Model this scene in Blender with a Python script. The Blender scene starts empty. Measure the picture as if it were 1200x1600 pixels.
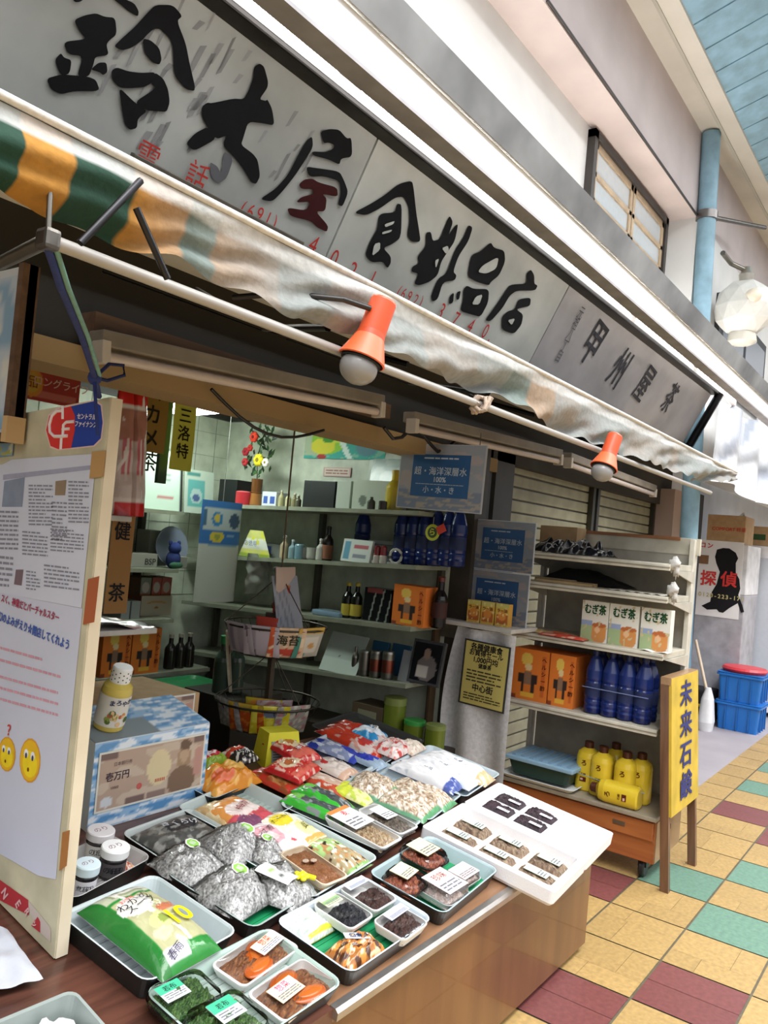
import bpy, bmesh, math, random
from mathutils import Vector, Matrix, noise
random.seed(7)
R_ = math.radians
SC = bpy.context.scene
COL = SC.collection

# ---------------------------------------------------------------- camera, light, exposure
F_PX = 1242.0
def _n(v): return Vector(v).normalized()
AXX = _n((900 / F_PX, 115 / F_PX, 1))
AXY = Vector((-1700 / F_PX, -120 / F_PX, 1)); AXY = (AXY - AXX * AXX.dot(AXY)).normalized()
AXZ = AXX.cross(AXY)
if AXZ.y > 0: AXZ = -AXZ
EYE = Vector((0, 0, 1.5))
cd = bpy.data.cameras.new('camera'); cam = bpy.data.objects.new('camera', cd); COL.objects.link(cam)
cd.sensor_fit = 'HORIZONTAL'; cd.sensor_width = 36; cd.lens = F_PX / 1200 * 36; cd.clip_start = .02; cd.clip_end = 200
cam.matrix_world = Matrix(((AXX.x, -AXX.y, -AXX.z, EYE.x), (AXY.x, -AXY.y, -AXY.z, EYE.y), (AXZ.x, -AXZ.y, -AXZ.z, EYE.z), (0, 0, 0, 1)))
SC.camera = cam
W = bpy.data.worlds.new('daylight'); SC.world = W; W.use_nodes = True
_wn, _wl = W.node_tree.nodes, W.node_tree.links          # overcast daylight: bright overhead, dim towards the far sides of the arcade
_tc = _wn.new('ShaderNodeTexCoord'); _sx = _wn.new('ShaderNodeSeparateXYZ'); _wl.new(_tc.outputs['Generated'], _sx.inputs[0])
_rp = _wn.new('ShaderNodeValToRGB'); _wl.new(_sx.outputs['Z'], _rp.inputs[0])
_rp.color_ramp.elements[0].position = .0; _rp.color_ramp.elements[0].color = (.17, .175, .185, 1)
_rp.color_ramp.elements[1].position = .75; _rp.color_ramp.elements[1].color = (1.55, 1.57, 1.6, 1)
_wl.new(_rp.outputs[0], _wn['Background'].inputs[0]); _wn['Background'].inputs[1].default_value = 1.0
SC.view_settings.view_transform = 'Standard'; SC.view_settings.look = 'None'; SC.view_settings.gamma = 1
SC.view_settings.use_curve_mapping = False
SC.view_settings.exposure = 0.85
def area(name, loc, size, power, rot, col=(1, 1, 1)):
    l = bpy.data.lights.new(name, 'AREA'); l.shape = 'RECTANGLE'; l.size, l.size_y = size; l.energy = power; l.color = col
    o = bpy.data.objects.new(name, l); o.location = loc; o.rotation_euler = rot; COL.objects.link(o); return o
area('arcade_skylight', (4.0, -1.1, 6.4), (13, 2.0), 470, (R_(33), 0, 0))

# ---------------------------------------------------------------- measuring: a photo ray meets a real plane of the place
def ray(u, v):
    d = Vector(((u - 600) / F_PX, (v - 800) / F_PX, 1))
    return Vector((AXX.dot(d), AXY.dot(d), AXZ.dot(d)))
def onx(u, v, x): d = ray(u, v); return EYE + d * ((x - EYE.x) / d.x)
def ony(u, v, y): d = ray(u, v); return EYE + d * ((y - EYE.y) / d.y)
def onz(u, v, z): d = ray(u, v); return EYE + d * ((z - EYE.z) / d.z)
def onp(u, v, p, n): d = ray(u, v); return EYE + d * ((Vector(p) - EYE).dot(n) / d.dot(n))
TILT = R_(9); TN = Vector((0, -math.sin(TILT), math.cos(TILT))); TU = Vector((0, math.cos(TILT), math.sin(TILT)))
TP = Vector((0, 1.05, .455))                     # front lip of the sloping counter top
def onc(u, v, o=0): return onp(u, v, TP + TN * o, TN)
def lerp(a, b, t): return a + (b - a) * t

# ---------------------------------------------------------------- materials
MATS = {}
def _mat(name):
    m = bpy.data.materials.new(name); m.use_nodes = True; MATS[name] = m
    return m, m.node_tree.nodes, m.node_tree.links, m.node_tree.nodes['Principled BSDF']
def tone(name, rough=.6, metal=0, grain=.08, gs=30, bump=0, coat=0, spec=.5):
    m, N, L, b = _mat(name)
    a = N.new('ShaderNodeAttribute'); a.attribute_name = 'Col'
    t = N.new('ShaderNodeTexCoord'); n = N.new('ShaderNodeTexNoise'); n.inputs['Scale'].default_value = gs; n.inputs['Detail'].default_value = 4
    L.new(t.outputs['Object'], n.inputs['Vector'])
    r = N.new('ShaderNodeMapRange'); r.inputs[1].default_value = .3; r.inputs[2].default_value = .7; r.inputs[3].default_value = 1 - grain; r.inputs[4].default_value = 1 + grain * .4
    L.new(n.outputs[0], r.inputs[0])
    x = N.new('ShaderNodeVectorMath'); x.operation = 'SCALE'; L.new(a.outputs['Color'], x.inputs[0]); L.new(r.outputs[0], x.inputs[3])
    L.new(x.outputs[0], b.inputs['Base Color'])
    b.inputs['Roughness'].default_value = rough; b.inputs['Metallic'].default_value = metal
    b.inputs['Specular IOR Level'].default_value = spec; b.inputs['Coat Weight'].default_value = coat
    if bump:
        p = N.new('ShaderNodeBump'); p.inputs['Strength'].default_value = bump; p.inputs['Distance'].default_value = .01
        L.new(n.outputs[0], p.inputs['Height']); L.new(p.outputs[0], b.inputs['Normal'])
    return m
tone('matte', .85, grain=.12); tone('paper', .7, grain=.03, gs=8); tone('gloss', .22, grain=.04); tone('plastic', .4, grain=.05)
tone('metal', .35, .9, .15, 20); tone('steel', .38, .9, .5, 2.6); tone('paint', .5, grain=.25, gs=9); tone('foam', .75, grain=.03, gs=200, bump=.1)
tone('food', .45, grain=.35, gs=260, bump=.6); tone('foil', .28, .08, .2, 40, bump=.4); tone('cloth', .9, grain=.15, gs=60, bump=.2)
tone('plaster', .8, grain=.14, gs=2.2, bump=.05); tone('signboard', .3, grain=.3, gs=3.0); tone('tile', .45, grain=.22, gs=55)
tone('fish', .3, 0, grain=.78, gs=170, bump=.5); tone('bag', .16, grain=.05, gs=25, bump=.25); tone('ink', .7, grain=.1, spec=.12)
def film(name, col, fac, rough=.06):
    m, N, L, b = _mat(name); N.remove(b); o = N['Material Output']
    t = N.new('ShaderNodeBsdfTransparent'); t.inputs[0].default_value = (*col, 1)
    g = N.new('ShaderNodeBsdfGlossy'); g.inputs['Roughness'].default_value = rough
    fr = N.new('ShaderNodeFresnel'); fr.inputs[0].default_value = 1.4
    ma = N.new('ShaderNodeMath'); ma.operation = 'ADD'; ma.inputs[1].default_value = fac; ma.use_clamp = True; L.new(fr.outputs[0], ma.inputs[0])
    x = N.new('ShaderNodeMixShader'); L.new(ma.outputs[0], x.inputs[0]); L.new(t.outputs[0], x.inputs[1]); L.new(g.outputs[0], x.inputs[2]); L.new(x.outputs[0], o.inputs[0])
film('clear', (.96, .98, .97), .03); film('cling', (.99, .99, .99), .02, .12); film('blueglass', (.12, .2, .62), .05, .08)
def emit(name, col, s):
    m, N, L, b = _mat(name); b.inputs['Base Color'].default_value = (*col, 1); b.inputs['Emission Color'].default_value = (*col, 1); b.inputs['Emission Strength'].default_value = s
emit('lamp_on', (.90, 1, .92), 17)
emit('tube_on', (1, .95, .91), 32)
def wood(name, c1, c2, scale, rough=.35, coat=.2):
    m, N, L, b = _mat(name)
    t = N.new('ShaderNodeTexCoord'); mp = N.new('ShaderNodeMapping'); mp.inputs['Scale'].default_value = scale; L.new(t.outputs['Object'], mp.inputs[0])
    n = N.new('ShaderNodeTexNoise'); n.inputs['Scale'].default_value = 1; n.inputs['Detail'].default_value = 5; n.inputs['Distortion'].default_value = .4; L.new(mp.outputs[0], n.inputs['Vector'])
    r = N.new('ShaderNodeValToRGB'); r.color_ramp.elements[0].position = .32; r.color_ramp.elements[1].position = .68
    r.color_ramp.elements[0].color = (*c1, 1); r.color_ramp.elements[1].color = (*c2, 1); L.new(n.outputs[0], r.inputs[0]); L.new(r.outputs[0], b.inputs['Base Color'])
    b.inputs['Roughness'].default_value = rough; b.inputs['Coat Weight'].default_value = coat
wood('wood_panel', (.115, .042, .012), (.19, .080, .024), (9, 30, .9))
wood('wood_top', (.05, .02, .014), (.13, .05, .032), (3, 40, 40), .3)
wood('wood_ledge', (.22, .11, .055), (.32, .17, .09), (3, 30, 30))
wood('wood_orange', (.30, .085, .025), (.42, .14, .04), (14, 2, 25))
wood('wood_side', (.26, .15, .075), (.36, .22, .12), (3, 25, 10))
wood('wood_dark', (.10, .048, .026), (.19, .095, .052), (30, 30, 2.5))
wood('wood_beam', (.09, .05, .03), (.17, .095, .055), (2, 30, 30), .7, 0)
wood('wood_pale', (.58, .50, .36), (.68, .60, .45), (30, 5, 2.5), .7, 0)
wood('cardboard', (.40, .25, .12), (.47, .31, .16), (20, 20, 20), .8, 0)

def srgb(h):
    h = h.lstrip('#'); c = [int(h[i:i + 2], 16) / 255 for i in (0, 2, 4)]
    return tuple(x / 12.92 if x <= .04045 else ((x + .055) / 1.055) ** 2.4 for x in c)
H = srgb
WHITE = (.80, .80, .79); BLACK = (.014, .014, .016); RED = (.62, .03, .025); INKB = (.012, .012, .016)

# ---------------------------------------------------------------- mesh builder
_txt = {}
def glyphs(s, bold=0, align='CENTER'):
    k = (s, bold, align)
    if k not in _txt:
        c = bpy.data.curves.new('t', 'FONT'); c.body = s; c.align_x = align; c.align_y = 'CENTER';  c.resolution_u = 3
        o = bpy.data.objects.new('t', c); COL.objects.link(o); bpy.context.view_layer.update()
        dg = bpy.context.evaluated_depsgraph_get(); m = bpy.data.meshes.new_from_object(o.evaluated_get(dg))
        _txt[k] = ([v.co.copy() for v in m.vertices], [tuple(p.vertices) for p in m.polygons])
        bpy.data.objects.remove(o); bpy.data.curves.remove(c); bpy.data.meshes.remove(m)
    return _txt[k]

class MB:
    def __init__(s): s.v = []; s.f = []; s.c = []; s.m = []; s.sm = []; s.mats = []
    def add(s, vs, fs, col=WHITE, mat='matte', smooth=False, M=None):
        b = len(s.v)
        if mat not in s.mats: s.mats.append(mat)
        k = s.mats.index(mat)
        for i, v in enumerate(vs):
            v = Vector(v)
            s.v.append(M @ v if M else v)
            s.c.append(col[i] if isinstance(col, list) else col)
        for f in fs: s.f.append(tuple(b + j for j in f)); s.m.append(k); s.sm.append(smooth)
        return s
    def box(s, c, d, col=WHITE, mat='matte', bev=0, M=None, R=None):
        bm = bmesh.new(); bmesh.ops.create_cube(bm, size=1)
        for v in bm.verts: v.co = Vector((v.co.x * d[0], v.co.y * d[1], v.co.z * d[2]))
        if bev: bmesh.ops.bevel(bm, geom=bm.edges[:], offset=min(bev, min(d) * .45), segments=2, affect='EDGES', profile=.6)
        bm.verts.index_update()
        T = Matrix.Translation(c) @ (R.to_4x4() if R else Matrix())
        if M: T = M @ T
        s.add([v.co.copy() for v in bm.verts], [tuple(v.index for v in f.verts) for f in bm.faces], col, mat, False, T); bm.free(); return s
    def bx(s, lo, hi, col=WHITE, mat='matte', bev=0, M=None):
        lo = Vector(lo); hi = Vector(hi); d = hi - lo
        return s.box((lo + hi) / 2, (abs(d.x), abs(d.y), abs(d.z)), col, mat, bev, M)
    def quad(s, a, b, c, d, col=WHITE, mat='matte', M=None): return s.add([a, b, c, d], [(0, 1, 2, 3)], col, mat, False, M)
    def loft(s, loops, cols, mat='plastic', smooth=False, cap0=True, cap1=True, M=None, mats=None):
        n = len(loops[0])
        for i in range(len(loops) - 1):
            c = cols[min(i, len(cols) - 1)]; mt = mats[min(i, len(mats) - 1)] if mats else mat
            s.add(list(loops[i]) + list(loops[i + 1]), [(j, (j + 1) % n, n + (j + 1) % n, n + j) for j in range(n)], c, mt, smooth, M)
        if cap0: s.add(list(loops[0]), [tuple(range(n))[::-1]], cols[0], mats[0] if mats else mat, False, M)
        if cap1: s.add(list(loops[-1]), [tuple(range(n))], cols[-1], mats[-1] if mats else mat, False, M)
        return s
    def lathe(s, prof, cols, mat='plastic', n=20, M=None, mats=None, caps=True, sq=0):
        def ring(r, z):
            o = []
            for j in range(n):
                a = 2 * math.pi * j / n; x, y = math.cos(a), math.sin(a)
                if sq: q = (abs(x) ** sq + abs(y) ** sq) ** (-1 / sq); x *= q; y *= q
                o.append(Vector((x * r, y * r, z)))
            return o
        return s.loft([ring(*p) for p in prof], cols, mat, True, caps, caps, M, mats)
    def tube(s, pts, r, col=WHITE, mat='metal', n=8, M=None, closed=False):
        P = [Vector(p) for p in pts]; k = len(P); rings = []
        for i, p in enumerate(P):
            a = P[(i - 1) % k] if (closed or i > 0) else P[i]; b = P[(i + 1) % k] if (closed or i < k - 1) else P[i]
            t = (b - a).normalized(); u = t.cross(Vector((0, 0, 1)))
            if u.length < .05: u = t.cross(Vector((0, 1, 0)))
            u.normalize(); w = t.cross(u)
            rr = r[i] if isinstance(r, (list, tuple)) else r
            rings.append([p + (u * math.cos(2 * math.pi * j / n) + w * math.sin(2 * math.pi * j / n)) * rr for j in range(n)])
        if closed: rings.append(rings[0])
        return s.loft(rings, [col], mat, True, not closed, not closed, M)
    def prism(s, poly, z0, z1, col=WHITE, mat='matte', M=None, side=None):
        n = len(poly); lo = [(p[0], p[1], z0) for p in poly]; hi = [(p[0], p[1], z1) for p in poly]
        s.add(lo + hi, [(j, (j + 1) % n, n + (j + 1) % n, n + j) for j in range(n)], side or col, mat, False, M)
        s.add(hi, [tuple(range(n))], col, mat, False, M); s.add(lo, [tuple(range(n))[::-1]], col, mat, False, M); return s
    def sheet(s, fn, nu, nv, col=WHITE, mat='cloth', M=None, smooth=True, thick=0):
        vs = []; cs = []
        for j in range(nv + 1):
            for i in range(nu + 1):
                u, v = i / nu, j / nv; vs.append(Vector(fn(u, v))); cs.append(col(u, v) if callable(col) else col)
        q = [(j * (nu + 1) + i, j * (nu + 1) + i + 1, (j + 1) * (nu + 1) + i + 1, (j + 1) * (nu + 1) + i) for j in range(nv) for i in range(nu)]
        return s.add(vs, q, cs, mat, smooth, M)
    def ball(s, c, r, col, mat='matte', n=12, m=8, M=None, jit=0):
        r = r if isinstance(r, (tuple, list)) else (r, r, r)
        def fn(u, v):
            a = 2 * math.pi * u; b = math.pi * (v - .5); k = 1 + jit * noise.noise(Vector((math.cos(a) * 3, math.sin(a) * 3, b * 3)) + Vector(c) * 40)
            return (c[0] + r[0] * math.cos(b) * math.cos(a) * k, c[1] + r[1] * math.cos(b) * math.sin(a) * k, c[2] + r[2] * math.sin(b) * k)
        return s.sheet(fn, n, m, col, mat, M)
    def text(s, t, size, col=INKB, M=None, bold=0, sx=1, mat='ink', z=None):
        vs, fs = glyphs(t)
        b = min(bold, .022) * size
        for i, (ox, oy) in enumerate(((0, 0), (b, b), (-b, b), (b, -b), (-b, -b)) if bold else ((0, 0),)):
            s.add([Vector((v.x * size * sx + ox, v.y * size + oy, i * .00012)) for v in vs], fs, col, mat, False, M)
        return s
    def lines(s, x0, y0, x1, y1, n, col=(.25, .25, .28), fill=.9, z=.0008, M=None, h=.45, mat='ink'):
        dy = (y1 - y0) / n
        for i in range(n):
            y = y1 - (i + .5) * dy; x = x0; e = x0 + (x1 - x0) * random.uniform(fill - .15, fill) if random.random() < .3 else x1
            while x < e - 1e-6:
                w = min(random.uniform(1.2, 4) * dy, e - x); hh = dy * h / 2
                s.quad((x, y - hh, z), (x + w, y - hh, z), (x + w, y + hh, z), (x, y + hh, z), col, mat, M); x += w + dy * .35
        return s
    def build(s, name, parent=None, M=None):
        me = bpy.data.meshes.new(name); me.from_pydata([tuple(v) for v in s.v], [], s.f)
        for k in s.mats: me.materials.append(MATS[k])
        me.polygons.foreach_set('material_index', s.m); me.polygons.foreach_set('use_smooth', s.sm)
        at = me.attributes.new('Col', 'FLOAT_COLOR', 'POINT')
        at.data.foreach_set('color', [x for c in s.c for x in (*c[:3], 1.0)])
        me.update()
        o = bpy.data.objects.new(name, me); COL.objects.link(o)
        if parent: o.parent = parent
        if M is not None: o.matrix_basis = M
        return o

def tag(o, label, cat, group=None):
    o['label'] = label; o['category'] = cat
    if group: o['group'] = group
    return o
def thing(name, label, cat, M=None, group=None):
    o = bpy.data.objects.new(name, None); o.empty_display_size = .05; COL.objects.link(o)
    if M is not None: o.matrix_basis = M
    return tag(o, label, cat, group)
def solo(mb, name, label, cat, M=None, group=None): return tag(mb.build(name, None, M), label, cat, group)
def struct(mb, name, M=None): o = mb.build(name, None, M); o['kind'] = 'structure'; return o
def dup(root, M, label=None, group=None):
    r = root.copy(); COL.objects.link(r); r.matrix_basis = M
    if label: r['label'] = label
    if group: r['group'] = group
    for ch in list(root.children):
        c = ch.copy(); COL.objects.link(c); c.parent = r
        for g in ch.children:
            d = g.copy(); COL.objects.link(d); d.parent = c
    return r
def fr(o, x, y, z=None):
    x = Vector(x).normalized(); y = Vector(y); y = (y - x * x.dot(y)).normalized(); z = x.cross(y)
    return Matrix(((x.x, y.x, z.x, o[0]), (x.y, y.y, z.y, o[1]), (x.z, y.z, z.z, o[2]), (0, 0, 0, 1)))
def fit(q, o):
    """rectangle on the counter slope from four corners (front-left, front-right, back-right, back-left), o above the board"""
    a, b, c, d = [onc(p[0], p[1], o) for p in q]
    u = (b - a + c - d) / 2; v = (d - a + c - b) / 2; x = u.normalized(); y = (v - x * x.dot(v)); w, e = u.length, y.length
    ce = (a + b + c + d) / 4
    return fr(ce, x, y), w, e
def T(x=0, y=0, z=0, rz=0, rx=0, ry=0, s=1):
    return Matrix.Translation((x, y, z)) @ Matrix.Rotation(rz, 4, 'Z') @ Matrix.Rotation(ry, 4, 'Y') @ Matrix.Rotation(rx, 4, 'X') @ Matrix.Scale(s, 4)
FX = lambda o: fr(o, (0, -1, 0), (0, 0, 1))        # a face seen from the camera's side that looks to -X: local x runs to -Y, y up, z to -X
FY = lambda o: fr(o, (1, 0, 0), (0, 0, 1))         # a face that looks to the street (-Y)
def rr(w, d, r, z, n=4):
    o = []
    for cx, cy, a0 in ((w / 2 - r, d / 2 - r, 0), (-w / 2 + r, d / 2 - r, 90), (-w / 2 + r, -d / 2 + r, 180), (w / 2 - r, -d / 2 + r, 270)):
        for k in range(n + 1):
            a = R_(a0 + 90 * k / n); o.append(Vector((cx + r * math.cos(a), cy + r * math.sin(a), z)))
    return o
def paint(base, *ops, jit=0):
    """colour of a print at (u, v): later ops lie over earlier ones"""
    def fn(u, v):
        c = base
        for op in ops:
            k, col = op[0], op[-1]
            if k == 'r' and op[1] <= u <= op[3] and op[2] <= v <= op[4]: c = col
            elif k == 'e' and ((u - op[1]) / op[3]) ** 2 + ((v - op[2]) / op[4]) ** 2 <= 1: c = col
            elif k == 'd' and op[1] <= u + v * op[3] <= op[2]: c = col            # slanted band
            elif k == 'n' and noise.noise(Vector((u * op[1], v * op[1], op[2]))) > op[3]: c = col
        if jit: j = 1 + random.uniform(-jit, jit); c = tuple(x * j for x in c[:3])
        return c
    return fn
def mix2(a, b): return lambda u, v: a if random.random() < .5 else b

# ================================================================ SETTING
SHOP_Y = 2.2          # plane of the shutters and of the shop opening
# floor: square tiles, yellow with red and green ones
PX, PY, X0, Y0 = .338, .315, 2.80, .51
YEL = H('#b4955f'); TRED = H('#7c4644'); TGRN = H('#6b8f7c'); GRT = H('#6b6350')
red = {(-1, 1), (0, 0), (6, 0), (7, 1), (2, 2), (3, 3), (-1, -1), (8, -2), (7, -1), (13, 0), (14, 1), (0, -3)}
grn = {(2, 0), (3, 1), (4, 0), (9, 1), (10, 0), (3, -1), (11, 1)}
m = MB(); m.quad((-3, -4, -.004), (16, -4, -.004), (16, 5, -.004), (-3, 5, -.004), GRT, 'tile')
for i in range(-14, 38):
    for j in range(-10, 6):
        x, y = X0 + i * PX, Y0 + j * PY
        if (i, j) in red: base = TRED
        elif (i, j) in grn: base = TGRN
        else: base = YEL
        g = .0035; x1, y1 = x + PX - g, y + PY - g; x, y = x + g, y + g
        if i > 34: continue
        cuts = [(x, y, x1, y1)]
        if base == YEL:
            a, b = (x + PX * .36, y + PY * .3) if (i + j) % 2 else (x + PX * .64, y + PY * .66)
            cuts = [(x, y, a, y + PY * .62), (x, y + PY * .62, a, y1), (a, y, x1, b), (a, b, x1, y1)]
        elif base == TRED: cuts = [(x, y, x + PX * .5, y1), (x + PX * .5, y, x1, y1)]
        for (a, b, c, d) in cuts:
            e = .0006 if base == YEL else .0012; k = random.uniform(.93, 1.06); cc = tuple(t * k for t in base)
            m.quad((a + e, b + e, 0), (c - e, b + e, 0), (c - e, d - e, 0), (a + e, d - e, 0), cc, 'tile')
m.bx((4.62, 1.335, -.003), (14, 2.3, .003), H('#a19aa0'), 'plaster')
struct(m, 'floor')

PINKW = H('#cfc4c4'); WALLW = H('#dcdcda'); PEACH = H('#d6c8c4')
# upper wall over the signs, with a deep recess that holds a window
m = MB()
m.bx((-2, 1.98, 2.3), (6.05, 2.12, 4.12), WALLW, 'plaster')                 # back of the recess
m.bx((-2, 1.75, 4.10), (13.5, 2.12, 5.2), PINKW, 'plaster')                   # wall above
m.bx((6.05, 1.75, 2.3), (13.5, 2.12, 4.10), WALLW, 'plaster')                  # pier
struct(m, 'wall_upper')
m = MB(); m.bx((-2, 1.752, 4.085), (6.05, 1.98, 4.10), PEACH, 'plaster'); struct(m, 'trim_1')
m = MB(); m.tube([ony(855 + i * 24, i * 34.5, 1.745) for i in range(11)], .009, H('#3c3838'), 'plastic', 6)
solo(m, 'wall_cable', 'thin dark cable running along the lower edge of the upper wall', 'cable')
# window in the recess
def wp(u, v): return ony(u, v, 1.975)
a, b = wp(905, 285), wp(1029, 440); x0, x1, z0, z1 = 4.46, 5.95, 3.58, 4.06
w1 = MB(); fc = H('#3a3633'); t = .05
for lo, hi in (((x0, z0), (x1, z0 + t)), ((x0, z1 - t), (x1, z1)), ((x0, z0), (x0 + t, z1)), ((x1 - t, z0), (x1, z1))): w1.bx((lo[0], 1.93, lo[1]), (hi[0], 1.985, hi[1]), fc, 'paint')
wo = struct(w1, 'window_1')
m = MB(); sc = H('#b7a184')
for a, b in ((x0 + .06, 5.2), (5.22, x1 - .06)):
    for lo, hi in (((a, z0 + .05), (b, z0 + .09)), ((a, z1 - .09), (b, z1 - .05)), ((a, z0 + .05), (a + .04, z1 - .05)), ((b - .04, z0 + .05), (b, z1 - .05)), ((a, 3.80), (b, 3.83))): m.bx((lo[0], 1.945, lo[1]), (hi[0], 1.97, hi[1]), sc, 'paint')
m.build('window_sash', wo)
m = MB(); m.bx((x0 + .08, 1.957, z0 + .07), (x1 - .08, 1.963, z1 - .07), H('#b9c0c4'), 'gloss'); m.build('window_pane', wo)
# a second, dark window on the pier beyond the pole
w2 = MB(); a = ony(1118, 400, 1.74); b = ony(1190, 600, 1.74)
w2.bx((6.75, 1.71, 3.0), (8.6, 1.76, 3.72), H('#2e2d2f'), 'paint'); wo2 = struct(w2, 'window_2')
m = MB(); m.bx((6.85, 1.70, 3.08), (7.6, 1.712, 3.64), H('#6f747c'), 'gloss'); m.bx((7.7, 1.70, 3.08), (8.5, 1.712, 3.64), H('#6f747c'), 'gloss'); m.build('window_pane', wo2)
# arcade eave: cream box beam and the blue boarded roof that rises over the street
CREAM = H('#d0cec6')
m = MB(); m.bx((-.6, 1.60, 4.70), (13.5, 1.76, 5.1), CREAM, 'plaster'); m.bx((-.6, 1.475, 4.67), (13.5, 1.61, 5.1), H('#dad8d0'), 'plaster'); m.bx((-.6, 1.585, 4.66), (13.5, 1.605, 4.70), H('#bab8ae'), 'plaster')
struct(m, 'beam_eave')
m = MB(); BLU = H('#92bcd6'); S = .33
for i in range(0, 42):
    x = 2.0 + i * .27; k = random.uniform(.94, 1.05)
    m.prism([(1.48, 4.69), (-.2, 4.69 + 1.68 * S), (-.2, 4.75 + 1.68 * S), (1.48, 4.75)], x + .006, x + .264, tuple(c * k for c in BLU), 'paint', Matrix(((0, 0, 1, 0), (1, 0, 0, 0), (0, 1, 0, 0), (0, 0, 0, 1))))
m.bx((1.9, -.3, 5.33), (13.4, 1.4, 5.40), H('#40505c'), 'paint'); struct(m, 'ceiling_arcade')

# shop: walls, ceiling
GRN = H('#c3cbb9')
m = MB(); m.bx((3.66, SHOP_Y, 0), (3.78, 4.12, 2.3), GRN, 'paint'); struct(m, 'wall_right')
m = MB(); m.bx((.9, 4.0, 0), (3.70, 4.12, 2.3), GRN, 'paint')
for i in range(18): m.bx((.9 + i * .155, 3.997, 1.0), (.903 + i * .155, 4.0, 2.2), H('#98a394'), 'paint')
for i in range(9): m.bx((.9, 3.997, 1.0 + i * .15), (3.66, 4.0, 1.003 + i * .15), H('#98a394'), 'paint')
struct(m, 'wall_back')
m = MB(); m.bx((.88, SHOP_Y, 0), (1.0, 4.12, 2.3), H('#6d6354'), 'paint'); struct(m, 'wall_left')
m = MB(); m.bx((.88, SHOP_Y, 2.2), (3.78, 4.12, 2.3), H('#8f958a'), 'paint'); struct(m, 'ceiling')
m = MB(); m.bx((1.0, SHOP_Y, 0), (3.66, 4.0, .004), H('#4a463f'), 'tile'); struct(m, 'floor_shop')
m = MB(); m.bx((3.63, 2.35, 2.15), (3.66, 4.0, 2.2), H('#3a3a36'), 'paint'); m.bx((1.0, 3.97, 2.15), (3.66, 4.0, 2.2), H('#3a3a36'), 'paint'); struct(m, 'trim_2')
TAN = H('#a3885f')
m = MB(); m.bx((.3, 2.10, 1.893), (3.9, 2.28, 1.965), TAN, 'plaster'); struct(m, 'trim_lintel')
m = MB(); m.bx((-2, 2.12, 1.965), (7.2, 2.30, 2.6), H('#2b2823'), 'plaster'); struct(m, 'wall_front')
m = MB(); m.bx((1.30, 2.02, 1.995), (2.75, 2.10, 2.055), (1, 1, 1), 'wood_beam'); struct(m, 'beam_lamp')
m = MB(); m.bx((-2, 2.16, 0), (.88, 2.3, 1.97), H('#6d6354'), 'plaster'); struct(m, 'wall_side'); m = MB(); m.bx((3.66, 2.08, 0), (3.78, 2.2, 2.02), H('#3b362f'), 'paint'); m.bx((3.82, 2.12, 0), (3.88, 2.2, 2.02), H('#24221f'), 'paint'); m.bx((3.93, 2.12, 0), (4.15, 2.2, 2.02), H('#34302b'), 'paint')
m.bx((6.9, 2.0, 0), (7.25, 2.2, 2.1), H('#a08b80'), 'plaster'); m.bx((7.25, 1.9, 0), (7.45, 2.2, 2.1), H('#26262a'), 'plaster'); struct(m, 'pillar_front')
m = MB(); m.bx((7.4, 2.25, 0), (13.5, 2.35, 2.6), H('#b9bcc2'), 'plaster'); struct(m, 'wall_neighbour')

# ================================================================ SHUTTERS of the neighbouring front
SH = H('#8d8a72')
for k, (a, b) in enumerate(((4.15, 5.50), (5.56, 6.9))):
    t = thing('roller_shutter', ('closed olive grey roller shutter behind the shelving unit, beside the shop post', 'closed olive grey roller shutter next to the pinkish pillar, above the shelving unit')[k], 'shutter', T((a + b) / 2, SHOP_Y, 0), 'closed roller shutters')
    m = MB(); w = (b - a) / 2 - .03
    for i in range(26):
        z = .03 + i * .076; m.bx((-w, -.012, z), (w, .01, z + .066), SH, 'paint', .006); m.bx((-w, 0, z + .066), (w, .01, z + .076), H('#3c3a30'), 'paint')
    m.build('shutter_curtain', t)
    for s in (-1, 1):
        m = MB(); m.bx((s * (w + .015) - .022, -.05, 0), (s * (w + .015) + .022, .01, 2.02), H('#55524a'), 'metal'); m.build('guide_rail', t)

# ================================================================ SIGNS: three leaning boards over the awning
ST = 1.55; SB = 1.74                                  # y of the signs' top and bottom edge
sz_top, sz_bot = 2.752, 2.36
SD = Vector((0, SB - ST, sz_bot - sz_top)).normalized(); SNV = Vector((0, SD.z, -SD.y)).normalized()
if SNV.y > 0: SNV = -SNV
SP = Vector((0, ST, sz_top))
def ons(u, v, o=.003): return onp(u, v, SP + SNV * o, SNV)
SF = fr(SP, (1, 0, 0), -SD)                            # local x along the street, y up the board, z out of it
SFi = SF.inverted()
def sl(u, v): p = SFi @ ons(u, v); return p.x, p.y
cuts = [-.4, (sl(590, 215)[0] + sl(520, 385)[0]) / 2, (sl(895, 445)[0] + sl(820, 575)[0]) / 2, 6.08]
LEN = (Vector((0, SB, sz_bot)) - SP).length
print('SIGN', cuts, LEN, [sl(*p) for p in ((590, 215), (520, 385), (895, 445), (820, 575), (1113, 600), (1060, 697))])
def board(k, col, name, label):
    t = thing(name, label, 'sign', SF @ T((cuts[k] + cuts[k + 1]) / 2, -LEN / 2, 0), None)
    w = cuts[k + 1] - cuts[k]
    m = MB(); m.bx((-w / 2 + .004, -LEN / 2, -.03), (w / 2 - .004, LEN / 2, 0), col, 'signboard'); m.build('panel', t)
    return t, Matrix.Translation((-(cuts[k] + cuts[k + 1]) / 2, LEN / 2, 0))
GREY = H('#a9aaa4')
s1, L1 = board(0, H('#9a9c98'), 'shop_sign', 'large weathered grey sign board with three big black brush characters')
s2, L2 = board(1, H('#a9aba5'), 'shop_sign', 'pale grey sign board with four black brush characters above orange lamp')
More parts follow.
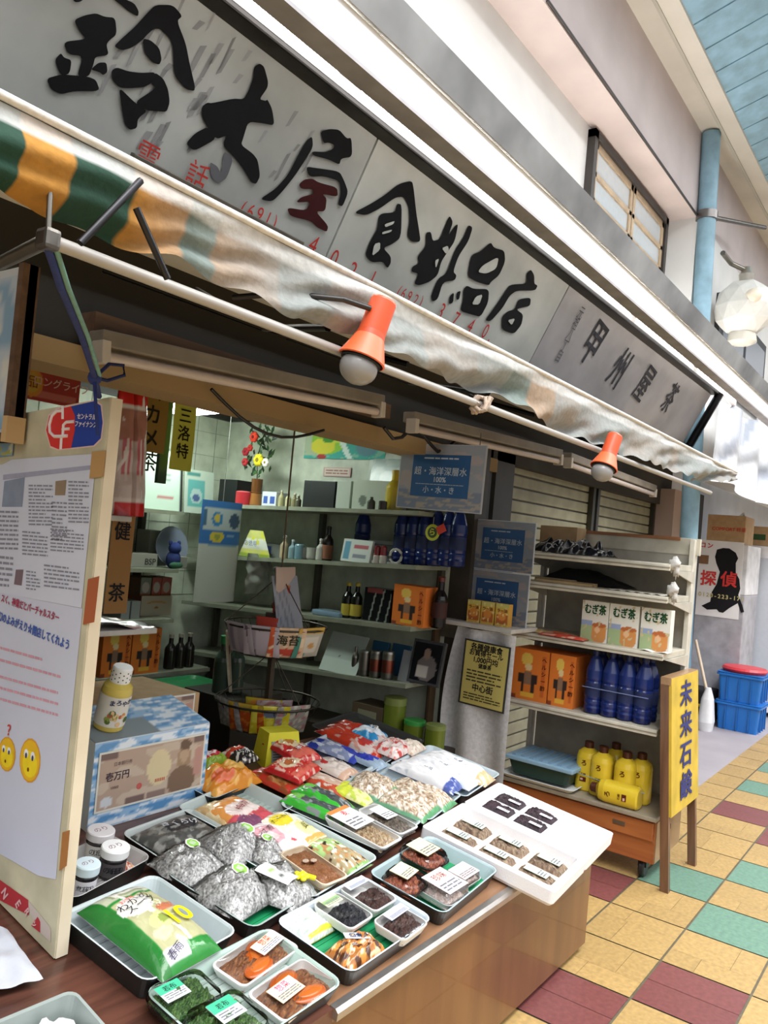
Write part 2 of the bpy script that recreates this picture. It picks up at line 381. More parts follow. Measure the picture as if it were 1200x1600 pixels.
s3, L3 = board(2, H('#918e8f'), 'shop_sign', 'glossy plastic-covered sign board with thin brush writing next to the blue pole')
INK = (.004, .004, .005)
def brush(mb, off, sc, polys, L, col=INK, z=.003):
    for i, p in enumerate(polys):
        pts = [sl(off[0] + x / sc, off[1] + y / sc) for x, y in p]
        for _ in range(2 if len(pts) > 4 else 1):
            pts = [q for a, b in zip(pts, pts[1:] + pts[:1]) for q in ((a[0] * .82 + b[0] * .18, a[1] * .82 + b[1] * .18), (a[0] * .18 + b[0] * .82, a[1] * .18 + b[1] * .82))]
        zz = z + i * .00012
        mb.add([(x, y, zz) for x, y in pts], [tuple(range(len(pts)))], col, 'ink', False, L)
a1 = [[(250, -8), (330, -8), (300, 12), (270, 14)], [(500, -10), (570, -10), (640, 20), (668, 70), (662, 105), (600, 70), (555, 30)],
 [(260, 125), (330, 95), (400, 82), (455, 105), (520, 110), (530, 215), (480, 255), (465, 280), (480, 345), (395, 355), (385, 400), (355, 480), (280, 480), (320, 350), (225, 340), (195, 260), (340, 245), (300, 200)],
 [(140, 375), (180, 330), (200, 360), (248, 375), (235, 460), (180, 475)], [(365, 435), (415, 390), (465, 390), (472, 450), (445, 470), (420, 450)],
 [(88, 490), (180, 465), (260, 470), (355, 480), (400, 500), (425, 570), (260, 570), (180, 590), (120, 560)],
 [(510, 290), (560, 240), (640, 170), (720, 80), (770, 30), (880, 30), (940, 100), (905, 130), (960, 270), (985, 400), (1025, 570), (960, 560), (885, 470), (880, 290), (860, 240), (800, 180), (760, 180), (715, 220), (690, 250), (620, 300), (560, 315)],
 [(690, 240), (740, 250), (795, 300), (810, 370), (795, 405), (750, 390), (700, 330)],
 [(495, 440), (530, 420), (600, 445), (680, 455), (775, 450), (745, 520), (700, 545), (600, 552), (545, 547), (500, 500)],
 [(765, 450), (820, 490), (850, 560), (860, 640), (840, 700), (780, 695), (720, 690), (635, 640), (775, 550), (738, 520)],
 [(540, 540), (640, 640), (722, 692), (660, 740), (655, 800), (610, 812), (580, 780), (560, 680)]]
a2 = [[(465, 100), (500, 75), (530, 95), (555, 190), (550, 230), (500, 300), (540, 310), (550, 300), (580, 360), (595, 465), (520, 450), (430, 440), (400, 540), (385, 585), (460, 640), (490, 680), (505, 780), (480, 830), (450, 820), (410, 750), (350, 670), (280, 600), (275, 565), (300, 525), (230, 550), (175, 475), (140, 410), (140, 345), (175, 320), (200, 325), (340, 295), (400, 300), (430, 250), (460, 170)],
 [(180, 470), (235, 545), (110, 615), (80, 615), (40, 575), (100, 510)],
 [(830, 530), (835, 600), (780, 690), (720, 780), (640, 880), (580, 940), (500, 925), (600, 860), (680, 770), (740, 650), (790, 560)],
 [(880, 500), (940, 485), (1000, 490), (1045, 545), (1075, 540), (1080, 660), (1010, 670), (1000, 710), (930, 675), (830, 650), (830, 625), (910, 630), (960, 610), (970, 585), (930, 570), (900, 575)],
 [(790, 720), (860, 730), (1000, 750), (1030, 810), (1055, 880), (1020, 970), (990, 960), (1010, 880), (1000, 810), (900, 780), (810, 785)]]
a2r = [[(745, 830), (780, 800), (830, 795), (870, 820), (985, 850), (990, 910), (890, 890), (920, 920), (910, 1000), (850, 1000), (930, 1090), (920, 1130), (860, 1100), (820, 1060), (690, 1030), (670, 975), (790, 995), (820, 940), (725, 945), (760, 910), (840, 890), (830, 860), (760, 860)]]
a3 = [[(45, 235), (150, 180), (230, 130), (310, 65), (390, 45), (400, 100), (415, 240), (430, 330), (440, 405), (385, 405), (360, 370), (375, 280), (370, 200), (340, 140), (290, 145), (200, 210), (120, 250)],
 [(195, 240), (290, 232), (300, 180), (330, 185), (325, 380), (270, 420), (220, 440), (265, 490), (265, 530), (245, 560), (220, 520), (150, 525), (115, 480), (135, 420), (160, 370), (185, 330)],
 [(470, 350), (500, 345), (510, 400), (550, 390), (590, 290), (610, 250), (630, 290), (600, 370), (640, 310), (660, 300), (640, 400), (600, 460), (560, 520), (540, 600), (490, 640), (430, 660), (400, 650), (430, 590), (385, 580), (390, 550), (430, 530), (420, 490), (470, 430)],
 [(720, 305), (745, 320), (720, 400), (660, 490), (630, 580), (650, 600), (640, 630), (570, 640), (540, 740), (510, 755), (500, 720), (540, 620), (590, 590), (640, 450), (690, 380)],
 [(740, 480), (790, 460), (850, 405), (870, 440), (930, 455), (935, 520), (900, 600), (850, 640), (840, 660), (770, 640), (715, 610), (725, 530)],
 [(610, 720), (635, 700), (630, 760), (605, 770)], [(650, 700), (675, 690), (665, 740), (650, 745)],
 [(690, 680), (710, 660), (750, 680), (840, 680), (835, 760), (790, 845), (740, 830), (670, 810), (690, 740)],
 [(1060, 590), (1085, 565), (1105, 600), (1105, 650), (1125, 660), (1110, 690), (1000, 690), (960, 720), (920, 790), (850, 870), (815, 865), (870, 790), (930, 700), (960, 655), (1060, 650)],
 [(1010, 740), (1085, 730), (1080, 780), (1030, 790), (1000, 800), (1040, 830), (1030, 890), (985, 945), (915, 920), (915, 840), (950, 810), (990, 800)]]
h3 = [[(225, 300), (285, 280), (275, 300), (230, 318)], [(212, 345), (270, 330), (262, 345), (210, 360)], [(165, 415), (200, 405), (198, 450), (150, 488)],
 [(560, 440), (595, 425), (602, 450), (585, 475)], [(520, 512), (545, 500), (525, 560)], [(770, 580), (800, 540), (895, 488), (880, 560), (820, 590)], [(735, 770), (760, 722), (800, 710), (780, 770)], [(945, 862), (990, 850), (970, 892)]]
m = MB(); brush(m, (50, 0), 4, a1, L1); brush(m, (280, 80), 4, a2, L1, z=.004); brush(m, (280, 80), 4, a2r, L1, (.035, .004, .004), .005)
brush(m, (280, 80), 4, [[(190, 690), (240, 720), (262, 770), (280, 620), (340, 670), (300, 790), (250, 830), (200, 790)]], L1, (.10, .10, .11), .0025)
m.build('lettering', s1)
m = MB()                                                # worn paint around the brush strokes
for k in range(44):
    u, v = random.choice([(210, 60, 60, 100), (340, 110, 60, 60), (450, 210, 40, 60), (260, 170, 50, 60), (300, 40, 30, 60)])[:2]
    u += random.uniform(-45, 60); v += random.uniform(-30, 70)
    x, y = sl(u, v); w = random.uniform(.003, .012); h = random.uniform(.012, .05); g = random.uniform(.17, .27)
    m.add([(x - w, y - h, .0012), (x + w * .3, y - h * .7, .0012), (x + w * 1.6, y + h, .0012), (x, y + h * .8, .0012)], [(0, 1, 2, 3)], (g, g, g), 'ink', False, L1)
m.build('stain', s1)
m = MB(); brush(m, (540, 270), 3.75, a3, L2); brush(m, (540, 270), 3.75, h3, L2, H('#a9aba5'), .006); m.build('lettering', s2)
# red telephone line along the foot of the first two boards
RT = H('#a8322c')
def glyph_on(mb, ch, u, v, size, L, col=RT, z=.007, sx=.85, bold=0, rot=0):
    x, y = sl(u, v); mb.text(ch, size, col, L @ T(x, y, z, rot), bold, sx)
m = MB()
for ch, u, v, s in (('電', 227, 250, .085), ('話', 305, 280, .085), ('(', 378, 325, .06), ('6', 390, 331, .06), ('9', 404, 336, .06), ('1', 417, 343, .06), (')', 428, 348, .06), ('4', 488, 384, .085)): glyph_on(m, ch, u, v, s, L1)
m.build('lettering', s1)
m = MB()
for ch, u, v, s in (('0', 520, 405, .085), ('2', 549, 424, .085), ('1', 580, 437, .085), ('.', 590, 445, .085), ('(', 622, 455, .06), ('6', 629, 459, .06), ('9', 638, 464, .06), ('2', 648, 469, .06), (')', 657, 471, .06), ('3', 688, 487, .09), ('7', 710, 500, .09), ('4', 734, 510, .09), ('0', 757, 518, .09), ('.', 766, 524, .09)): glyph_on(m, ch, u, v, s, L2)
m.build('lettering', s2)
m = MB()
for ch, u, v, s in (('甲', 925, 540, .26), ('州', 966, 580, .25), ('屋', 1005, 603, .25), ('茶', 1045, 625, .22)): glyph_on(m, ch, u, v, s, L3, H('#34343a'), .004, .8, -.008, -.12)
for i, ch in enumerate('元祖八丁目'): glyph_on(m, ch, 907 - i * 8.5, 490 + i * 17, .07, L3, H('#55555a'), .004)
m.build('lettering', s3)
m = MB(); a = sl(200, 242); b = sl(465, 382); m.box(((a[0] + b[0]) / 2, (a[1] + b[1]) / 2, .02), (b[0] - a[0], .026, .02), H('#7b756b'), 'metal', .003, L1)
m.build('batten', s1)
m = MB(); m.bx((-.4, ST - .048, sz_top - .016), (6.10, ST + .03, sz_top + .006), H('#4a4643'), 'metal', .006)
solo(m, 'sign_rail', 'rough dark metal rail along the top edge of the sign boards', 'rail')
m = MB(); m.tube([(6.10, ST - .05, sz_top), (6.10, SB, sz_bot - .1)], .03, H('#1d1d20'), 'metal', 6)
solo(m, 'sign_bracket', 'dark bracket closing the far end of the sign boards', 'bracket')

# ================================================================ STEEL FASCIA with its lamps, in front of the signs
t = thing('canopy_fascia', 'long shiny steel and white fascia running above the sign boards', 'fascia', T(0, 1.2, 2.594))
pf = lambda pts: [(p[0], p[1]) for p in pts]
YZ = Matrix(((0, 0, 1, 0), (1, 0, 0, 0), (0, 1, 0, 0), (0, 0, 0, 1)))
m = MB(); m.prism([(0, .0), (.0, .10), (.03, .10), (.03, 0)], -.6, 9.5, H('#eeeeec'), 'gloss', YZ); m.build('white_face', t)
m = MB(); m.prism([(-.012, .10), (-.045, .185), (-.02, .195), (.03, .11)], -.6, 9.5, H('#d2d2d0'), 'steel', YZ); m.build('steel_strip', t)
m = MB(); m.prism([(.0, -.010), (.062, -.010), (.062, 0), (0, 0)], -.6, 9.5, H('#aba9ad'), 'paint', YZ); m.build('lower_lip', t)
for k, xa in enumerate((.5, 1.75, 3.0, 4.25, 5.5)):
    l = thing('fluorescent_lamp', ('fluorescent tube lamp over the largest brush characters, under the fascia', 'fluorescent tube lamp above the joint of the first two sign boards', 'fluorescent tube lamp above the four-character sign board', 'fluorescent tube lamp above the plastic-covered sign board', 'fluorescent tube lamp at the far end of the sign boards')[k], 'lamp', T(xa + .6, 1.535, 2.80), 'sign lamps')
    m = MB(); m.bx((-.6, -.013, -.036), (.6, .013, -.017), H('#e6dcd6'), 'gloss', .004); m.build('housing', l)
    m = MB(); m.tube([(-.57, 0, 0), (.57, 0, 0)], .015, WHITE, 'tube_on', 10); m.build('tube', l)
    for s in (-1, 1):
        m = MB(); m.bx((s * .585 - .012, -.016, -.036), (s * .585 + .012, .016, .02), H('#d8d4d0'), 'plastic', .004); m.build('lamp_holder', l)

# ================================================================ AWNING
t = thing('awning', 'faded striped awning with green, ochre and dirty white scalloped valance', 'awning', T(0, 1.05, 2.02))
xa, xb = .50, ony(1150, 752, 1.05).x
bot = [(25, 303), (63, 312), (126, 343), (208, 378), (284, 403), (353, 441), (400, 463), (460, 497), (517, 510), (600, 547), (643, 567), (683, 580), (720, 597), (753, 607), (797, 625), (833, 648), (873, 667), (917, 687), (967, 707), (1033, 730), (1100, 752), (1145, 752)]
bx_ = [(ony(u, v, 1.05).x, ony(u, v, 1.05).z - 2.02) for u, v in bot]
def vbot(x):
    for (a, za), (b, zb) in zip(bx_, bx_[1:]):
        if x <= b: return za + (zb - za) * max(0, (x - a)) / (b - a)
    return bx_[-1][1]
OCH = H('#a8762c'); GRE = H('#173d2d'); DIRTY = H('#8e8f8c'); PALEO = H('#9d8266'); PALEG = H('#6f827b')
edges = [ony(u, v, 1.05).x for u, v in ((26, 250), (108, 270), (205, 320), (292, 370), (345, 395), (440, 440), (510, 480), (600, 520), (660, 560), (740, 590), (830, 640), (900, 690), (980, 710), (1060, 745), (1120, 760))]
def stripe(x, v):
    k = sum(1 for e in edges if x > e - v * .0); a = OCH if k % 2 else GRE; b = PALEO if k % 2 else PALEG
    f = min(1, max(0, (x - .72) / .35)) * (.45 if 1.98 < x < 2.28 else 1); n = noise.noise(Vector((x * 6, v * 3, 1))) * .5 + .5
    c = tuple(lerp(p, q, min(1, f * 1.6)) for p, q in zip(a, b)); k2 = min(1, f * (.55 + .6 * n))
    c = tuple(lerp(p, q, k2) for p, q in zip(c, DIRTY))
    if v < .22: c = tuple(lerp(p, q, .75) for p, q in zip(c, H('#c2c2bf')))
    return c
N = 300
def val(u, v):
    x = xa + (xb - xa) * u ** 1.5; z = vbot(x) * v
    y = -.015 * math.sin(x * 11 + v * 4) * v - .075 * noise.noise(Vector((x * 2.6 + v * 1.6, v * 1.5, 3))) * (v * .9 + .1) - .022 * noise.noise(Vector((x * 7 + v * 4, v * 1.2, 7))) * (v * .8 + .2)
    return (x, y, z + .006 * math.sin(x * 40) * v)
m = MB(); m.sheet(val, N, 14, lambda u, v: stripe(xa + (xb - xa) * u ** 1.5, v), 'cloth'); m.build('valance', t)
def side(u, v): y = u * .75; return (xa + .012 * math.sin(u * 9 + v * 3), y, .0 + u * .36 - v * (.17 + .03 * math.sin(u * 8)))
m = MB(); m.sheet(side, 24, 8, lambda u, v: GRE if int(u * 6 + .5) % 2 == 0 else OCH, 'cloth'); m.build('side_flap', t)
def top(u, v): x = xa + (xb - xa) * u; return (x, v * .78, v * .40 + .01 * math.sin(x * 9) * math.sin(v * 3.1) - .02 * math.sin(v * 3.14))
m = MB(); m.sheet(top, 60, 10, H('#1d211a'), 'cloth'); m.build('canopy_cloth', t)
m = MB(); m.tube([(xa - .06, 0.0, .008), (xb, 0.0, .002)], .007, H('#d8d5cd'), 'cloth'); m.build('front_bar', t)
for p in ([ony(220, 282, 1.0), ony(125, 380, 1.0)], [ony(213, 325, 1.0), ony(262, 436, 1.0)]):
    m = MB(); m.tube([Vector(q) - Vector((0, 1.05, 2.02)) for q in p], .0055, H('#39383a'), 'metal', 6); m.build('strut', t)
for x in (1.25, 1.95, 2.9):
    m = MB(); m.tube([(x, .05, -.1), (x + .25, .5, .0), (x - .05, .8, .1)], .009, H('#252422'), 'metal', 6); m.tube([(x + .3, .05, -.11), (x + .25, .5, .0), (x + .3, .85, .16)], .008, H('#252422'), 'metal', 6); m.build('folding_arm', t)
# scaffold pipe below the awning
pl, pr = ony(75, 375, 1.05), ony(1110, 770, 1.05)
t = thing('front_pipe', 'long grey metal pipe hung below the awning front', 'pipe', T(*pl))
m = MB(); m.tube([(0, 0, 0), pr - pl], .010, H('#a19d97'), 'plastic', 10); m.build('pipe', t)
m = MB(); m.tube([(0, 0, 0), ony(0, 412, 1.3) - pl, ony(-90, 440, 1.7) - pl], .011, H('#7c7974'), 'metal', 10); m.build('side_pipe', t)
m = MB(); m.box((0, 0, .0), (.024, .03, .03), H('#6e6a64'), 'metal', .006); m.tube([(0, 0, 0), (-.005, 0, .08)], .004, H('#8a867e'), 'metal', 6); m.build('clamp', t)
m = MB(); c = ony(752, 632, 1.04) - pl
for k in range(5): m.tube([c + Vector((.018 * math.cos(a * .7 + k), .02 * math.sin(a * .7), .022 * math.sin(a * .9 + k))) for a in range(9)], .006, H('#b09d8c'), 'cloth', 6)
m.build('rag_knot', t)
# fluorescent lamps under the lintel
for k, (pa, pb) in enumerate((((150, 548), (592, 640)), ((640, 664), (872, 718)), ((885, 722), (1020, 770)))):
    a = ony(*pa, 2.0); b = ony(*pb, 2.0); z = (a.z + b.z) / 2; ln = (b - a).length
    l = thing('fluorescent_lamp', ('unlit fluorescent lamp under the brown beam above the shop opening', 'unlit fluorescent lamp above the blue hanging poster', 'unlit fluorescent lamp above the shutters')[k], 'lamp', fr((a + b) / 2, b - a, (0, 1, 0)), 'front lamps')
    m = MB(); m.bx((-ln / 2, -.03, .012), (ln / 2, .04, .06), H('#8d8478'), 'paint', .006); m.build('housing', l)
    m = MB(); m.tube([(-ln / 2 + .03, -.01, -.012), (ln / 2 - .03, -.01, -.012)], .017, H('#cdbfb8'), 'gloss', 10); m.build('tube', l)
    for s in (-1, 1):
        m = MB(); m.bx((s * (ln / 2 - .012) - .014, -.035, -.035), (s * (ln / 2 - .012) + .014, .02, .03), H('#cfc6ba'), 'plastic', .004); m.build('lamp_holder', l)
m = MB(); m.tube([ony(330 + i * 22, 600 + (8 + i * 8 + (38 * math.sin(i / 8 * 3.14))), 2.06) for i in range(9)], .006, H('#201d1a'), 'plastic', 6)
solo(m, 'power_cable', 'black cable sagging below the lintel lamp', 'cable')
m = MB(); m.tube([ony(600 + i * 14, 668 + 14 * math.sin(i * 1.3) + i * 4, 2.02) for i in range(12)], .008, H('#201d1a'), 'plastic', 6)
solo(m, 'power_cable', 'tangle of black cable between the first two lintel lamps', 'cable')
# two orange clip spot lamps
def spot(name, label, o, s, tilt):
    t = thing(name, label, 'lamp', T(*o, rx=tilt[0], ry=tilt[1], s=s), 'orange spot lamps')
    OR = H('#d9552c')
    m = MB(); m.lathe([(.026, .085), (.028, .08), (.029, .012), (.031, 0), (.05, -.05), (.047, -.052), (.03, -.002)], [OR, OR, H('#c94a22'), H('#e8693c'), H('#e8693c'), H('#7c2f1a')], 'plastic', 20); m.build('shade', t)
    m = MB(); m.lathe([(.006, .094), (.018, .09), (.026, .085)], [H('#d8b0a0')], 'plastic', 14); m.build('cap', t)
    m = MB(); m.ball((0, 0, -.068), (.04, .04, .034), H('#8f8e8d'), 'gloss', 18, 12); m.lathe([(.041, -.045), (.043, -.055)], [(.02, .02, .02)], 'plastic', 18); m.build('bulb', t)
    return t
o = ony(578, 528, 1.0); t = spot('spot_lamp', 'larger orange spot lamp with clear bulb on the pipe', o, 1.0, (R_(8), R_(14)))
m = MB(); m.tube([(-.03, 0, .05), (-.09, .02, .035), (-.17, .1, 0), (-.2, .2, -.03)], .006, H('#26211e'), 'plastic', 6); m.build('arm', t)
o = ony(950, 712, 1.0); spot('spot_lamp', 'small faded orange spot lamp far along the awning', o, .95, (R_(6), R_(22)))

# ================================================================ STREET FURNITURE beyond
p0, p1 = ony(1066, 1060, 1.683), ony(1119, 78, 1.683); p1 = p0 + (p1 - p0) * ((4.69 - p0.z) / (p1.z - p0.z)); p0.z = 0
t = thing('drain_pipe', 'tall light blue pole rising from the floor to the arcade roof', 'pole', T(*p0))
d = p1 - p0
m = MB(); m.tube([d * (i / 12) for i in range(4, 13)], .066, H('#86aabd'), 'paint', 16); m.build('upper_pole', t)
m = MB(); m.tube([d * 0, d * .18, d * (4 / 12)], .069, H('#5b86a4'), 'paint', 16); m.build('lower_pole', t)
for k in (.87, .60):
    m = MB(); m.tube([d * k + Vector((0, 0, -.03)), d * k + Vector((0, 0, .03))], .078, H('#7c7876'), 'metal', 14); m.tube([d * k, d * k + Vector((1.0, -.2, .25))], .018, H('#837d78'), 'metal', 6); m.build('pipe_clamp', t)
o = ony(1163, 482, 1.5)
t = thing('street_lantern', 'faceted white street lantern on a bracket next to the blue pole', 'lantern', T(*o))
m = MB(); bm = bmesh.new(); bmesh.ops.create_icosphere(bm, subdivisions=2, radius=.23); bm.verts.index_update()
m.add([v.co.copy() for v in bm.verts], [tuple(v.index for v in f.verts) for f in bm.faces], H('#d6d5cf'), 'plastic'); bm.free(); m.build('globe', t)
m = MB(); m.lathe([(.10, -.20), (.11, -.27), (.07, -.29)], [H('#c9c4b8')], 'plastic', 14); m.build('base_cap', t)
m = MB(); m.lathe([(.05, .2), (.06, .27), (.03, .33)], [H('#bdb6aa')], 'metal', 10); m.tube([(0, 0, .3), (-.1, .1, .34), (-.3, .12, .36)], .02, H('#8c867d'), 'metal', 8); m.build('bracket', t)
m = MB(); m.ball((-.18, -.10, .04), (.06, .06, .055), H('#e4d7c4'), 'plastic', 12, 8); m.build('side_bulb', t)
# neighbour's plastic awning
a, b, c, d = ony(1125, 628, 1.55), ony(1250, 690, 1.55), ony(1250, 820, 1.25), ony(1110, 745, 1.4)
def nb(u, v): p = lerp(lerp(a, b, u), lerp(d, c, u), v); return p + Vector((0, .03 * math.sin(u * 30), .02 * math.sin(u * 17 + v * 5)))
m = MB(); m.sheet(nb, 50, 12, lambda u, v: H('#e2e4ea') if noise.noise(Vector((u * 9, v * 2 + u * 5, 0))) > -.1 else H('#b4b9c6'), 'bag')
solo(m, 'plastic_sheet', "neighbouring shop's crumpled white plastic awning sheet", 'sheet')
# detective-agency poster on a tall cabinet, carton on top
t = thing('cabinet', 'tall pale grey cabinet carrying a white poster with a black dog', 'cabinet', FX((8.2, 1.95, 0)))
m = MB(); m.bx((-.45, .05, -.6), (.30, 1.22, 0), H('#a9a8ae'), 'paint', .01); m.bx((-.45, 1.22, -.6), (.30, 1.70, 0), H('#d9d9dc'), 'paint', .01); m.build('body', t)
m = MB(); m.bx((-.42, 0, -.57), (.27, .05, -.03), H('#1c1c1f'), 'matte'); m.build('plinth', t)
def fxl(u, v, x=8.2): p = onx(u, v, x); return -(p.y - 1.95), p.z
m = MB(); x0, z0 = fxl(1088, 960); x1, z1 = fxl(1163, 848); m.bx((x0 - .12, z0, 0.001), (x1, z1, .006), H('#e9e7e6'), 'paper'); po = m.build('poster', t)
dog = [(500, 575), (478, 520), (470, 480), (482, 435), (520, 425), (560, 428), (600, 455), (615, 490), (600, 520), (600, 580), (622, 620), (628, 680), (615, 720), (640, 780), (652, 825), (632, 830), (612, 770), (560, 800), (520, 830), (495, 825), (480, 808), (420, 810), (385, 785), (440, 760), (450, 700), (480, 650)]
m = MB(); m.add([(*fxl(1000 + x / 4, 750 + y / 4), .008) for x, y in dog], [tuple(range(len(dog)))], (.015, .014, .016), 'ink'); m.build('dog_picture', po)
m = MB()
for ch, u, v, s, c in (('探', 1107, 905, .155, H('#d6423f')), ('偵', 1139, 907, .155, H('#d6423f')), ('ロ', 1099, 852, .06, RED), ('ン', 1110, 853, .06, RED)): m.text(ch, s, c, T(*fxl(u, v), .010), .03)
for i, ch in enumerate('0120-223-171'): m.text(ch, .055, H('#c9bd86'), T(*fxl(1094 + i * 6, 928 + i * .8), .010), .03)
m.bx((*fxl(1090, 880), .008), (*fxl(1108, 868), .009), H('#8d6a50'), 'ink'); m.build('lettering', po)
a, b = onx(1101, 848, 8.15), onx(1164, 806, 8.15)
t = thing('carton', 'brown carton with red print standing on the cabinet with the dog poster', 'box', T(8.4, (a.y + b.y) / 2, 1.702))
m = MB(); w = abs(a.y - b.y); h = b.z - 1.702; m.bx((-.2, -w / 2, 0), (.2, w / 2, h), (1, 1, 1), 'cardboard', .004); m.build('body', t)
m = MB(); G = FX((-.2, 0, h / 2)); m.text('COMFORT', .045, RED, G @ T(-.02, 0, .002), .01); m.text('軽量', .045, RED, G @ T(.14, 0, .002)); m.build('lettering', t)
m = MB(); m.sheet(lambda u, v: (-.1 + .1 * u, -w * .35 + .05 * v, h + .002 + .05 * math.sin(u * 3) * (1 - v)), 6, 4, WHITE, 'paper'); m.build('loose_paper', t)
a, b = onx(1167, 848, 8.8), onx(1196, 824, 8.8)
t = thing('shop_cabinet', 'white glass-front cabinet beyond the grey cabinet, at the frame edge', 'cabinet', T(9.16, (a.y + b.y) / 2 - .25, 0))
m = MB(); m.bx((-.3, -.5, .05), (.3, .5, 1.72), H('#dfe0e4'), 'paint', .01); m.build('body', t)
m = MB(); m.bx((-.31, -.42, .2), (-.302, .22, 1.6), H('#c2c8d2'), 'gloss'); m.bx((-.315, .24, .05), (-.30, .29, 1.70), H('#9c9aa0'), 'metal'); m.build('glass_door', t)
m = MB(); m.bx((-.2, -.12, 0), (.2, .12, .2), (1, 1, 1), 'cardboard', .004); m.bx((-.203, -.07, .06), (-.2, .07, .12), H('#3d5a3c'), 'ink')
solo(m, 'carton', 'small brown carton with a green mark on top of the white cabinet', 'box', T(9.11, (a.y + b.y) / 2, 1.722))
# crates and shovel
o = onx(1158, 1140, 7.9); o = Vector((8.0, 1.56, 0))
CB = H('#1f6fc0')
for k in range(2):
    t = thing('plastic_crate', ('blue plastic crate standing on the floor under another', 'upper blue plastic crate with a red lid on it')[k], 'crate', T(o.x, o.y, k * .262), 'blue crates')
    m = MB(); m.loft([rr(.34, .33, .02, 0), rr(.38, .37, .025, .255), rr(.40, .39, .03, .255), rr(.40, .39, .03, .262)], [CB], 'plastic')
    for s in (-.1, 0, .1): m.bx((-.195, s - .006, .02), (-.176, s + .006, .25), H('#1a62ab'), 'plastic'); m.bx((s - .006, -.19, .02), (s + .006, -.17, .25), H('#1a62ab'), 'plastic')
    m.build('body', t)
    m = MB(); m.loft([rr(.41, .40, .03, .232), rr(.41, .40, .03, .25)], [CB], 'plastic'); m.build('rim', t)
m = MB(); m.loft([rr(.36, .36, .17, .0, 8), rr(.40, .39, .19, .025, 8), rr(.36, .36, .17, .045, 8), rr(.1, .1, .05, .05, 8)], [H('#b8303a'), H('#c93a44'), H('#c93a44')], 'plastic')
solo(m, 'crate_lid', 'round red lid on the upper blue crate', 'lid', T(o.x, o.y, .526))
a, b = onx(1087, 1000, 7.75), onx(1105, 1102, 7.6)
b.z = .083; t = thing('dustpan', 'white long-handled scoop leaning by the cabinet and blue crates', 'shovel', T(*b))
a = a - b
m = MB(); m.tube([(0, 0, .22), a], .014, H('#c8b49c'), 'plastic', 8); m.build('handle', t)
m = MB(); m.loft([rr(.05, .04, .015, .30), rr(.12, .10, .04, .2), rr(.18, .13, .05, .0), rr(.15, .11, .05, -.08)], [H('#dfdfe0')], 'plastic', True); m.build('scoop', t)
m = MB(); m.bx((7.80, 1.79, 0), (8.10, 2.06, .32), H('#17171a'), 'matte', .02); m.bx((7.77, 1.79, .17), (7.80, 2.04, .19), H('#b49a35'), 'matte')
solo(m, 'rubbish_bag', 'black bin standing behind the yellow notice stand, by the cabinet foot', 'bin')

# ================================================================ DISPLAY COUNTER with its sloping top
CX0, CX1 = .45, 2.99
t = thing('display_counter', 'long wood-veneered counter with sloping top full of food trays', 'counter', T(0, 0, 0))
SLOPE = lambda y: .455 + (y - 1.05) * math.tan(TILT)
YB = 2.14
m = MB(); m.prism([(1.065, .03), (1.065, SLOPE(1.065) - .03), (1.10, SLOPE(1.1) - .03), (1.10, .03)], CX0, CX1, (1, 1, 1), 'wood_panel', YZ); m.build('front_panel', t)
m = MB(); m.prism([(1.10, .05), (1.10, SLOPE(1.1) - .03), (YB, SLOPE(YB) - .03), (YB, .05)], CX1 - .03, CX1, (1, 1, 1), 'wood_panel', YZ); m.build('side_panel', t)
m = MB(); m.prism([(1.15, 0), (1.15, .06), (YB - .05, .06), (YB - .05, 0)], CX0 + .05, CX1 - .05, (.02, .02, .02), 'matte', YZ); m.build('plinth', t)
m = MB(); m.prism([(1.052, SLOPE(1.052) - .03), (1.052, SLOPE(1.052)), (1.30, SLOPE(1.30)), (1.30, SLOPE(1.30) - .03)], 1.42, CX1, (1, 1, 1), 'wood_ledge', YZ); m.build('front_ledge', t)
m = MB(); m.prism([(1.30, SLOPE(1.30) - .03), (1.30, SLOPE(1.30)), (YB, SLOPE(YB)), (YB, SLOPE(YB) - .03)], CX0, CX1, (1, 1, 1), 'wood_top', YZ)
m.prism([(1.052, SLOPE(1.052) - .03), (1.052, SLOPE(1.052)), (1.30, SLOPE(1.30)), (1.30, SLOPE(1.30) - .03)], CX0, 1.42, (1, 1, 1), 'wood_top', YZ); m.build('top_board', t)
m = MB(); m.prism([(1.040, SLOPE(1.04) - .022), (1.038, SLOPE(1.04) - .004), (1.046, SLOPE(1.04) + .004), (1.062, SLOPE(1.06) + .003), (1.062, SLOPE(1.06) - .022)], 1.42, CX1 + .004, H('#b9b4b0'), 'metal', YZ); m.build('metal_edge', t)

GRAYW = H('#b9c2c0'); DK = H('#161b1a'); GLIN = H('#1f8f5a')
def tray(q, label, h=.042, floor=GRAYW, rim=GRAYW, out=DK, group='food trays on the counter', name='food_tray'):
    M, w, d = fit(q, h); M = M @ T(0, 0, -h)
    t = thing(name, label, 'tray', M, group)
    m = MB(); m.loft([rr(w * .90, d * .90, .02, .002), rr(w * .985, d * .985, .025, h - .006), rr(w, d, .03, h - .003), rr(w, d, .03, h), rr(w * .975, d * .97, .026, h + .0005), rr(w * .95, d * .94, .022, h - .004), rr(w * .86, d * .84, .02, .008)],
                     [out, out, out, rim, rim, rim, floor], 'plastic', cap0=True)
    m.build('body', t)
    if floor != rim:
        m = MB(); m.loft([rr(w * .85, d * .83, .02, .009), rr(w * .85, d * .83, .02, .011)], [floor], 'plastic')
        for k in range(9): m.bx((-w * .4, -d * .36 + k * d * .09, .011), (w * .4, -d * .36 + k * d * .09 + .006, .0135), tuple(c * .8 for c in floor), 'plastic')
        m.build('liner', t)
    return t
FT = .012      # height of a tray floor above the board

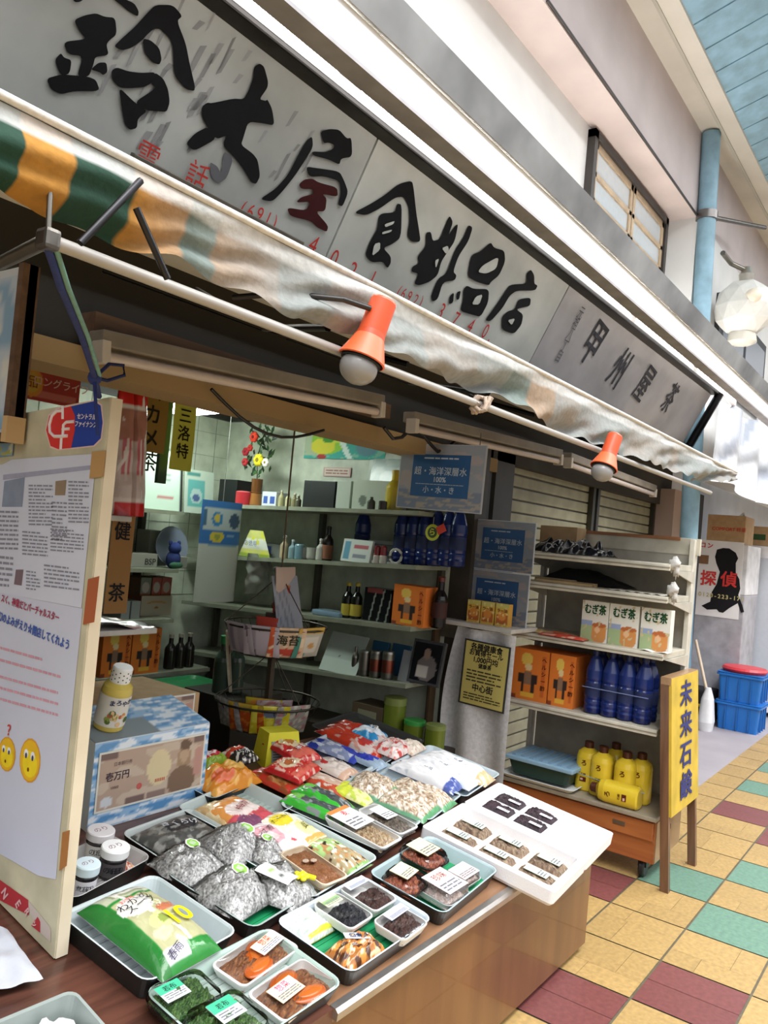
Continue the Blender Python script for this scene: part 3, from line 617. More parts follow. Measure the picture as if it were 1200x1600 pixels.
def pouch(q, label, h=.03, z=FT, pnt=None, texts=(), name='food_pack', cat='pack', group='packed foods on the trays', mat='bag', n=40, crimp=.05, wr=.3, clear=False):
    M, w, d = fit(q, z + h * .6); M = M @ T(0, 0, -h * .6)
    sd = random.random() * 50
    def hz(u, v):
        a = max(0, 1 - abs(2 * u - 1) ** 3) ** .6; b = max(0, 1 - abs(2 * v - 1) ** 3) ** .6
        k = 1 + wr * noise.noise(Vector((u * 5, v * 5, sd))) + wr * .6 * noise.noise(Vector((u * 11, v * 11, sd)))
        return .004 + h * a * b * k
    t = thing(name, label, cat, M, group)
    m = MB(); c = pnt or paint(WHITE)
    m.sheet(lambda u, v: ((u - .5) * w, (v - .5) * d, hz(u, v)), n, n, c, mat)
    m.sheet(lambda u, v: ((.5 - u) * w, (v - .5) * d, .002 + .001 * (1 - (2 * v - 1) ** 2)), 4, 4, c(.5, .1) if not clear else WHITE, mat)
    m.build('bag', t)
    if texts:
        m = MB()
        for s, cx, cy, sz, col, *r in texts:
            rot = R_(r[0]) if r else 0; vs, fs = glyphs(s); out = []
            for p in vs:
                x = p.x * sz * math.cos(rot) - p.y * sz * math.sin(rot) + (cx - .5) * w; y = p.x * sz * math.sin(rot) + p.y * sz * math.cos(rot) + (cy - .5) * d
                out.append((x, y, hz(min(1, max(0, x / w + .5)), min(1, max(0, y / d + .5))) + .0025 + sz * .11))
            m.add(out, fs, col, 'ink')
        m.build('lettering', t)
    return t, w, d, hz

def mound(mb, w, d, h, cols, z=0, cx=0, cy=0, n=26, mat='food', pw=2.5, rough=.5):
    sd = random.random() * 90; cols = [H(c) if isinstance(c, str) else c for c in cols]
    def fn(u, v):
        a = (1 - abs(2 * u - 1) ** pw) * (1 - abs(2 * v - 1) ** pw)
        return (cx + (u - .5) * w, cy + (v - .5) * d, z + h * max(0, a) ** .5 * (1 + rough * noise.noise(Vector((u * 9, v * 9, sd))) + random.uniform(-.25, .25) * rough))
    return mb.sheet(fn, n, n, lambda u, v: random.choice(cols), mat)

def sticker(t, x, y, w, d, z, col=WHITE, band=None, txt=None, tc=INKB, ts=.014, rot=0, tilt=0, name='price_label'):
    m = MB(); m.bx((-w / 2, -d / 2, 0), (w / 2, d / 2, .0012), col, 'paper')
    if band: m.bx((-w / 2, -d / 2 + d * band[0], .0012), (w / 2, -d / 2 + d * band[1], .0016), band[2], 'ink')
    if txt: m.text(txt, ts, tc, T(0, d * .2, .002))
    m.lines(-w * .42, -d * .42, w * .42, -d * .05, 3, H('#7a7a80'), z=.002)
    return m.build(name, t, T(x, y, z, rot, tilt))

def foampack(q, label, food, h=.026, z=FT, rim=H('#e4e4e2'), group='film-wrapped foam packs', fh=.02, lab=None, fx=(0, 0, .88, .84), name='foam_pack', extra=None, pw=3.5):
    M, w, d = fit(q, z + h); M = M @ T(0, 0, -h)
    t = thing(name, label, 'pack', M, group)
    m = MB(); m.loft([rr(w * .86, d * .84, .012, .001), rr(w * .99, d * .99, .016, h - .004), rr(w, d, .018, h), rr(w * .93, d * .92, .014, h), rr(w * .85, d * .83, .012, .005)], [rim], 'foam'); m.build('foam_tray', t)
    m = MB(); mound(m, w * fx[2], d * fx[3], fh, food, .006, w * fx[0], d * fx[1], pw=pw); m.build('food', t)
    if extra: extra(t, w, d, h)
    m = MB(); m.sheet(lambda u, v: ((u - .5) * w * .97, (v - .5) * d * .97, h + .001 + .008 * (1 - (2 * u - 1) ** 4) * (1 - (2 * v - 1) ** 4)), 12, 12, WHITE, 'cling'); m.build('film', t)
    for L in (lab or ()): sticker(t, L[0] * w, L[1] * d, L[2] * w, L[3] * d, h + .0105, *L[4:])
    return t, w, d
def delibox(q, label, food, h=.04, z=FT, base=H('#22201f'), group='clear-lidded tubs', lab=None, fh=.022, r=.04):
    M, w, d = fit(q, z + h); M = M @ T(0, 0, -h)
    t = thing('lidded_tub', label, 'tub', M, group); r = min(r, w * .3, d * .3)
    m = MB(); m.loft([rr(w * .78, d * .78, r * .8, .001), rr(w * .95, d * .95, r, h * .45), rr(w, d, r, h * .5), rr(w * .93, d * .93, r * .95, h * .5), rr(w * .78, d * .78, r * .8, .006)], [base], 'plastic'); m.build('base', t)
    m = MB(); mound(m, w * .86, d * .86, fh, food, .008, pw=2.2); m.build('food', t)
    m = MB(); m.loft([rr(w * .97, d * .97, r, h * .5), rr(w * .9, d * .9, r, h * .9), rr(w * .84, d * .84, r * .9, h), rr(w * .3, d * .3, r * .3, h + .001)], [WHITE], 'clear', True, False, True); m.build('lid', t)
    for L in (lab or ()): sticker(t, L[0] * w, L[1] * d, L[2] * w, L[3] * d, h + .0015, *L[4:])
    return t
CREAMP = H('#e7dfb4'); LPINK = H('#e3c6c2')

# --- tray of carrot dishes and seaweed (nearest)
tray([(352, 1662), (535, 1537), (422, 1446), (220, 1549)], 'pale grey tray with two carrot packs and two seaweed packs', rim=H('#a9bdb4'), floor=H('#b5c2bc'))
def carrots(k):
    def fn(t, w, d, h):
        for i, (x, y, a) in enumerate(k):
            m = MB(); m.ball((0, 0, 0), (.048, .026, .007), H('#bb5a1e'), 'gloss', 20, 8); m.ball((.003, 0, .003), (.036, .017, .006), H('#c96e2c'), 'gloss', 16, 8); m.build('carrot_slice', t, T(x * w, y * d, .022, R_(a)))
    return fn
BROWNF = ['#7a4a2c', '#94603a', '#5a3420', '#a8764a', '#8a4f25']
foampack([(382, 1545), (466, 1482), (424, 1447), (326, 1507)], 'foam pack of carrot and brown hijiki behind the other carrot pack', BROWNF, lab=[(.2, .05, .42, .4, H('#e8d9bc'), (.0, .35, H('#d9d4de')), '惣菜', RED, .02, .1)], extra=carrots([(-.10, -.24, 8), (.05, .10, 35)]))
foampack([(447, 1601), (532, 1535), (476, 1495), (382, 1552)], 'foam pack of carrot and brown hijiki at the nearest tray corner', BROWNF, lab=[(-.16, .02, .40, .42, H('#e8cfae'), (.45, .95, H('#d8cfe0')), '惣菜', RED, .02, .05)], extra=carrots([(.0, .28, 12), (.08, -.24, -10)]))
SEA = ['#3d6a2c', '#2c4f22', '#567f3a', '#456f2f', '#23401c', '#6b8f4a']
for q, lb, sx in (([(268, 1606), (352, 1562), (312, 1513), (221, 1551)], 'clear pack of green seaweed with a mint label at the tray corner', -.18), ([(340, 1655), (432, 1603), (366, 1545), (277, 1590)], 'clear pack of green seaweed with a mint label touching the carrot packs', .05)):
    M, w, d = fit(q, .04); M = M @ T(0, 0, -.024)
    t = thing('seaweed_pack', lb, 'pack', M, 'clear seaweed packs')
    m = MB(); m.loft([rr(w * .9, d * .9, .02, .001), rr(w, d, .025, .02), rr(w * .95, d * .95, .02, .02), rr(w * .9, d * .9, .02, .004)], [H('#7d9a80')], 'clear'); m.build('tub', t)
    m = MB(); mound(m, w * .86, d * .84, .024, SEA, .004, n=46, pw=4, rough=.8); m.build('seaweed', t)
    m = MB(); m.loft([rr(w * .98, d * .98, .025, .02), rr(w * .9, d * .9, .02, .036), rr(w * .6, d * .6, .02, .037)], [WHITE], 'clear', True, False, True); m.build('lid', t)
    sticker(t, sx * w, .12 * d, .42 * w, .44 * d, .038, H('#e4efe9'), (.5, 1, H('#46b48c')), '若布', INKB, .016, .05)

# --- compartment tray
tray([(540, 1527), (678, 1435), (565, 1365), (437, 1435)], 'tray with green liner holding three white bean packs', floor=GLIN, rim=H('#c3cdd6'), h=.05)
BEAN = ['#3c211c', '#4d2c24', '#2c1815', '#5a362c']
foampack([(585, 1427), (622, 1405), (567, 1368), (531, 1387)], 'foam pack of brown simmered beans at the tray back corner', BEAN, z=.03, fx=(.06, -.12, .8, .62), lab=[(-.05, .33, .8, .22, H('#c9d0df'), (.5, 1, H('#e3c9cf')))], fh=.022)
foampack([(547, 1456), (583, 1431), (529, 1391), (489, 1411)], 'foam pack of black kelp next to the noodle bag', ['#15151a', '#1f2028', '#0c0c10', '#2a2b35'], z=.03, fx=(.02, -.12, .8, .66), lab=[(-.1, .3, .6, .3, H('#d8dcb0'), (.3, .6, H('#8fb07a')))], fh=.026)
foampack([(631, 1472), (671, 1441), (622, 1412), (582, 1438)], 'foam pack of glossy brown beans at the tray front corner', BEAN, z=.03, fx=(0, -.06, .84, .72), lab=[(.08, .24, .7, .3, H('#c6c8da'), (.5, 1, H('#e6d3da')))], fh=.026)
pouch([(481, 1473), (517, 1447), (489, 1413), (440, 1433)], 'crinkled clear bag of white noodles with a yellow stripe', .03, .016, paint(H('#cfd8d0'), ('n', 14, 3, .05, H('#eef1ea')), ('n', 10, 7, .25, H('#b3c4b4')), ('r', .1, .05, 1, .14, H('#cfd53a'))), mat='bag')
t, w, d, hz = pouch([(545, 1517), (606, 1478), (565, 1447), (512, 1478)], 'clear bag of orange mussels in dark sauce with a blue label', .036, .016, paint(H('#a56a35'), ('n', 6, 3, .1, H('#d98a3e')), ('n', 7, 9, .15, H('#4a2a18')), ('n', 9, 17, .3, H('#e9c9a0'))), wr=.2)
m = MB(); m.bx((-.03, -.012, 0), (.035, .014, .001), H('#c3c8d6'), 'paper'); m.text('佃煮', .018, H('#2c3858'), T(0, 0, .0015), .01); m.build('name_label', t, T(.005, .012, hz(.55, .6) + .002, R_(-35), R_(-6)))
# --- octopus tray
tray([(689, 1432), (780, 1360), (672, 1302), (579, 1361)], 'tray with green liner holding dark lidded tubs beside the white foam boxes', floor=GLIN, rim=H('#a9bcc0'), h=.05)
OCT = ['#8a3a22', '#a8563a', '#5c2415', '#b86c4a', '#70301c']
delibox([(671, 1358), (708, 1337), (655, 1299), (625, 1318)], 'dark lidded tub of reddish seafood next to the foam box', OCT, z=.03, lab=[(.05, .08, .62, .55, CREAMP, None, None)])
delibox([(647, 1402), (668, 1372), (632, 1339), (594, 1357)], 'dark lidded tub of reddish seafood at the tray corner facing the bean packs', OCT, z=.03, lab=[(.1, .12, .6, .5, CREAMP, None, None)])
delibox([(697, 1411), (735, 1384), (692, 1348), (656, 1366)], 'clear lidded box under a large white and pink label', [H('#d8b8b0'), H('#e8d8d4')], z=.02, h=.05, base=H('#c9c6c4'), r=.02, lab=[(0, 0, .78, .8, H('#e8e2e4'), (.55, .95, LPINK), '珍味', H('#8a4a3c'), .03)])
delibox([(722, 1384), (756, 1363), (722, 1342), (698, 1357)], 'small clear lidded box behind the large-labelled one', [H('#c4a49a'), H('#d8c4bc')], z=.02, h=.035, base=H('#c9c6c4'), r=.02, lab=[(.0, 0, .8, .75, H('#e6d6d6'), (.1, .4, LPINK))])

# --- two white foam boxes at the end of the counter
FW = H('#e9e9ec')
a, b, c, d_ = [onc(u, v, .055) for u, v in ((866, 1393), (963, 1300), (776, 1222), (659, 1292))]
Mf, w, d = fit([(866, 1393), (963, 1300), (776, 1222), (659, 1292)], .058)
Mf = Mf @ T(0, 0, -.052)
for k in (0, 1):
    ww = w / 2 - .002; t = thing('foam_box', ('white foam box holding six labelled packs on pale paper', 'white foam box with a blank end holding four dark packs')[k], 'box', Mf @ T((-.25 + .5 * k) * w, 0, 0), 'white foam boxes')
    m = MB(); fl = .014 if k == 0 else .036
    dd = d * .9 if k == 0 else d * .56
    m.loft([rr(ww * .94, d * .96, .012, 0), rr(ww, d, .014, .012), rr(ww, d, .014, .05), rr(ww - .01, d - .01, .01, .052)], [FW], 'foam', cap1=False)
    yo = 0 if k == 0 else d * .16
    inner = [p + Vector((0, yo, 0)) for p in rr(ww * .84, dd, .012, .052)]
    m.loft([rr(ww - .01, d - .01, .01, .052), inner, [Vector((p.x * .97, (p.y - yo) * .97 + yo, fl)) for p in inner]], [FW, FW], 'foam', cap0=False)
    m.build('foam_body', t)
    if k == 0:
        m = MB(); m.loft([rr(ww * .80, dd * .96, .012, .0145), rr(ww * .80, dd * .96, .012, .016)], [H('#e6d2c4')], 'paper'); m.build('liner_paper', t)
pk = 0
PLAB = ['in the row by the box edge, nearest the tubs', 'in the row by the box edge, in its middle', 'in the row by the box edge, at the counter end', 'in the row along the second box, nearest the tubs', 'in the row along the second box, in its middle', 'in the row along the second box, at the counter end']
for r_ in range(2):
    for c_ in range(3):
        x = (-.25) * w + (-.5 + 1.0 * r_) * w * .19; y = (.30 - .30 * c_) * d
        t = thing('dried_fish_pack', 'brown labelled pack ' + PLAB[r_ * 3 + c_], 'pack', Mf @ T(x, y, .0165), 'labelled packs in the foam box')
        m = MB(); mound(m, w * .125, d * .255, .018, ['#7a6250', '#9a8268', '#5c4636', '#b09a80', '#87705a'], 0, n=18, pw=5, rough=.3); m.build('dried_fish', t)
        sticker(t, .0, .0, w * .065, d * .165, .0245, H('#c9d8c4'), None, None, name='name_label')
for r_ in range(2):
    for c_ in range(2):
        x = (.25) * w + (-.5 + r_) * w * .17; y = d * .16 + (.13 - .27 * c_) * d
        t = thing('dried_plum_pack', ('dark purple pack with a white edge label, facing the labelled packs, toward the shop', 'dark purple pack with a white edge label, facing the labelled packs, by the blank end', 'dark purple pack along the outer box edge, toward the shop', 'dark purple pack along the outer box edge, by the blank end')[r_ * 2 + c_], 'pack', Mf @ T(x, y, .0365), 'dark packs in the foam box')
        m = MB(); mound(m, w * .12, d * .23, .014, ['#2c1a22', '#3a2530', '#1c1016', '#48303a'], 0, n=16, pw=5, rough=.6); m.build('dried_fruit', t)
        sticker(t, -w * .035, -d * .05, w * .028, d * .10, .0165, H('#e2dfe6'), None, None, name='name_label')

# --- green bag tray, jar tray
tray([(220, 1541), (364, 1462), (252, 1358), (100, 1425)], 'large pale grey tray holding the green soup bag', floor=H('#b7c0c2'), rim=H('#bcc6c8'), h=.055)
SB = paint(H('#2f8038'), ('r', .16, .80, .95, .97, H('#b7bba2')), ('r', .3, .83, .8, .93, H('#8f9a72')), ('r', .4, .86, .9, .90, H('#d8d6cc')), ('r', .18, .1, .95, .76, H('#b0ae86')), ('e', .40, .64, .25, .12, H('#e3e1da')), ('d', .60, .66, .3, H('#e3dfd6')), ('d', .98, 1.02, .1, H('#e3dfd6')), ('r', .95, 0, 1, 1, H('#2a7a34')), ('e', .48, .38, .17, .09, H('#c3c98a')), ('e', .50, .38, .08, .045, H('#8a9a4a')), ('e', .72, .50, .18, .05, H('#b06a4c')), ('e', .34, .27, .13, .06, H('#d3d3a4')), ('r', 0, .0, 1, .12, H('#2f8038')), ('r', .1, .04, .5, .14, H('#d5d2d8')), ('r', 0, 0, .16, 1, H('#27702f')))
t, w, d, hz = pouch([(228, 1532), (319, 1484), (249, 1358), (152, 1398)], 'big glossy green soup bag with a yellow 10', .05, .05, SB,
      texts=[('わかめ', .40, .665, .028, INKB, 4), ('スープ', .44, .60, .028, INKB, 4), ('お徳用', .38, .725, .013, RED, 6), ('春雨', .30, .09, .022, H('#45405a'), 20)], n=60, wr=.12, name='soup_bag', cat='bag', group=None)
m = MB(); m.text('10', .070, H('#e3d41a'), None, .03); m.build('number_print', t, T(.17 * w, -.17 * d, hz(.67, .33) + .006, .05, .06, .10))
tray([(100, 1413), (232, 1344), (176, 1296), (52, 1356)], 'pale tray of white-lidded jars next to the leaning white board', floor=H('#a5a3a2'), rim=H('#b4b2b0'), h=.05)
def jar(u, v, r, h, label, lid, body, lab):
    p = onc(u, v, FT); t = thing('jar', label, 'jar', fr(p, (1, 0, 0), TU), 'white-lidded jars')
    m = MB(); m.lathe([(r * .85, 0), (r * .92, .006), (r * .92, h * .66), (r * .8, h * .74)], [body], 'gloss', 24); m.build('glass_body', t)
    m = MB(); m.lathe([(r * .935, h * .12), (r * .935, h * .58)], [lab], 'paper', 24, caps=False)
    for k in range(5): a = R_(-150 + k * 16); m.text(random.choice('佃煮海苔のり'), r * .5, INKB, Matrix.Translation((math.cos(a) * r * .94, math.sin(a) * r * .94, h * .36)) @ fr((0, 0, 0), (-math.sin(a), math.cos(a), 0), (0, 0, 1)))
    m.build('paper_label', t)
    m = MB(); m.lathe([(r * .98, h * .72), (r, h * .74), (r, h * .97), (r * .94, h), (r * .4, h * 1.003)], [lid], 'plastic', 26)
    m.text('のり', r * .6, H('#8a5a6a'), T(0, 0, h * 1.006)); m.build('lid', t)
jar(150, 1338, .036, .075, 'white-lidded jar with a red-tinted print, behind the two other jars', H('#dcd8da'), H('#3a3435'), H('#d8d4cf'))
jar(172, 1367, .036, .078, 'white-lidded dark jar with a white-patterned label', H('#ebebeb'), H('#221c1e'), H('#4a4547'))
jar(128, 1398, .030, .082, 'dark jar with a pale blue lid and white label', H('#cfe0e8'), H('#1c191c'), H('#d4d2d8'))
pouch([(196, 1372), (212, 1362), (193, 1337), (180, 1342)], 'tiny flower-patterned sachet behind the jars', .015, FT, paint(H('#e2cfc6'), ('n', 9, 3, .1, H('#c46a5c')), ('n', 9, 8, .2, H('#e2a45c'))))

# --- silver whitebait bags
tray([(390, 1453), (492, 1396), (372, 1308), (262, 1362)], 'green-lined tray under the silvery dried-fish bags', floor=GLIN, rim=H('#9aa8a4'), h=.045)
def fishbag(q, label, lab=None, h=.05, z=.03, extra=None):
    M, w, d = fit(q, z + h * .6); M = M @ T(0, 0, -h * .6); sd = random.random() * 90
    t = thing('dried_fish_bag', label, 'bag', M, 'silvery dried-fish bags')
    def hz(u, v):
        e = max(0, 1 - abs(2 * u - 1) ** 2.2) ** .8 * max(0, 1 - abs(2 * v - 1) ** 2) ** .8
        return .004 + h * e * (1 + .35 * noise.noise(Vector((u * 4, v * 4, sd))) + .12 * noise.noise(Vector((u * 12, v * 12, sd))))
    def cc(u, v):
        g = .50 + .22 * noise.noise(Vector((u * 7, v * 7, sd))) + random.uniform(-.12, .12); return (g, g * .99, g * .965)
    def xy(u, v): k = .8 + .2 * math.sin(math.pi * min(1, max(0, v * .9))); return ((u - .5) * w * k + .01 * noise.noise(Vector((u * 3, v * 4, sd))), (v - .5) * d)
    m = MB(); m.sheet(lambda u, v: (*xy(u, v), hz(u, v)), 46, 46, cc, 'fish'); m.sheet(lambda u, v: (*xy(1 - u, v), .002), 6, 6, H('#77787a'), 'fish'); m.build('fish', t)
    m = MB(); m.sheet(lambda u, v: (xy(u, v)[0] * 1.04, xy(u, v)[1] * 1.06, hz(u, v) + .002 + .006 * abs(noise.noise(Vector((u * 12, v * 12, sd + 5))))), 30, 30, WHITE, 'cling', smooth=False); m.build('film', t)
    if lab:
        x, y, r = lab; m = MB(); m.lathe([(r, 0), (r, .001)], [H('#f0f0e8')], 'paper', 8); m.lathe([(r * .82, .001), (r * .82, .0014)], [H('#8fc45a')], 'ink', 8); m.text('鰯', r * .8, WHITE, T(0, 0, .002))
        k = hz(x + .5, y + .5); m.build('round_label', t, T(x * w, y * d, k + .006, .3, .15))
    if extra: extra(t, w, d, hz)
    return t
fishbag([(283, 1390), (348, 1356), (310, 1292), (252, 1328)], 'silvery dried-fish bag with a pale green label, touching the dark pouch', (.15, .12, .022))
fishbag([(352, 1352), (418, 1322), (376, 1274), (312, 1300)], 'silvery dried-fish bag with a green label, touching the pink pickle pack', (.22, -.05, .026))
fishbag([(345, 1438), (424, 1398), (384, 1326), (318, 1366)], 'largest silvery dried-fish bag with a green label, at the tray front', (.10, .05, .024), .06)
def clip(t, w, d, hz):
    m = MB(); Y = H('#e3d81f')
    for k in range(5): a = k * 1.256; m.ball((.014 * math.cos(a), .014 * math.sin(a), .004), (.009, .009, .006), Y, 'plastic', 8, 6)
    m.ball((0, 0, .006), (.01, .01, .007), Y, 'plastic', 8, 6); m.box((.012, -.022, .002), (.014, .03, .008), Y, 'plastic', .002); m.build('flower_clip', t, T(.22 * w, -.22 * d, hz(.72, .28) + .006, .4))
    m = MB(); m.sheet(lambda u, v: ((u - .5) * .06, (v - .5) * .10, .003 * math.sin(u * 5)), 6, 6, paint(H('#eceeea'), ('r', .3, .6, .7, .8, H('#8fc45a')), ('r', .3, .3, .6, .36, H('#444444'))), 'paper'); m.build('paper_band', t, T(-.18 * w, -.02 * d, hz(.35, .5) + .008, .2))
fishbag([(428, 1430), (488, 1392), (448, 1326), (388, 1352)], 'silvery dried-fish bag fastened with a yellow flower clip', None, .05, extra=clip)
fishbag([(412, 1350), (456, 1338), (420, 1300), (372, 1316)], 'small silvery dried-fish bag tucked behind the clipped one', (.1, .1, .018), .035)
tray([(255, 1345), (368, 1303), (295, 1259), (190, 1302)], 'pale tray holding one dark grey pouch, under the banknote box', floor=H('#aab2b0'), rim=H('#b9c0be'), h=.045)
pouch([(264, 1338), (350, 1302), (292, 1266), (206, 1303)], 'dark grey foil pouch with white writing in its own tray', .022, .03, paint(H('#4c4c4a'), ('n', 6, 2, .1, H('#6c6c68')), ('e', .6, .6, .25, .2, H('#2a2a30')), ('n', 9, 5, .3, H('#8d8d88'))), texts=[('きくらげ', .58, .62, .03, H('#d8dbe2'), -20)], mat='foil')

# --- pickles
tray([(352, 1312), (457, 1264), (385, 1211), (288, 1256)], 'pale tray with the cream and orange pickle packs', floor=H('#a9b8b2'), rim=H('#b9c6c4'), h=.042)
tray([(480, 1408), (591, 1342), (463, 1266), (350, 1318)], 'pale tray with brown slab pack and yellow pickle pack', floor=H('#a9b8b2'), rim=H('#b9c6c4'), h=.042)
pouch([(345, 1292), (378, 1278), (350, 1244), (312, 1258)], 'flat cream pickle pack next to the orange one', .02, .02, paint(H('#d8c59c'), ('n', 5, 4, .15, H('#c9a878')), ('r', .6, .4, .8, .6, H('#8a4a30'))))
pouch([(368, 1318), (422, 1288), (388, 1228), (338, 1250)], 'orange and red pickle pack with white oval print', .022, .024, paint(H('#d9944e'), ('r', 0, 0, 1, .45, H('#c4505a')), ('e', .25, .2, .25, .2, H('#7a4a66')), ('e', .55, .55, .42, .2, H('#ecdcd6')), ('r', 0, .85, 1, 1, H('#d8a878'))), texts=[('梅漬', .55, .55, .03, H('#8a2a34'), 10, .02)])
pouch([(428, 1348), (480, 1320), (420, 1276), (368, 1300)], 'white pickle pack with a pink oval print', .022, .03, paint(H('#e9dfe0'), ('e', .42, .55, .34, .3, H('#e4a9b2')), ('e', .42, .5, .2, .16, H('#ecd3d4')), ('e', .75, .2, .08, .05, H('#c9404e'))), texts=[('しば漬', .42, .62, .026, H('#3a2430'), 0, .02)])
pouch([(470, 1325), (499, 1308), (452, 1258), (409, 1276)], 'white pickle pack with yellow slices and yellow print', .022, .034, paint(H('#ebe7d4'), ('e', .38, .7, .3, .2, H('#e8d23a')), ('e', .6, .3, .3, .18, H('#efe6a0')), ('r', .2, .02, 1, .1, H('#d9a25a'))), texts=[('たくあん', .4, .72, .02, H('#33301c'), 0, .02), ('黄', .6, .3, .03, H('#5c5a1a'), 0, .02)])
foampack([(506, 1387), (545, 1369), (476, 1319), (436, 1331)], 'cream-rimmed pack of smooth brown paste', ['#9a6236', '#a87044', '#8e5830'], z=.028, rim=H('#e9d8bc'), fx=(0, 0, .9, .9), fh=.016, pw=8, extra=lambda t, w, d, h: [MB().ball((0, 0, 0), (.012, .009, .003), H('#e0c8b4'), 'food', 8, 6).build('garnish', t, T(x * w, y * d, .031)) for x, y in ((-.15, .1), (.08, .05))])
pouch([(545, 1372), (574, 1347), (519, 1302), (478, 1312)], 'clear green-tinted pack of beige mushrooms', .022, .026, paint(H('#9fbf7a'), ('r', 0, .1, 1, .55, H('#a99a78')), ('n', 8, 2, .15, H('#b58a5c')), ('n', 9, 6, .25, H('#e6e2d0')), ('r', 0, 0, 1, .08, H('#86ad6a')), ('n', 10, 12, .4, H('#3a3026'))))

# --- grains and beans
tray([(585, 1338), (655, 1291), (519, 1208), (448, 1252)], 'pale tray with grain packs, dark seeds and green leek packs', floor=H('#a9b8b2'), rim=H('#bcc8c6'), h=.042)
SEED = ['#b89a72', '#c9b08c', '#8a6844', '#a5835a', '#d8c6a8']
foampack([(592, 1331), (624, 1314), (545, 1257), (512, 1272)], 'pack of pale grains under a white and orange paper label', SEED, z=.03, fx=(.0, -.2, .86, .5), lab=[(0, .22, .9, .5, H('#efe8e6'), (.85, 1, H('#d98a4a')), '麦', RED, .03)])
foampack([(621, 1308), (655, 1291), (588, 1254), (563, 1263)], 'pack of dark seeds with a small white label', ['#5c5248', '#7a6e60', '#463c34', '#8c8070'], z=.03, fx=(0, -.05, .88, .84), lab=[(0, .12, .55, .42, H('#f0eeee'), None)])
pouch([(562, 1262), (592, 1246), (545, 1213), (520, 1226)], 'flat yellow-green pack behind the grain packs', .018, .03, paint(H('#d6df4a'), ('r', 0, 0, 1, .5, H('#e6e2a0')), ('n', 6, 3, .2, H('#c4d65a'))))
for q, lb in (([(526, 1300), (540, 1277), (470, 1229), (448, 1235)], 'green striped leek pack nearest the pickle tray'), ([(516, 1277), (543, 1262), (495, 1215), (469, 1224)], 'green striped leek pack touching the yellow-green pack')):
    pouch(q, lb, .026, .036, paint(H('#4a4f50'), ('r', 0, 0, .3, 1, H('#3fae3a')), ('r', .3, .75, .8, 1, H('#6ec24c')), ('r', .85, 0, 1, 1, H('#57a54a')), ('n', 9, 4, .25, H('#8a9090'))), group='leek packs on the grain tray')
REDP = paint(H('#c4302c'), ('e', .5, .62, .34, .2, H('#e6d2b0')), ('n', 7, 4, .2, H('#e6b8a8')), ('r', .1, .1, .9, .3, H('#d86a5a')), ('e', .45, .62, .16, .1, H('#b4663a')), ('r', 0, .0, .06, 1, H('#a81f22')), ('r', .94, 0, 1, 1, H('#a81f22')))
pouch([(456, 1253), (474, 1236), (432, 1190), (391, 1198)], 'red snack pack lying lowest, next to the orange pouch', .026, .02, paint(H('#c23c2c'), ('r', .1, .3, .9, .6, H('#b8824c')), ('n', 8, 3, .1, H('#a0522c')), ('r', 0, .85, 1, 1, H('#c9382e'))), group='red snack packs')
pouch([(459, 1228), (494, 1202), (462, 1170), (421, 1191)], 'red and white snack pack lying across the other red packs', .026, .055, REDP, group='red snack packs', texts=[('辛口', .55, .25, .034, RED, 10, .02)])
pouch([(447, 1190), (492, 1185), (467, 1144), (427, 1155)], 'red snack pack leaning on the yellow carton', .03, .07, REDP, group='red snack packs', texts=[('辛口', .5, .3, .034, WHITE, 10, .02)])
pouch([(520, 1258), (545, 1244), (505, 1190), (478, 1200)], 'flat pale pack with red and orange corner under the red packs', .02, .024, paint(H('#d8b8a2'), ('d', 0, .5, .5, H('#c9553c')), ('n', 6, 2, .2, H('#e2d0c0'))))
p = onc(432, 1192, .0); t = thing('carton', 'small yellow carton with a grey printed side among the packs', 'box', fr(p, (.9, -.35, 0), (.35, .9, 0)), None)
m = MB(); m.loft([[Vector((-.075, -.06, 0)), Vector((.075, -.06, 0)), Vector((.075, .06, 0)), Vector((-.075, .06, 0))], [Vector((-.06, -.04, .125)), Vector((.06, -.04, .125)), Vector((.06, .05, .125)), Vector((-.06, .05, .125))]], [H('#d6cf2c')], 'plastic'); m.build('body', t)
m = MB(); g = Matrix.Translation((-.0, -.0515, .06)) @ Matrix.Rotation(R_(-9), 4, 'X') @ fr((0, 0, 0), (1, 0, 0), (0, 0, 1)); m.bx((-.05, -.04, 0), (.05, .035, .0015), H('#8e9290'), 'paper', 0, g); m.lines(-.045, -.035, .045, .03, 7, H('#55585a'), z=.002, M=g); m.build('side_label', t)
# orange pouch group at the counter's shop-side corner
tray([(320, 1255), (395, 1222), (352, 1188), (282, 1212)], 'pale tray under the orange pouch beside the banknote box', floor=H('#a9b8b2'), rim=H('#b9c6c4'), h=.04)
pouch([(326, 1246), (394, 1211), (386, 1186), (308, 1199)], 'fat orange pouch with a white shine next to the banknote box', .05, .03, paint(H('#d98a2e'), ('n', 5, 3, .2, H('#e6ab55')), ('e', .3, .35, .2, .2, H('#d8683a')), ('e', .7, .6, .2, .2, H('#e3b35e'))), wr=.4)
pouch([(372, 1192), (398, 1184), (385, 1162), (350, 1170)], 'small black and red pack behind the orange pouch', .03, .05, paint(H('#c8442c'), ('r', 0, 0, 1, .55, H('#26221f')), ('n', 8, 3, .2, H('#dcd8d0'))), texts=[('漬', .5, .3, .03, WHITE)])
pouch([(318, 1198), (354, 1184), (338, 1170), (306, 1180)], 'small pack with a red and white oval print and a green patch', .03, .045, paint(H('#8aa82e'), ('e', .45, .6, .5, .34, H('#c43444')), ('e', .45, .6, .32, .2, H('#e8d0d0'))))

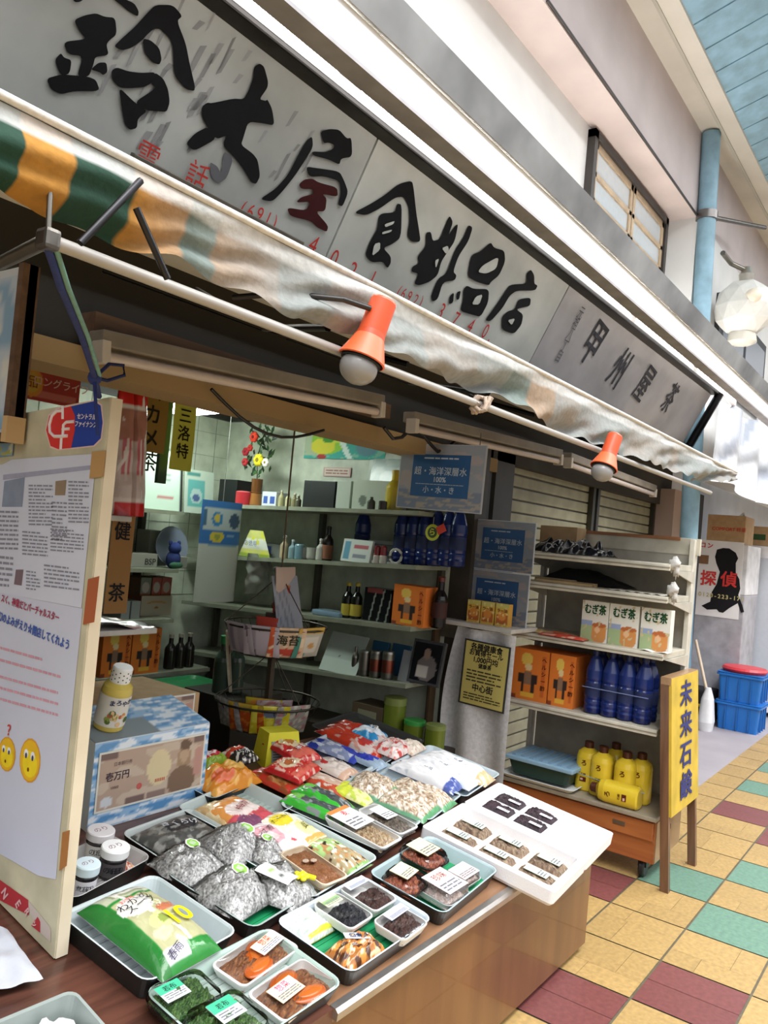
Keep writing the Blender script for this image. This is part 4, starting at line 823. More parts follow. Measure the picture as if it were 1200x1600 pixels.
# --- rows toward the shop: blue bags, nuts, white packs, red and blue bags
tray([(545, 1228), (602, 1192), (532, 1138), (468, 1164)], 'pale tray with blue-printed bags', floor=H('#a9b8c2'), rim=H('#b4c2cc'), h=.042)
pouch([(549, 1194), (566, 1180), (500, 1148), (481, 1156)], 'long blue and lilac printed bag', .026, .03, paint(H('#8b97b8'), ('r', 0, .75, 1, 1, H('#2f3f9c')), ('n', 6, 2, .1, H('#c9cfe0')), ('e', .6, .25, .25, .16, H('#3a48a8')), ('r', 0, 0, 1, .1, H('#3a48a8'))))
pouch([(533, 1222), (558, 1203), (517, 1180), (487, 1184)], 'white bag with a red dot and dark writing next to the blue bag', .024, .03, paint(H('#e3d6cc'), ('e', .25, .7, .1, .1, H('#c43c3c')), ('r', 0, 0, 1, .15, H('#d9b49c'))), texts=[('とろろ', .6, .45, .022, INKB, -25, .01)])
m = None
pouch([(588, 1204), (605, 1193), (566, 1172), (545, 1178)], 'small bag with a bright blue bow print', .022, .03, paint(H('#9fb4c8'), ('e', .35, .6, .25, .3, H('#2f3fb0')), ('e', .7, .5, .22, .25, H('#3c4cc0'))))
tray([(660, 1289), (715, 1251), (606, 1180), (545, 1219)], 'pale tray with three clear bags of dried fish flakes', floor=H('#a9b8c2'), rim=H('#b4c2c6'), h=.042)
NUT = paint(H('#b9a48c'), ('n', 16, 3, .05, H('#d9cbb8')), ('n', 20, 8, .12, H('#8f755c')), ('n', 18, 14, .25, H('#e8e0d4')), ('r', 0, .93, 1, 1, H('#3a8a78')), ('r', 0, 0, 1, .05, H('#5c9a6a')), ('r', 0, 0, .04, 1, H('#6aa07c')))
for q, lb in (([(602, 1254), (622, 1224), (574, 1200), (534, 1222)], 'clear bag of pale dried flakes nearest the leek packs'), ([(655, 1288), (677, 1268), (630, 1217), (595, 1240)], 'clear bag of pale dried flakes at the tray front corner'), ([(684, 1274), (703, 1257), (641, 1203), (618, 1214)], 'clear bag of pale dried flakes alongside the white packs')):
    pouch(q, lb, .034, .034, NUT, group='bags of dried flakes', wr=.45)
tray([(722, 1251), (774, 1214), (682, 1158), (613, 1190)], 'pale tray with long white packs at the counter end', floor=H('#a9b8c2'), rim=H('#b9c6cc'), h=.042)
WP = lambda k: paint(H('#e9e8ea'), ('r', 0, .0, 1, .16, (H('#4a5a9a'), H('#d8b98c'), H('#cfd6e0'))[k]), ('n', 9, 3 + k, .45, H('#c9d0d8')), ('e', .5, .92, .05, .02, H('#303038')))
for k, (q, lb) in enumerate((([(699, 1243), (717, 1229), (639, 1176), (620, 1186)], 'long white pack with a blue foot, nearest the flake bags'), ([(748, 1231), (767, 1217), (684, 1163), (666, 1172)], 'long white pack with an orange picture at its foot'), ([(723, 1236), (742, 1223), (662, 1169), (643, 1178)], 'long white pack between the two other white ones'))):
    pouch(q, lb, .040, .032, WP(k), group='long white packs', texts=[('昆布', .5, .5, .02, H('#5a6a7a'), 90)])
tray([(602, 1192), (658, 1156), (560, 1112), (486, 1128)], 'dark tray at the back with red and blue bags', floor=H('#2a2c2c'), rim=H('#2a2c2c'), h=.02)
RB = lambda c: paint(c, ('r', 0, .1, 1, .42, H('#e4d2cc')), ('n', 7, 3, .25, H('#d8a090')), ('e', .5, .3, .3, .1, H('#c43c34')), ('r', 0, .9, 1, 1, H('#8a2018')))
pouch([(577, 1186), (602, 1176), (530, 1128), (500, 1134)], 'orange-red bag with white print at the outer end of the dark tray', .03, .03, RB(H('#c9402a')), group='bags on the dark tray')
pouch([(590, 1170), (612, 1160), (545, 1120), (518, 1126)], 'red bag with white print beside the blue bag', .03, .04, RB(H('#b83826')), group='bags on the dark tray')
pouch([(580, 1163), (604, 1147), (570, 1128), (553, 1137)], 'bright blue and white bag on the dark tray', .03, .05, paint(H('#2f8fc9'), ('d', .5, .8, .4, H('#e4eaf0')), ('n', 6, 3, .3, H('#8fc4e4'))), group='bags on the dark tray', texts=[('塩', .6, .4, .04, WHITE)])
pouch([(612, 1187), (644, 1167), (618, 1146), (584, 1160)], 'white bag with pink speckles at the foot of the dark tray', .03, .045, paint(H('#e6d6d0'), ('n', 9, 3, .25, H('#d88a80')), ('n', 6, 9, .3, H('#c94a48'))), group='bags on the dark tray', texts=[('えび', .5, .5, .03, RED)])
pouch([(640, 1180), (665, 1166), (640, 1152), (618, 1160)], 'cream-white bag next to the long white packs', .028, .04, paint(H('#e2d4c4'), ('n', 7, 3, .3, H('#c9a890'))), group='bags on the dark tray')

# --- things at the left end of the counter
a = onc(140, 1300); xL, xR, yF = 1.372, 1.792, 1.925; zB = SLOPE(1.925); zT = .842
t = thing('banknote_box', 'box printed with a big banknote and blue sky, topped by a yellow bottle', 'box', T((xL + xR) / 2, yF, zB))
w = xR - xL; hB = zT - zB
SKY = H('#8fb4d6')
def sky(u, v): k = noise.noise(Vector((u * 6, v * 14, 2))) + .3 * noise.noise(Vector((u * 19, v * 30, 4))); return H('#dfe6ee') if k > .12 else (H('#5f93c4') if k < -.15 else H('#93b7d8'))
m = MB(); m.prism([(0, .0), (0, hB), (.20, hB + .05), (.20, .04)], -w / 2, w / 2, H('#cfd8de'), 'paper', YZ)
m.sheet(lambda u, v: ((u - .5) * w, -.0012, .002 + v * (hB - .004)), 50, 40, sky, 'gloss')
sl_ = lambda v: (v * .20, hB + .002 + v * .05)
m.sheet(lambda u, v: ((u - .5) * w, *sl_(v)), 40, 20, lambda u, v: H('#7d878c') if v < .5 and u < .55 else sky(u, v + 3), 'paper')
m.build('body', t)
G = fr((0, -.003, hB * .54), (1, 0, 0), (0, 0, 1))
def note(mb, w, h, G):
    NB = H('#b59c8a')
    mb.bx((-w / 2 - .006, -h / 2 - .006, 0), (w / 2 + .006, h / 2 + .006, .001), H('#d8d6cc'), 'paper', 0, G)
    mb.sheet(lambda u, v: ((u - .5) * w, (v - .5) * h, .0014), 50, 30, paint(NB, ('n', 4, 2, .15, H('#c4b19e')), ('e', .80, .62, .07, .24, H('#a08468')), ('e', .80, .68, .045, .16, H('#b79c80')), ('e', .79, .2, .14, .28, H('#7c6350')), ('e', .805, .88, .06, .1, H('#6d5646')), ('r', 0, .9, .14, 1, H('#77605a')), ('r', .9, .88, 1, 1, H('#77605a')), ('e', .95, .5, .05, .3, H('#b98d80')), ('r', .25, .0, .42, .1, H('#77605a')), ('r', .45, 0, .62, .1, H('#8a736a')), ('e', .55, .55, .115, .33, H('#d8c79e')), ('e', .08, .12, .05, .09, H('#cfd2d6'))), 'paper', G)
    mb.text('壱万円', h * .17, H('#4c3f4a'), G @ T(-w * .34, h * .06, .0025), .015); mb.text('日本銀行券', h * .08, H('#6c5a5a'), G @ T(-w * .3, h * .28, .0025))
    mb.text('10000', h * .07, H('#5c4a48'), G @ T(-w * .36, -h * .14, .0025)); mb.lathe([(h * .06, .002), (h * .06, .0024)], [H('#c2615c')], 'ink', 12, G @ T(-w * .13, -h * .22, 0))
    for k in range(6): mb.bx((.02 * w + k * w * .017, -h * .22, .002), (.028 * w + k * w * .017, -h * .16, .0026), H('#c45a4a'), 'ink', 0, G)
m = MB(); note(m, w * .90, hB * .64, G); m.build('banknote_print', t)
# dressing bottle
p = Vector((1.475, 2.0, hB)); zz = zT + .075 * .25 + .006
t = thing('sauce_bottle', 'yellow dressing bottle with a checkered white cap', 'bottle', Matrix.Translation((1.458, 1.995, zT + .0195)) @ Matrix.Rotation(R_(14), 4, 'X') @ Matrix.Scale(.94, 4))
YB_ = H('#c9b45a')
m = MB(); m.lathe([(.04, 0), (.046, .006), (.047, .02), (.047, .125), (.044, .142), (.030, .155), (.027, .16)], [YB_], 'gloss', 28); m.build('body', t)
m = MB(); m.lathe([(.0478, .02), (.0478, .118)], [H('#d5d2cc')], 'paper', 28, caps=False)
Bq = lambda a, z: Matrix.Translation((math.sin(a) * .0482, -math.cos(a) * .0482, z)) @ fr((0, 0, 0), (math.cos(a), math.sin(a), 0), (0, 0, 1))
for i, ch in enumerate('まろやか'): m.text(ch, .02, H('#232a5c'), Bq(-.75 + i * .4, .098 + (.004 if i % 2 else 0)), .02)
for k in range(16): m.lathe([(random.uniform(.006, .011), .0002 + k * 1e-5), (.001, .0004 + k * 1e-5)], [random.choice([H('#c98a4a'), H('#8a9a4a'), H('#d8b890'), H('#a8604a'), H('#5c6e3a')])], 'ink', 8, Bq(random.uniform(-.9, .5), random.uniform(.03, .07)))
m.build('paper_label', t)
m = MB(); m.lathe([(.030, .155), (.031, .16), (.031, .2), (.028, .204), (.01, .2045)], [H('#e8e8e8')], 'plastic', 28)
for r_ in range(5):
    for k in range(16):
        if (k + r_) % 2 == 0: a = k * .3927; m.lathe([(.0028, 0), (.0028, .0004)], [H('#4a5048')], 'ink', 4, Matrix.Translation((math.sin(a) * .0312, -math.cos(a) * .0312, .163 + r_ * .0072)) @ fr((0, 0, 0), (math.cos(a), math.sin(a), 0), (0, 0, 1)))
m.build('cap', t)
# second carton behind, printed with the same note
t = thing('carton', 'brown carton edged with banknote print, standing behind the sky-printed box', 'box', T(1.60, 2.30, .30))
m = MB(); m.bx((-.2, -.13, 0), (.36, .2, .575), (1, 1, 1), 'cardboard', .004); m.build('body', t)
m = MB(); note(m, .5, .12, fr((.08, -.1325, .51), (1, 0, 0), (0, 0, 1))); m.build('banknote_print', t)
# plain trolley tray and plastic at the frame corner
a = onc(20, 1520, .02)
m = MB(); sd = 5
p = [onc(u, v, .01) for u, v in ((-90, 1575), (66, 1538), (10, 1460), (-90, 1440))]
def cr(u, v): q = lerp(lerp(p[0], p[1], u), lerp(p[3], p[2], u), v); return q + TN * (.012 + .012 * noise.noise(Vector((u * 4, v * 4, 1))))
m.sheet(cr, 24, 24, H('#b9bcc4'), 'bag'); solo(m, 'plastic_wrap', 'sheet of whitish plastic wrap on the dark counter top below the white board', 'plastic')
t_q = [(60, 1760), (230, 1670), (112, 1545), (-60, 1618)]
Mq, w, d = fit(t_q, .05); Mq = Mq @ T(0, 0, -.05)
t = thing('clear_bin', 'grey translucent box at the near counter corner with white plastic inside', 'box', Mq)
m = MB(); gq = H('#8f9894'); m.loft([rr(w * .94, d * .94, .02, .001), rr(w * .99, d * .99, .02, .045), rr(w, d, .022, .05), rr(w * .94, d * .93, .018, .05), rr(w * .9, d * .9, .018, .006)], [gq], 'plastic'); m.build('body', t)
m = MB(); m.sheet(lambda u, v: ((u - .5) * w * .8, (v - .5) * d * .8, .012 + .05 * abs(noise.noise(Vector((u * 5, v * 5, 8))))), 18, 18, H('#e3e7e6'), 'bag', smooth=False)
solo(m, 'plastic_bag', 'crumpled white plastic bag inside the grey translucent box', 'bag', Mq)

# ================================================================ LEANING WHITE BOARD with notices
BXP = 1.03; BZ0, BZ1, BY0, BY1 = SLOPE(1.52) + .003, 1.742, 1.515, 1.985
t = thing('notice_board', 'cream plywood notice board standing on the counter, covered with printed sheets', 'board', FX((BXP, 1.75, 0)))
bl = lambda u, v: (-(onx(u, v, BXP).y - 1.75), onx(u, v, BXP).z)
xr = -(BY0 - 1.75); xl = -(BY1 - 1.75)
m = MB(); m.prism([(xl, BZ0 + .08), (xr, BZ0), (xr, BZ1), (xl, BZ1 - .04)], -.03, 0, H('#c9c3a6'), 'paint', None); m.build('panel', t)
m = MB(); m.bx((xr - .0005, BZ0, -.03), (xr + .004, BZ1, -.002), (1, 1, 1), 'wood_pale'); m.build('edge_strip', t)
def pq(mb, pts, z, col, mat='paper'): mb.add([(*bl(u, v), z) for u, v in pts], [tuple(range(len(pts)))], col, mat)
# finance sticker
m = MB()
oval = [(73, 672), (78, 650), (90, 640), (125, 632), (148, 627), (158, 634), (161, 660), (158, 685), (147, 696), (120, 699), (92, 702), (80, 697)]
pq(m, [(71, 672), (76, 648), (90, 637), (125, 630), (149, 625), (160, 632), (163, 660), (160, 687), (148, 698), (120, 701), (92, 704), (79, 700)], .0008, H('#e6c8c0')); pq(m, oval, .0012, H('#1f3f9c'))
pq(m, [(73, 672), (78, 650), (90, 640), (112, 635), (118, 650), (118, 672), (112, 700), (92, 702), (80, 697)], .0016, H('#d3302c'))
W2 = H('#efe6e6')
pq(m, [(97, 634), (101, 634), (101, 655), (97, 655)], .002, W2); pq(m, [(95, 684), (99, 684), (98, 702), (94, 702)], .002, W2)
m.tube([(*bl(u, v), .002) for u, v in ((97, 642), (90, 643), (83, 650), (79, 664), (80, 676), (86, 682), (97, 682), (107, 681))], .0042, W2, 'paper', 5)
m.tube([(*bl(u, v), .002) for u, v in ((117, 659), (105, 660), (101, 664), (100, 680))], .004, W2, 'paper', 5); m.tube([(*bl(u, v), .002) for u, v in ((99, 671), (110, 670))], .0035, W2, 'paper', 5)
for s, u, v in (('セントラル', 137, 652), ('ファイナンス', 136, 664)): m.text(s, .0145, W2, T(*bl(u, v), .003, -.05), .03)
m.build('sticker', t)
# newspaper-like sheet
m = MB(); S1 = [(5, 726), (20, 718), (152, 709), (128, 950), (0, 926), (-40, 915), (-30, 726)]
pq(m, S1, .0015, H('#ccd0de'))
def qd(mb, a, b, c, d, z, col): pq(mb, [a, b, c, d], z, col, 'ink')
qd(m, (6, 742), (144, 727), (143, 734), (6, 750), .002, H('#a3a5b8'))
qd(m, (8, 752), (40, 746), (36, 792), (4, 792), .002, H('#8a95a8')); qd(m, (88, 752), (105, 750), (103, 774), (87, 774), .002, H('#94826c')); qd(m, (26, 890), (38, 890), (35, 915), (23, 913), .002, H('#7c6a70'))
def block(mb, u0, v0, u1, v1, n, col, z=.0022, sk=.0):
    for i in range(n):
        v = v0 + (v1 - v0) * (i + .5) / n; u = u0; h = min(2.0, (v1 - v0) / n * .22); e = u1 - random.choice([0, 0, 0, .3]) * (u1 - u0)
        while u < e:
            w = min(random.uniform(3, 11), e - u); s = (u - u0) * sk
            qd(mb, (u, v - h + s), (u + w, v - h + s + w * sk), (u + w, v + h + s + w * sk), (u, v + h + s), z, col); u += w + 1.4
TX = H('#8b8c98')
block(m, 46, 756, 84, 822, 12, TX, sk=.02); block(m, 108, 750, 140, 818, 12, TX, sk=.03); block(m, 0, 796, 30, 860, 9, TX, sk=.03); block(m, 82, 782, 106, 845, 10, TX, sk=.06)
block(m, 36, 828, 76, 868, 7, TX, sk=.08); block(m, 80, 824, 132, 862, 7, TX, sk=.08); block(m, 0, 866, 22, 918, 6, TX, sk=.1); block(m, 42, 890, 64, 922, 6, TX, sk=.12); block(m, 70, 880, 125, 918, 6, TX, sk=.12)
m.build('news_sheet', t)
# lower sheet with red and blue writing and two yellow faces
m = MB(); S2 = [(-60, 925), (0, 926), (130, 951), (95, 1290), (88, 1374), (60, 1368), (20, 1345), (-60, 1300)]
pq(m, S2, .0012, H('#c6cad9'))
def tx(s, u, v, size, col, rot=-.28, bold=.01):
    m.text(s, size, col, T(*bl(u, v), .003, rot), bold, .8)
tx('スく、神業だとバーチャルスター', 47, 950, .021, H('#a8435c'), -.06, .02); tx('幻のよみがえり☆開店してくれよう', 52, 985, .024, H('#4a63ac'), -.08, .03)
for (u0, v0, u1, v1, n) in ((0, 1002, 96, 1040, 2), (0, 1048, 92, 1100, 3)): block(m, u0, v0, u1, v1, n, H('#cf9aa6'), sk=.28)
m.build('message_sheet', t)
def face(u, v, ru, rv, q):
    m = MB(); c = bl(u, v); a = abs(bl(u + ru, v)[0] - c[0]); b = abs(bl(u, v + rv)[1] - c[1])
    E = lambda x, y, rx, ry, z, col: m.add([(c[0] + x * a + rx * a * math.cos(k * .3927), c[1] + y * b + ry * b * math.sin(k * .3927), z) for k in range(16)], [tuple(range(16))], col, 'ink')
    E(0, 0, 1, 1, .002, H('#d99a3c')); E(0, 0, .9, .92, .0024, H('#e3b62e')); E(.05, -.15, .7, .6, .0027, H('#ecd22c'))
    for s in (-.38, .25): E(s, .25, .2, .2, .003, H('#e8e8ea')); E(s + .02, .16, .1, .13, .0034, H('#4a4a55'))
    E(-.05, -.42, .1, .1, .003, H('#7a4a20'))
    if q: m.text('？', .032, H('#c4483c'), T(c[0] + a * .2, c[1] + b * 1.35, .003), .03)
    m.build('face_picture', t)
face(12, 1178, 14, 28, True); face(48, 1188, 17, 36, False)
m = MB(); pq(m, [(-20, 655), (25, 660), (22, 712), (-20, 716)], .003, H('#6fa3c9')); m.sheet(lambda u, v: (*lerp(Vector(bl(-20, 714)), Vector(bl(23, 662)), 0).to_2d(), .004) if 0 else (lerp(bl(-20, 700)[0], bl(23, 700)[0], u), lerp(bl(10, 712)[1], bl(10, 662)[1], v), .004), 16, 14, paint(H('#8fb4cf'), ('n', 5, 2, .1, H('#b9b96a')), ('n', 6, 7, .25, H('#dfe2d0'))), 'gloss'); m.build('picture_card', t)
for q, c in (([(146, 706), (168, 704), (164, 745), (142, 748)], H('#b9915a')), ([(140, 905), (158, 900), (150, 972), (132, 976)], H('#a85a34')), ([(20, 640), (38, 638), (36, 672), (20, 674)], H('#b99a6c')), ([(100, 1300), (112, 1296), (107, 1352), (95, 1360)], H('#a8713a'))):
    m = MB(); pq(m, q, .004, c); m.build('tape', t)
m = MB(); pq(m, [(-40, 1335), (0, 1374), (45, 1406), (46, 1430), (0, 1406), (-40, 1366)], .0015, H('#b03038')); pq(m, [(42, 1416), (46, 1408), (64, 1430), (80, 1450), (80, 1472), (62, 1456)], .0012, H('#c4b6ac')); pq(m, [(60, 1432), (64, 1440), (64, 1457), (50, 1446)], .0018, H('#b03038'))
for ch, u, v, s in (('N', 9, 1396, .034), ('E', 30, 1412, .032), ('R', 44, 1424, .026), ('ッ', 55, 1442, .024)): m.text(ch, s, H('#e3b4b4'), T(*bl(u, v), .003, -.75), .04, .8)
m.build('red_sticker', t)
# rope
t = thing('rope', 'blue and green cord tied from the pipe end to the cream notice board', 'rope', T(*pl))
a = ony(150, 612, 1.50) ; A = Vector((0, 0, -.01))
q = [A, ony(95, 450, 1.12) - pl, ony(127, 525, 1.3) - pl, ony(148, 590, 1.46) - pl, Vector((BXP - .01, 1.54, BZ1 + .0)) - pl]
m = MB(); m.tube(q, .006, H('#27346c'), 'cloth', 6); m.build('blue_cord', t)
m = MB(); q2 = [p + Vector((.012, 0, .004)) for p in q[:4]]; m.tube(q2, .0045, H('#6f9a92'), 'cloth', 6); m.build('green_cord', t)
e = q[3]
m = MB(); m.ball(e, (.016, .012, .016), H('#27346c'), 'cloth', 8, 6); m.tube([e, e + Vector((.03, -.0, .035)), e + Vector((.065, 0, .04)), e + Vector((.07, 0, .02)), e + Vector((.03, 0, .0)), e], .004, H('#1c2550'), 'cloth', 6); m.tube([e, e + Vector((-.008, -.02, -.04)), e + Vector((-.006, -.04, -.12))], .004, H('#27346c'), 'cloth', 6); m.build('bow', t)
# framed picture above it, at the frame's edge
t = thing('framed_poster', 'wood-framed bluish poster hanging under the awning at the frame edge', 'poster', FX((.99, 2.0, 0)))
z0, z1 = onx(20, 690, .99).z, onx(20, 418, .99).z; y0 = onx(30, 560, .99).y
xx = -(y0 - 2.0)
m = MB(); m.bx((xx - .3, z0, -.025), (xx, z1, -.004), H('#d2d6d8'), 'paper'); m.sheet(lambda u, v: (xx - .29 + .255 * u, z0 + .03 + (z1 - z0 - .05) * v, -.002), 14, 14, paint(H('#c3cfd8'), ('n', 4, 2, .1, H('#8fb0c9')), ('n', 5, 8, .25, H('#dcdcd4'))), 'paper'); m.build('poster', t)
m = MB(); m.bx((xx - .022, z0, -.03), (xx, z1, .012), (1, 1, 1), 'wood_beam'); m.bx((xx - .32, z0 - .0, -.03), (xx, z0 + .02, .012), (1, 1, 1), 'wood_beam'); m.bx((xx - .02, z0 - .002, -.032), (xx + .001, z0 + .06, .014), H('#c9a878'), 'paper'); m.build('frame', t)
m = MB(); m.tube([(xx - .05, z1, -.01), (xx - .06, 2.02, -.01)], .004, H('#6a6460'), 'metal', 5); m.tube([(xx - .25, z1, -.01), (xx - .26, 2.02, -.01)], .004, H('#6a6460'), 'metal', 5); m.build('hanging_wire', t)
# red and orange advertising strip inside
a, b = ony(20, 628, 2.9), ony(128, 580, 2.9)
t = thing('advert_strip', 'red advertising strip with an orange disc, high behind the notice board', 'poster', FY(((a.x + b.x) / 2, 2.9, (a.z + b.z) / 2)))
w, h = b.x - a.x, .13
m = MB(); m.sheet(lambda u, v: ((u - .5) * w, (v - .5) * h, 0), 50, 24, paint(H('#a8352a'), ('r', .05, .1, .95, .3, H('#c46a5c')), ('e', .25, .5, .17, .42, H('#d08a2c')), ('e', .25, .5, .12, .3, H('#c9a23a'))), 'paper'); m.text('ロングライフ', .04, H('#e0b8a8'), T(w * .2, .01, .002), .01); m.text('品', .05, H('#8a3a20'), T(-w * .25, 0, .002)); m.build('printed_strip', t)
m = MB(); m.bx((-w / 2, h / 2, -.01), (w / 2, h / 2 + .012, 0), H('#8fa88c'), 'plastic')
for s in (-.4, .4): m.bx((s * w - .004, h / 2, -.008), (s * w + .004, 2.2 - (a.z + b.z) / 2, -.002), H('#6a6a60'), 'metal')
m.build('hanger', t)

# ================================================================ SHELVING UNIT outside, by the post
SX = 3.80; UY0, UY1 = 1.07, 1.90
WSH = H('#b9b4a5')
t = thing('shelving_unit', 'tall grey-white steel shelving unit on an orange wood base cabinet with castors', 'shelf', T(SX, (UY0 + UY1) / 2, 0))
hy = (UY1 - UY0) / 2
m = MB(); m.bx((.02, -hy, .085), (.42, hy, .285), (1, 1, 1), 'wood_orange', .004)
m.build('base_cabinet', t)
m = MB(); m.bx((.008, -hy + .01, .19), (.02, hy - .01, .275), (1, 1, 1), 'wood_orange', .004); m.bx((.004, -hy + .14, .225), (.01, -hy + .20, .245), H('#8a7f74'), 'metal', .003); m.build('drawer', t)
m = MB(); m.bx((.022, -hy - .004, .09), (.418, -hy + .004, .28), (1, 1, 1), 'wood_side'); m.bx((.2, -hy - .006, .20), (.24, -hy - .003, .225), (.02, .02, .02), 'matte'); m.build('end_panel', t)
m = MB(); m.bx((-.01, -hy - .005, .285), (.43, hy + .005, .305), H('#9b917f'), 'paint', .004); m.build('deck', t)
m = MB(); m.bx((.40, -hy + .02, .30), (.415, hy - .02, 1.56), H('#a39e92'), 'paint'); m.build('back_panel', t)
m = MB(); m.bx((.395, -hy, 1.53), (.42, hy, 1.615), H('#bdb8a8'), 'paint', .003); m.bx((.392, -hy + .1, 1.60), (.396, hy - .2, 1.618), H('#9c6a48'), 'paint'); m.build('top_rail', t)
for s in (-1, 1):
    yy = s * (hy - .03 if s < 0 else hy); m = MB(); m.bx((.36, yy - .012, .30), (.43, yy + .012, 1.61), H('#c6c2b6'), 'paint', .003); m.build('upright', t)
SZ = [.705, 1.058, 1.325, 1.478]
for k, z in enumerate(SZ):
    m = MB(); m.bx((0, -hy + .025, z - .03), (.395, hy - .025, z), WSH, 'paint', .003); m.bx((-.006, -hy + .025, z - .032), (.004, hy - .025, z - .003), H('#cfcabb'), 'paint', .003)
    m.bx((-.008, -hy + .025, z - .02), (-.005, hy - .025, z - .014), H('#8f8a7c'), 'paint')
    for s in (-1, 1): m.prism([(0.02, z - .03), (.39, z - .03), (.39, z - .09)], s * hy * .95 - .004, s * hy * .95 + .004, H('#b3aea2'), 'paint', Matrix(((1, 0, 0, 0), (0, 0, -1, 0), (0, 1, 0, 0), (0, 0, 0, 1))))
    m.build('shelf', t)
for x in (.07, .36):
    for s in (-1, 1):
        m = MB(); m.lathe([(.036, -.014), (.042, -.008), (.042, .008), (.036, .014)], [(.015, .015, .016)], 'plastic', 16, T(x, s * (hy - .06), .042, 0, R_(90))); m.bx((x - .02, s * (hy - .06) - .02, .05), (x + .02, s * (hy - .06) + .02, .088), (.05, .05, .055), 'metal'); m.build('castor', t)
m = MB(); m.bx((.03, hy + .005, .30), (.07, hy + .03, .72), (1, 1, 1), 'wood_beam'); m.build('side_slat', t)
SY = (UY0 + UY1) / 2
def shx(u, v, x=SX): p = onx(u, v, x); return p
# barley tea boxes
def teabox(u0, u1, k):
    x = SX + .06; a, b = onx(u0, 970, x), onx(u1, 970, x); y = (a.y + b.y) / 2; w = abs(a.y - b.y) - .004; z = SZ[1]; h = .20
    t = thing('tea_box', ('white barley tea box at the post side of its row', 'white barley tea box in the middle of its row', 'white barley tea box nearest the shelf end in its row')[k], 'box', FX((x, y, z)), 'barley tea boxes')
    m = MB(); m.bx((-w / 2, 0, -.06), (w / 2, h, 0), H('#d8d6cc'), 'paper', .002)
    m.sheet(lambda u, v: ((u - .5) * w, v * h, .0005), 30, 40, paint(H('#dcdad0'), ('r', 0, 0, .5, .4, H('#9fb283')), ('r', 0, .38, .4, .5, H('#8f9fc0')), ('d', .42, 1.2, .0, H('#c9cfb8')) if 0 else ('e', .68, .12, .26, .16, H('#c98a4e')), ('r', .42, .12, .94, .42, H('#cf8a48')), ('e', .68, .42, .28, .06, H('#b5622e')), ('e', .62, .3, .1, .08, H('#e0b489')), ('n', 8, 3 + k, .42, H('#c4b48a'))), 'paper'); m.build('body', t)
    m = MB(); m.text('むぎ茶', .052, H('#1f4a2c'), T(0, h * .78, .003), .03, .72); m.build('lettering', t)
teabox(908, 951, 0); teabox(951, 999, 1); teabox(1001, 1049, 2)
# orange boxes
def orangebox(M, w, h, d, name_lab, group='orange gift boxes', side=1):
    t = thing('gift_box', name_lab, 'box', M, group)
    m = MB(); m.bx((-w / 2, 0, -d), (w / 2, h, 0), H('#d8742a'), 'paper', .002)
    m.sheet(lambda u, v: ((u - .5) * w, v * h, .0006), 30, 44, paint(H('#de7a28'), ('e', .40, .80, .16, .13, H('#e8c65a')), ('e', .46, .64, .10, .07, H('#e6cf9a')), ('r', .20, .34, .40, .52, H('#2a1c18')), ('r', .52, .34, .72, .52, H('#2a1c18')), ('r', .28, .12, .36, .36, H('#2a1c18')), ('r', .56, .12, .64, .36, H('#2a1c18')), ('r', .36, .30, .56, .56, H('#8a6a52')), ('r', .3, .05, .66, .14, H('#e6b13a')), ('r', .0, 0, .15, .07, H('#8a3a1a')), ('r', .82, .1, .92, .9, H('#c9601f'))), 'paper'); m.build('body', t)
    m = MB()
    for i, ch in enumerate('ヘルシー酢'): m.text(ch, .028, H('#4a2412'), T(w * .38, h * .82 - i * .036, .003), .01)
    m.build('lettering', t)
for k, (u0, u1) in enumerate(((799, 857), (858, 899))):
    x = SX + .05; a, b = onx(u0, 1055, x), onx(u1, 1055, x)
    orangebox(FX((x, (a.y + b.y) / 2, SZ[0])), abs(a.y - b.y) - .004, .262, .2, ('larger orange gift box with a figure print on the outdoor shelving unit', 'narrower orange gift box next to the blue bottles')[k])
# blue water bottles
def bottle(M, label, group, r=.044, h=.315, col=(.05, .10, .42), mat='plastic'):
    t = thing('water_bottle', label, 'bottle', M, group)
    pr = [(r * .7, 0), (r * .96, .006), (r, .03)]
    for k in range(5): z = .04 + k * .03; pr += [(r * .94, z), (r, z + .012), (r, z + .024)]
    pr += [(r * .98, .215), (r * .6, .27), (r * .33, .285), (r * .33, h - .02)]
    m = MB(); m.lathe(pr, [H('#1c2f70'), H('#121f55'), H('#1a2b66')], 'gloss', 18); m.build('body', t)
    m = MB(); m.lathe([(r * .985, .085), (r * 1.005, .087), (r * 1.005, .15), (r * .985, .152)], [H('#17244f')], 'paper', 18, caps=False); m.build('label_band', t)
    m = MB(); m.lathe([(r * .4, h - .022), (r * .4, h), (r * .2, h + .001)], [H('#1a2450')], 'plastic', 14); m.build('cap', t)
    return t
bt = None
for r_ in range(2):
    for k in range(4):
        u = 926 + 26 * k; p = onx(u, 1100, SX + .075); y = p.y
        M = T(SX + .075 + r_ * .092, y, SZ[0])
        lab = ('blue bottle in the front row on the shelving unit, ' if r_ == 0 else 'blue bottle in the back row on the shelving unit, ') + ('next to the orange box', 'second from the orange box', 'second from the shelf end', 'at the shelf end')[k]
        if bt is None: bt = bottle(M, lab, 'blue bottles on the shelving unit')
        else: dup(bt, M, lab)
m = MB()
for z in (.13,): m.tube([(SX + .028, onx(913, 1100, SX + .075).y, SZ[0] + z), (SX + .028, onx(1017, 1100, SX + .075).y, SZ[0] + z)], .0025, H('#6f7da8'), 'plastic', 5)
solo(m, 'packing_band', 'thin pale band running across the front row of blue bottles', 'band')
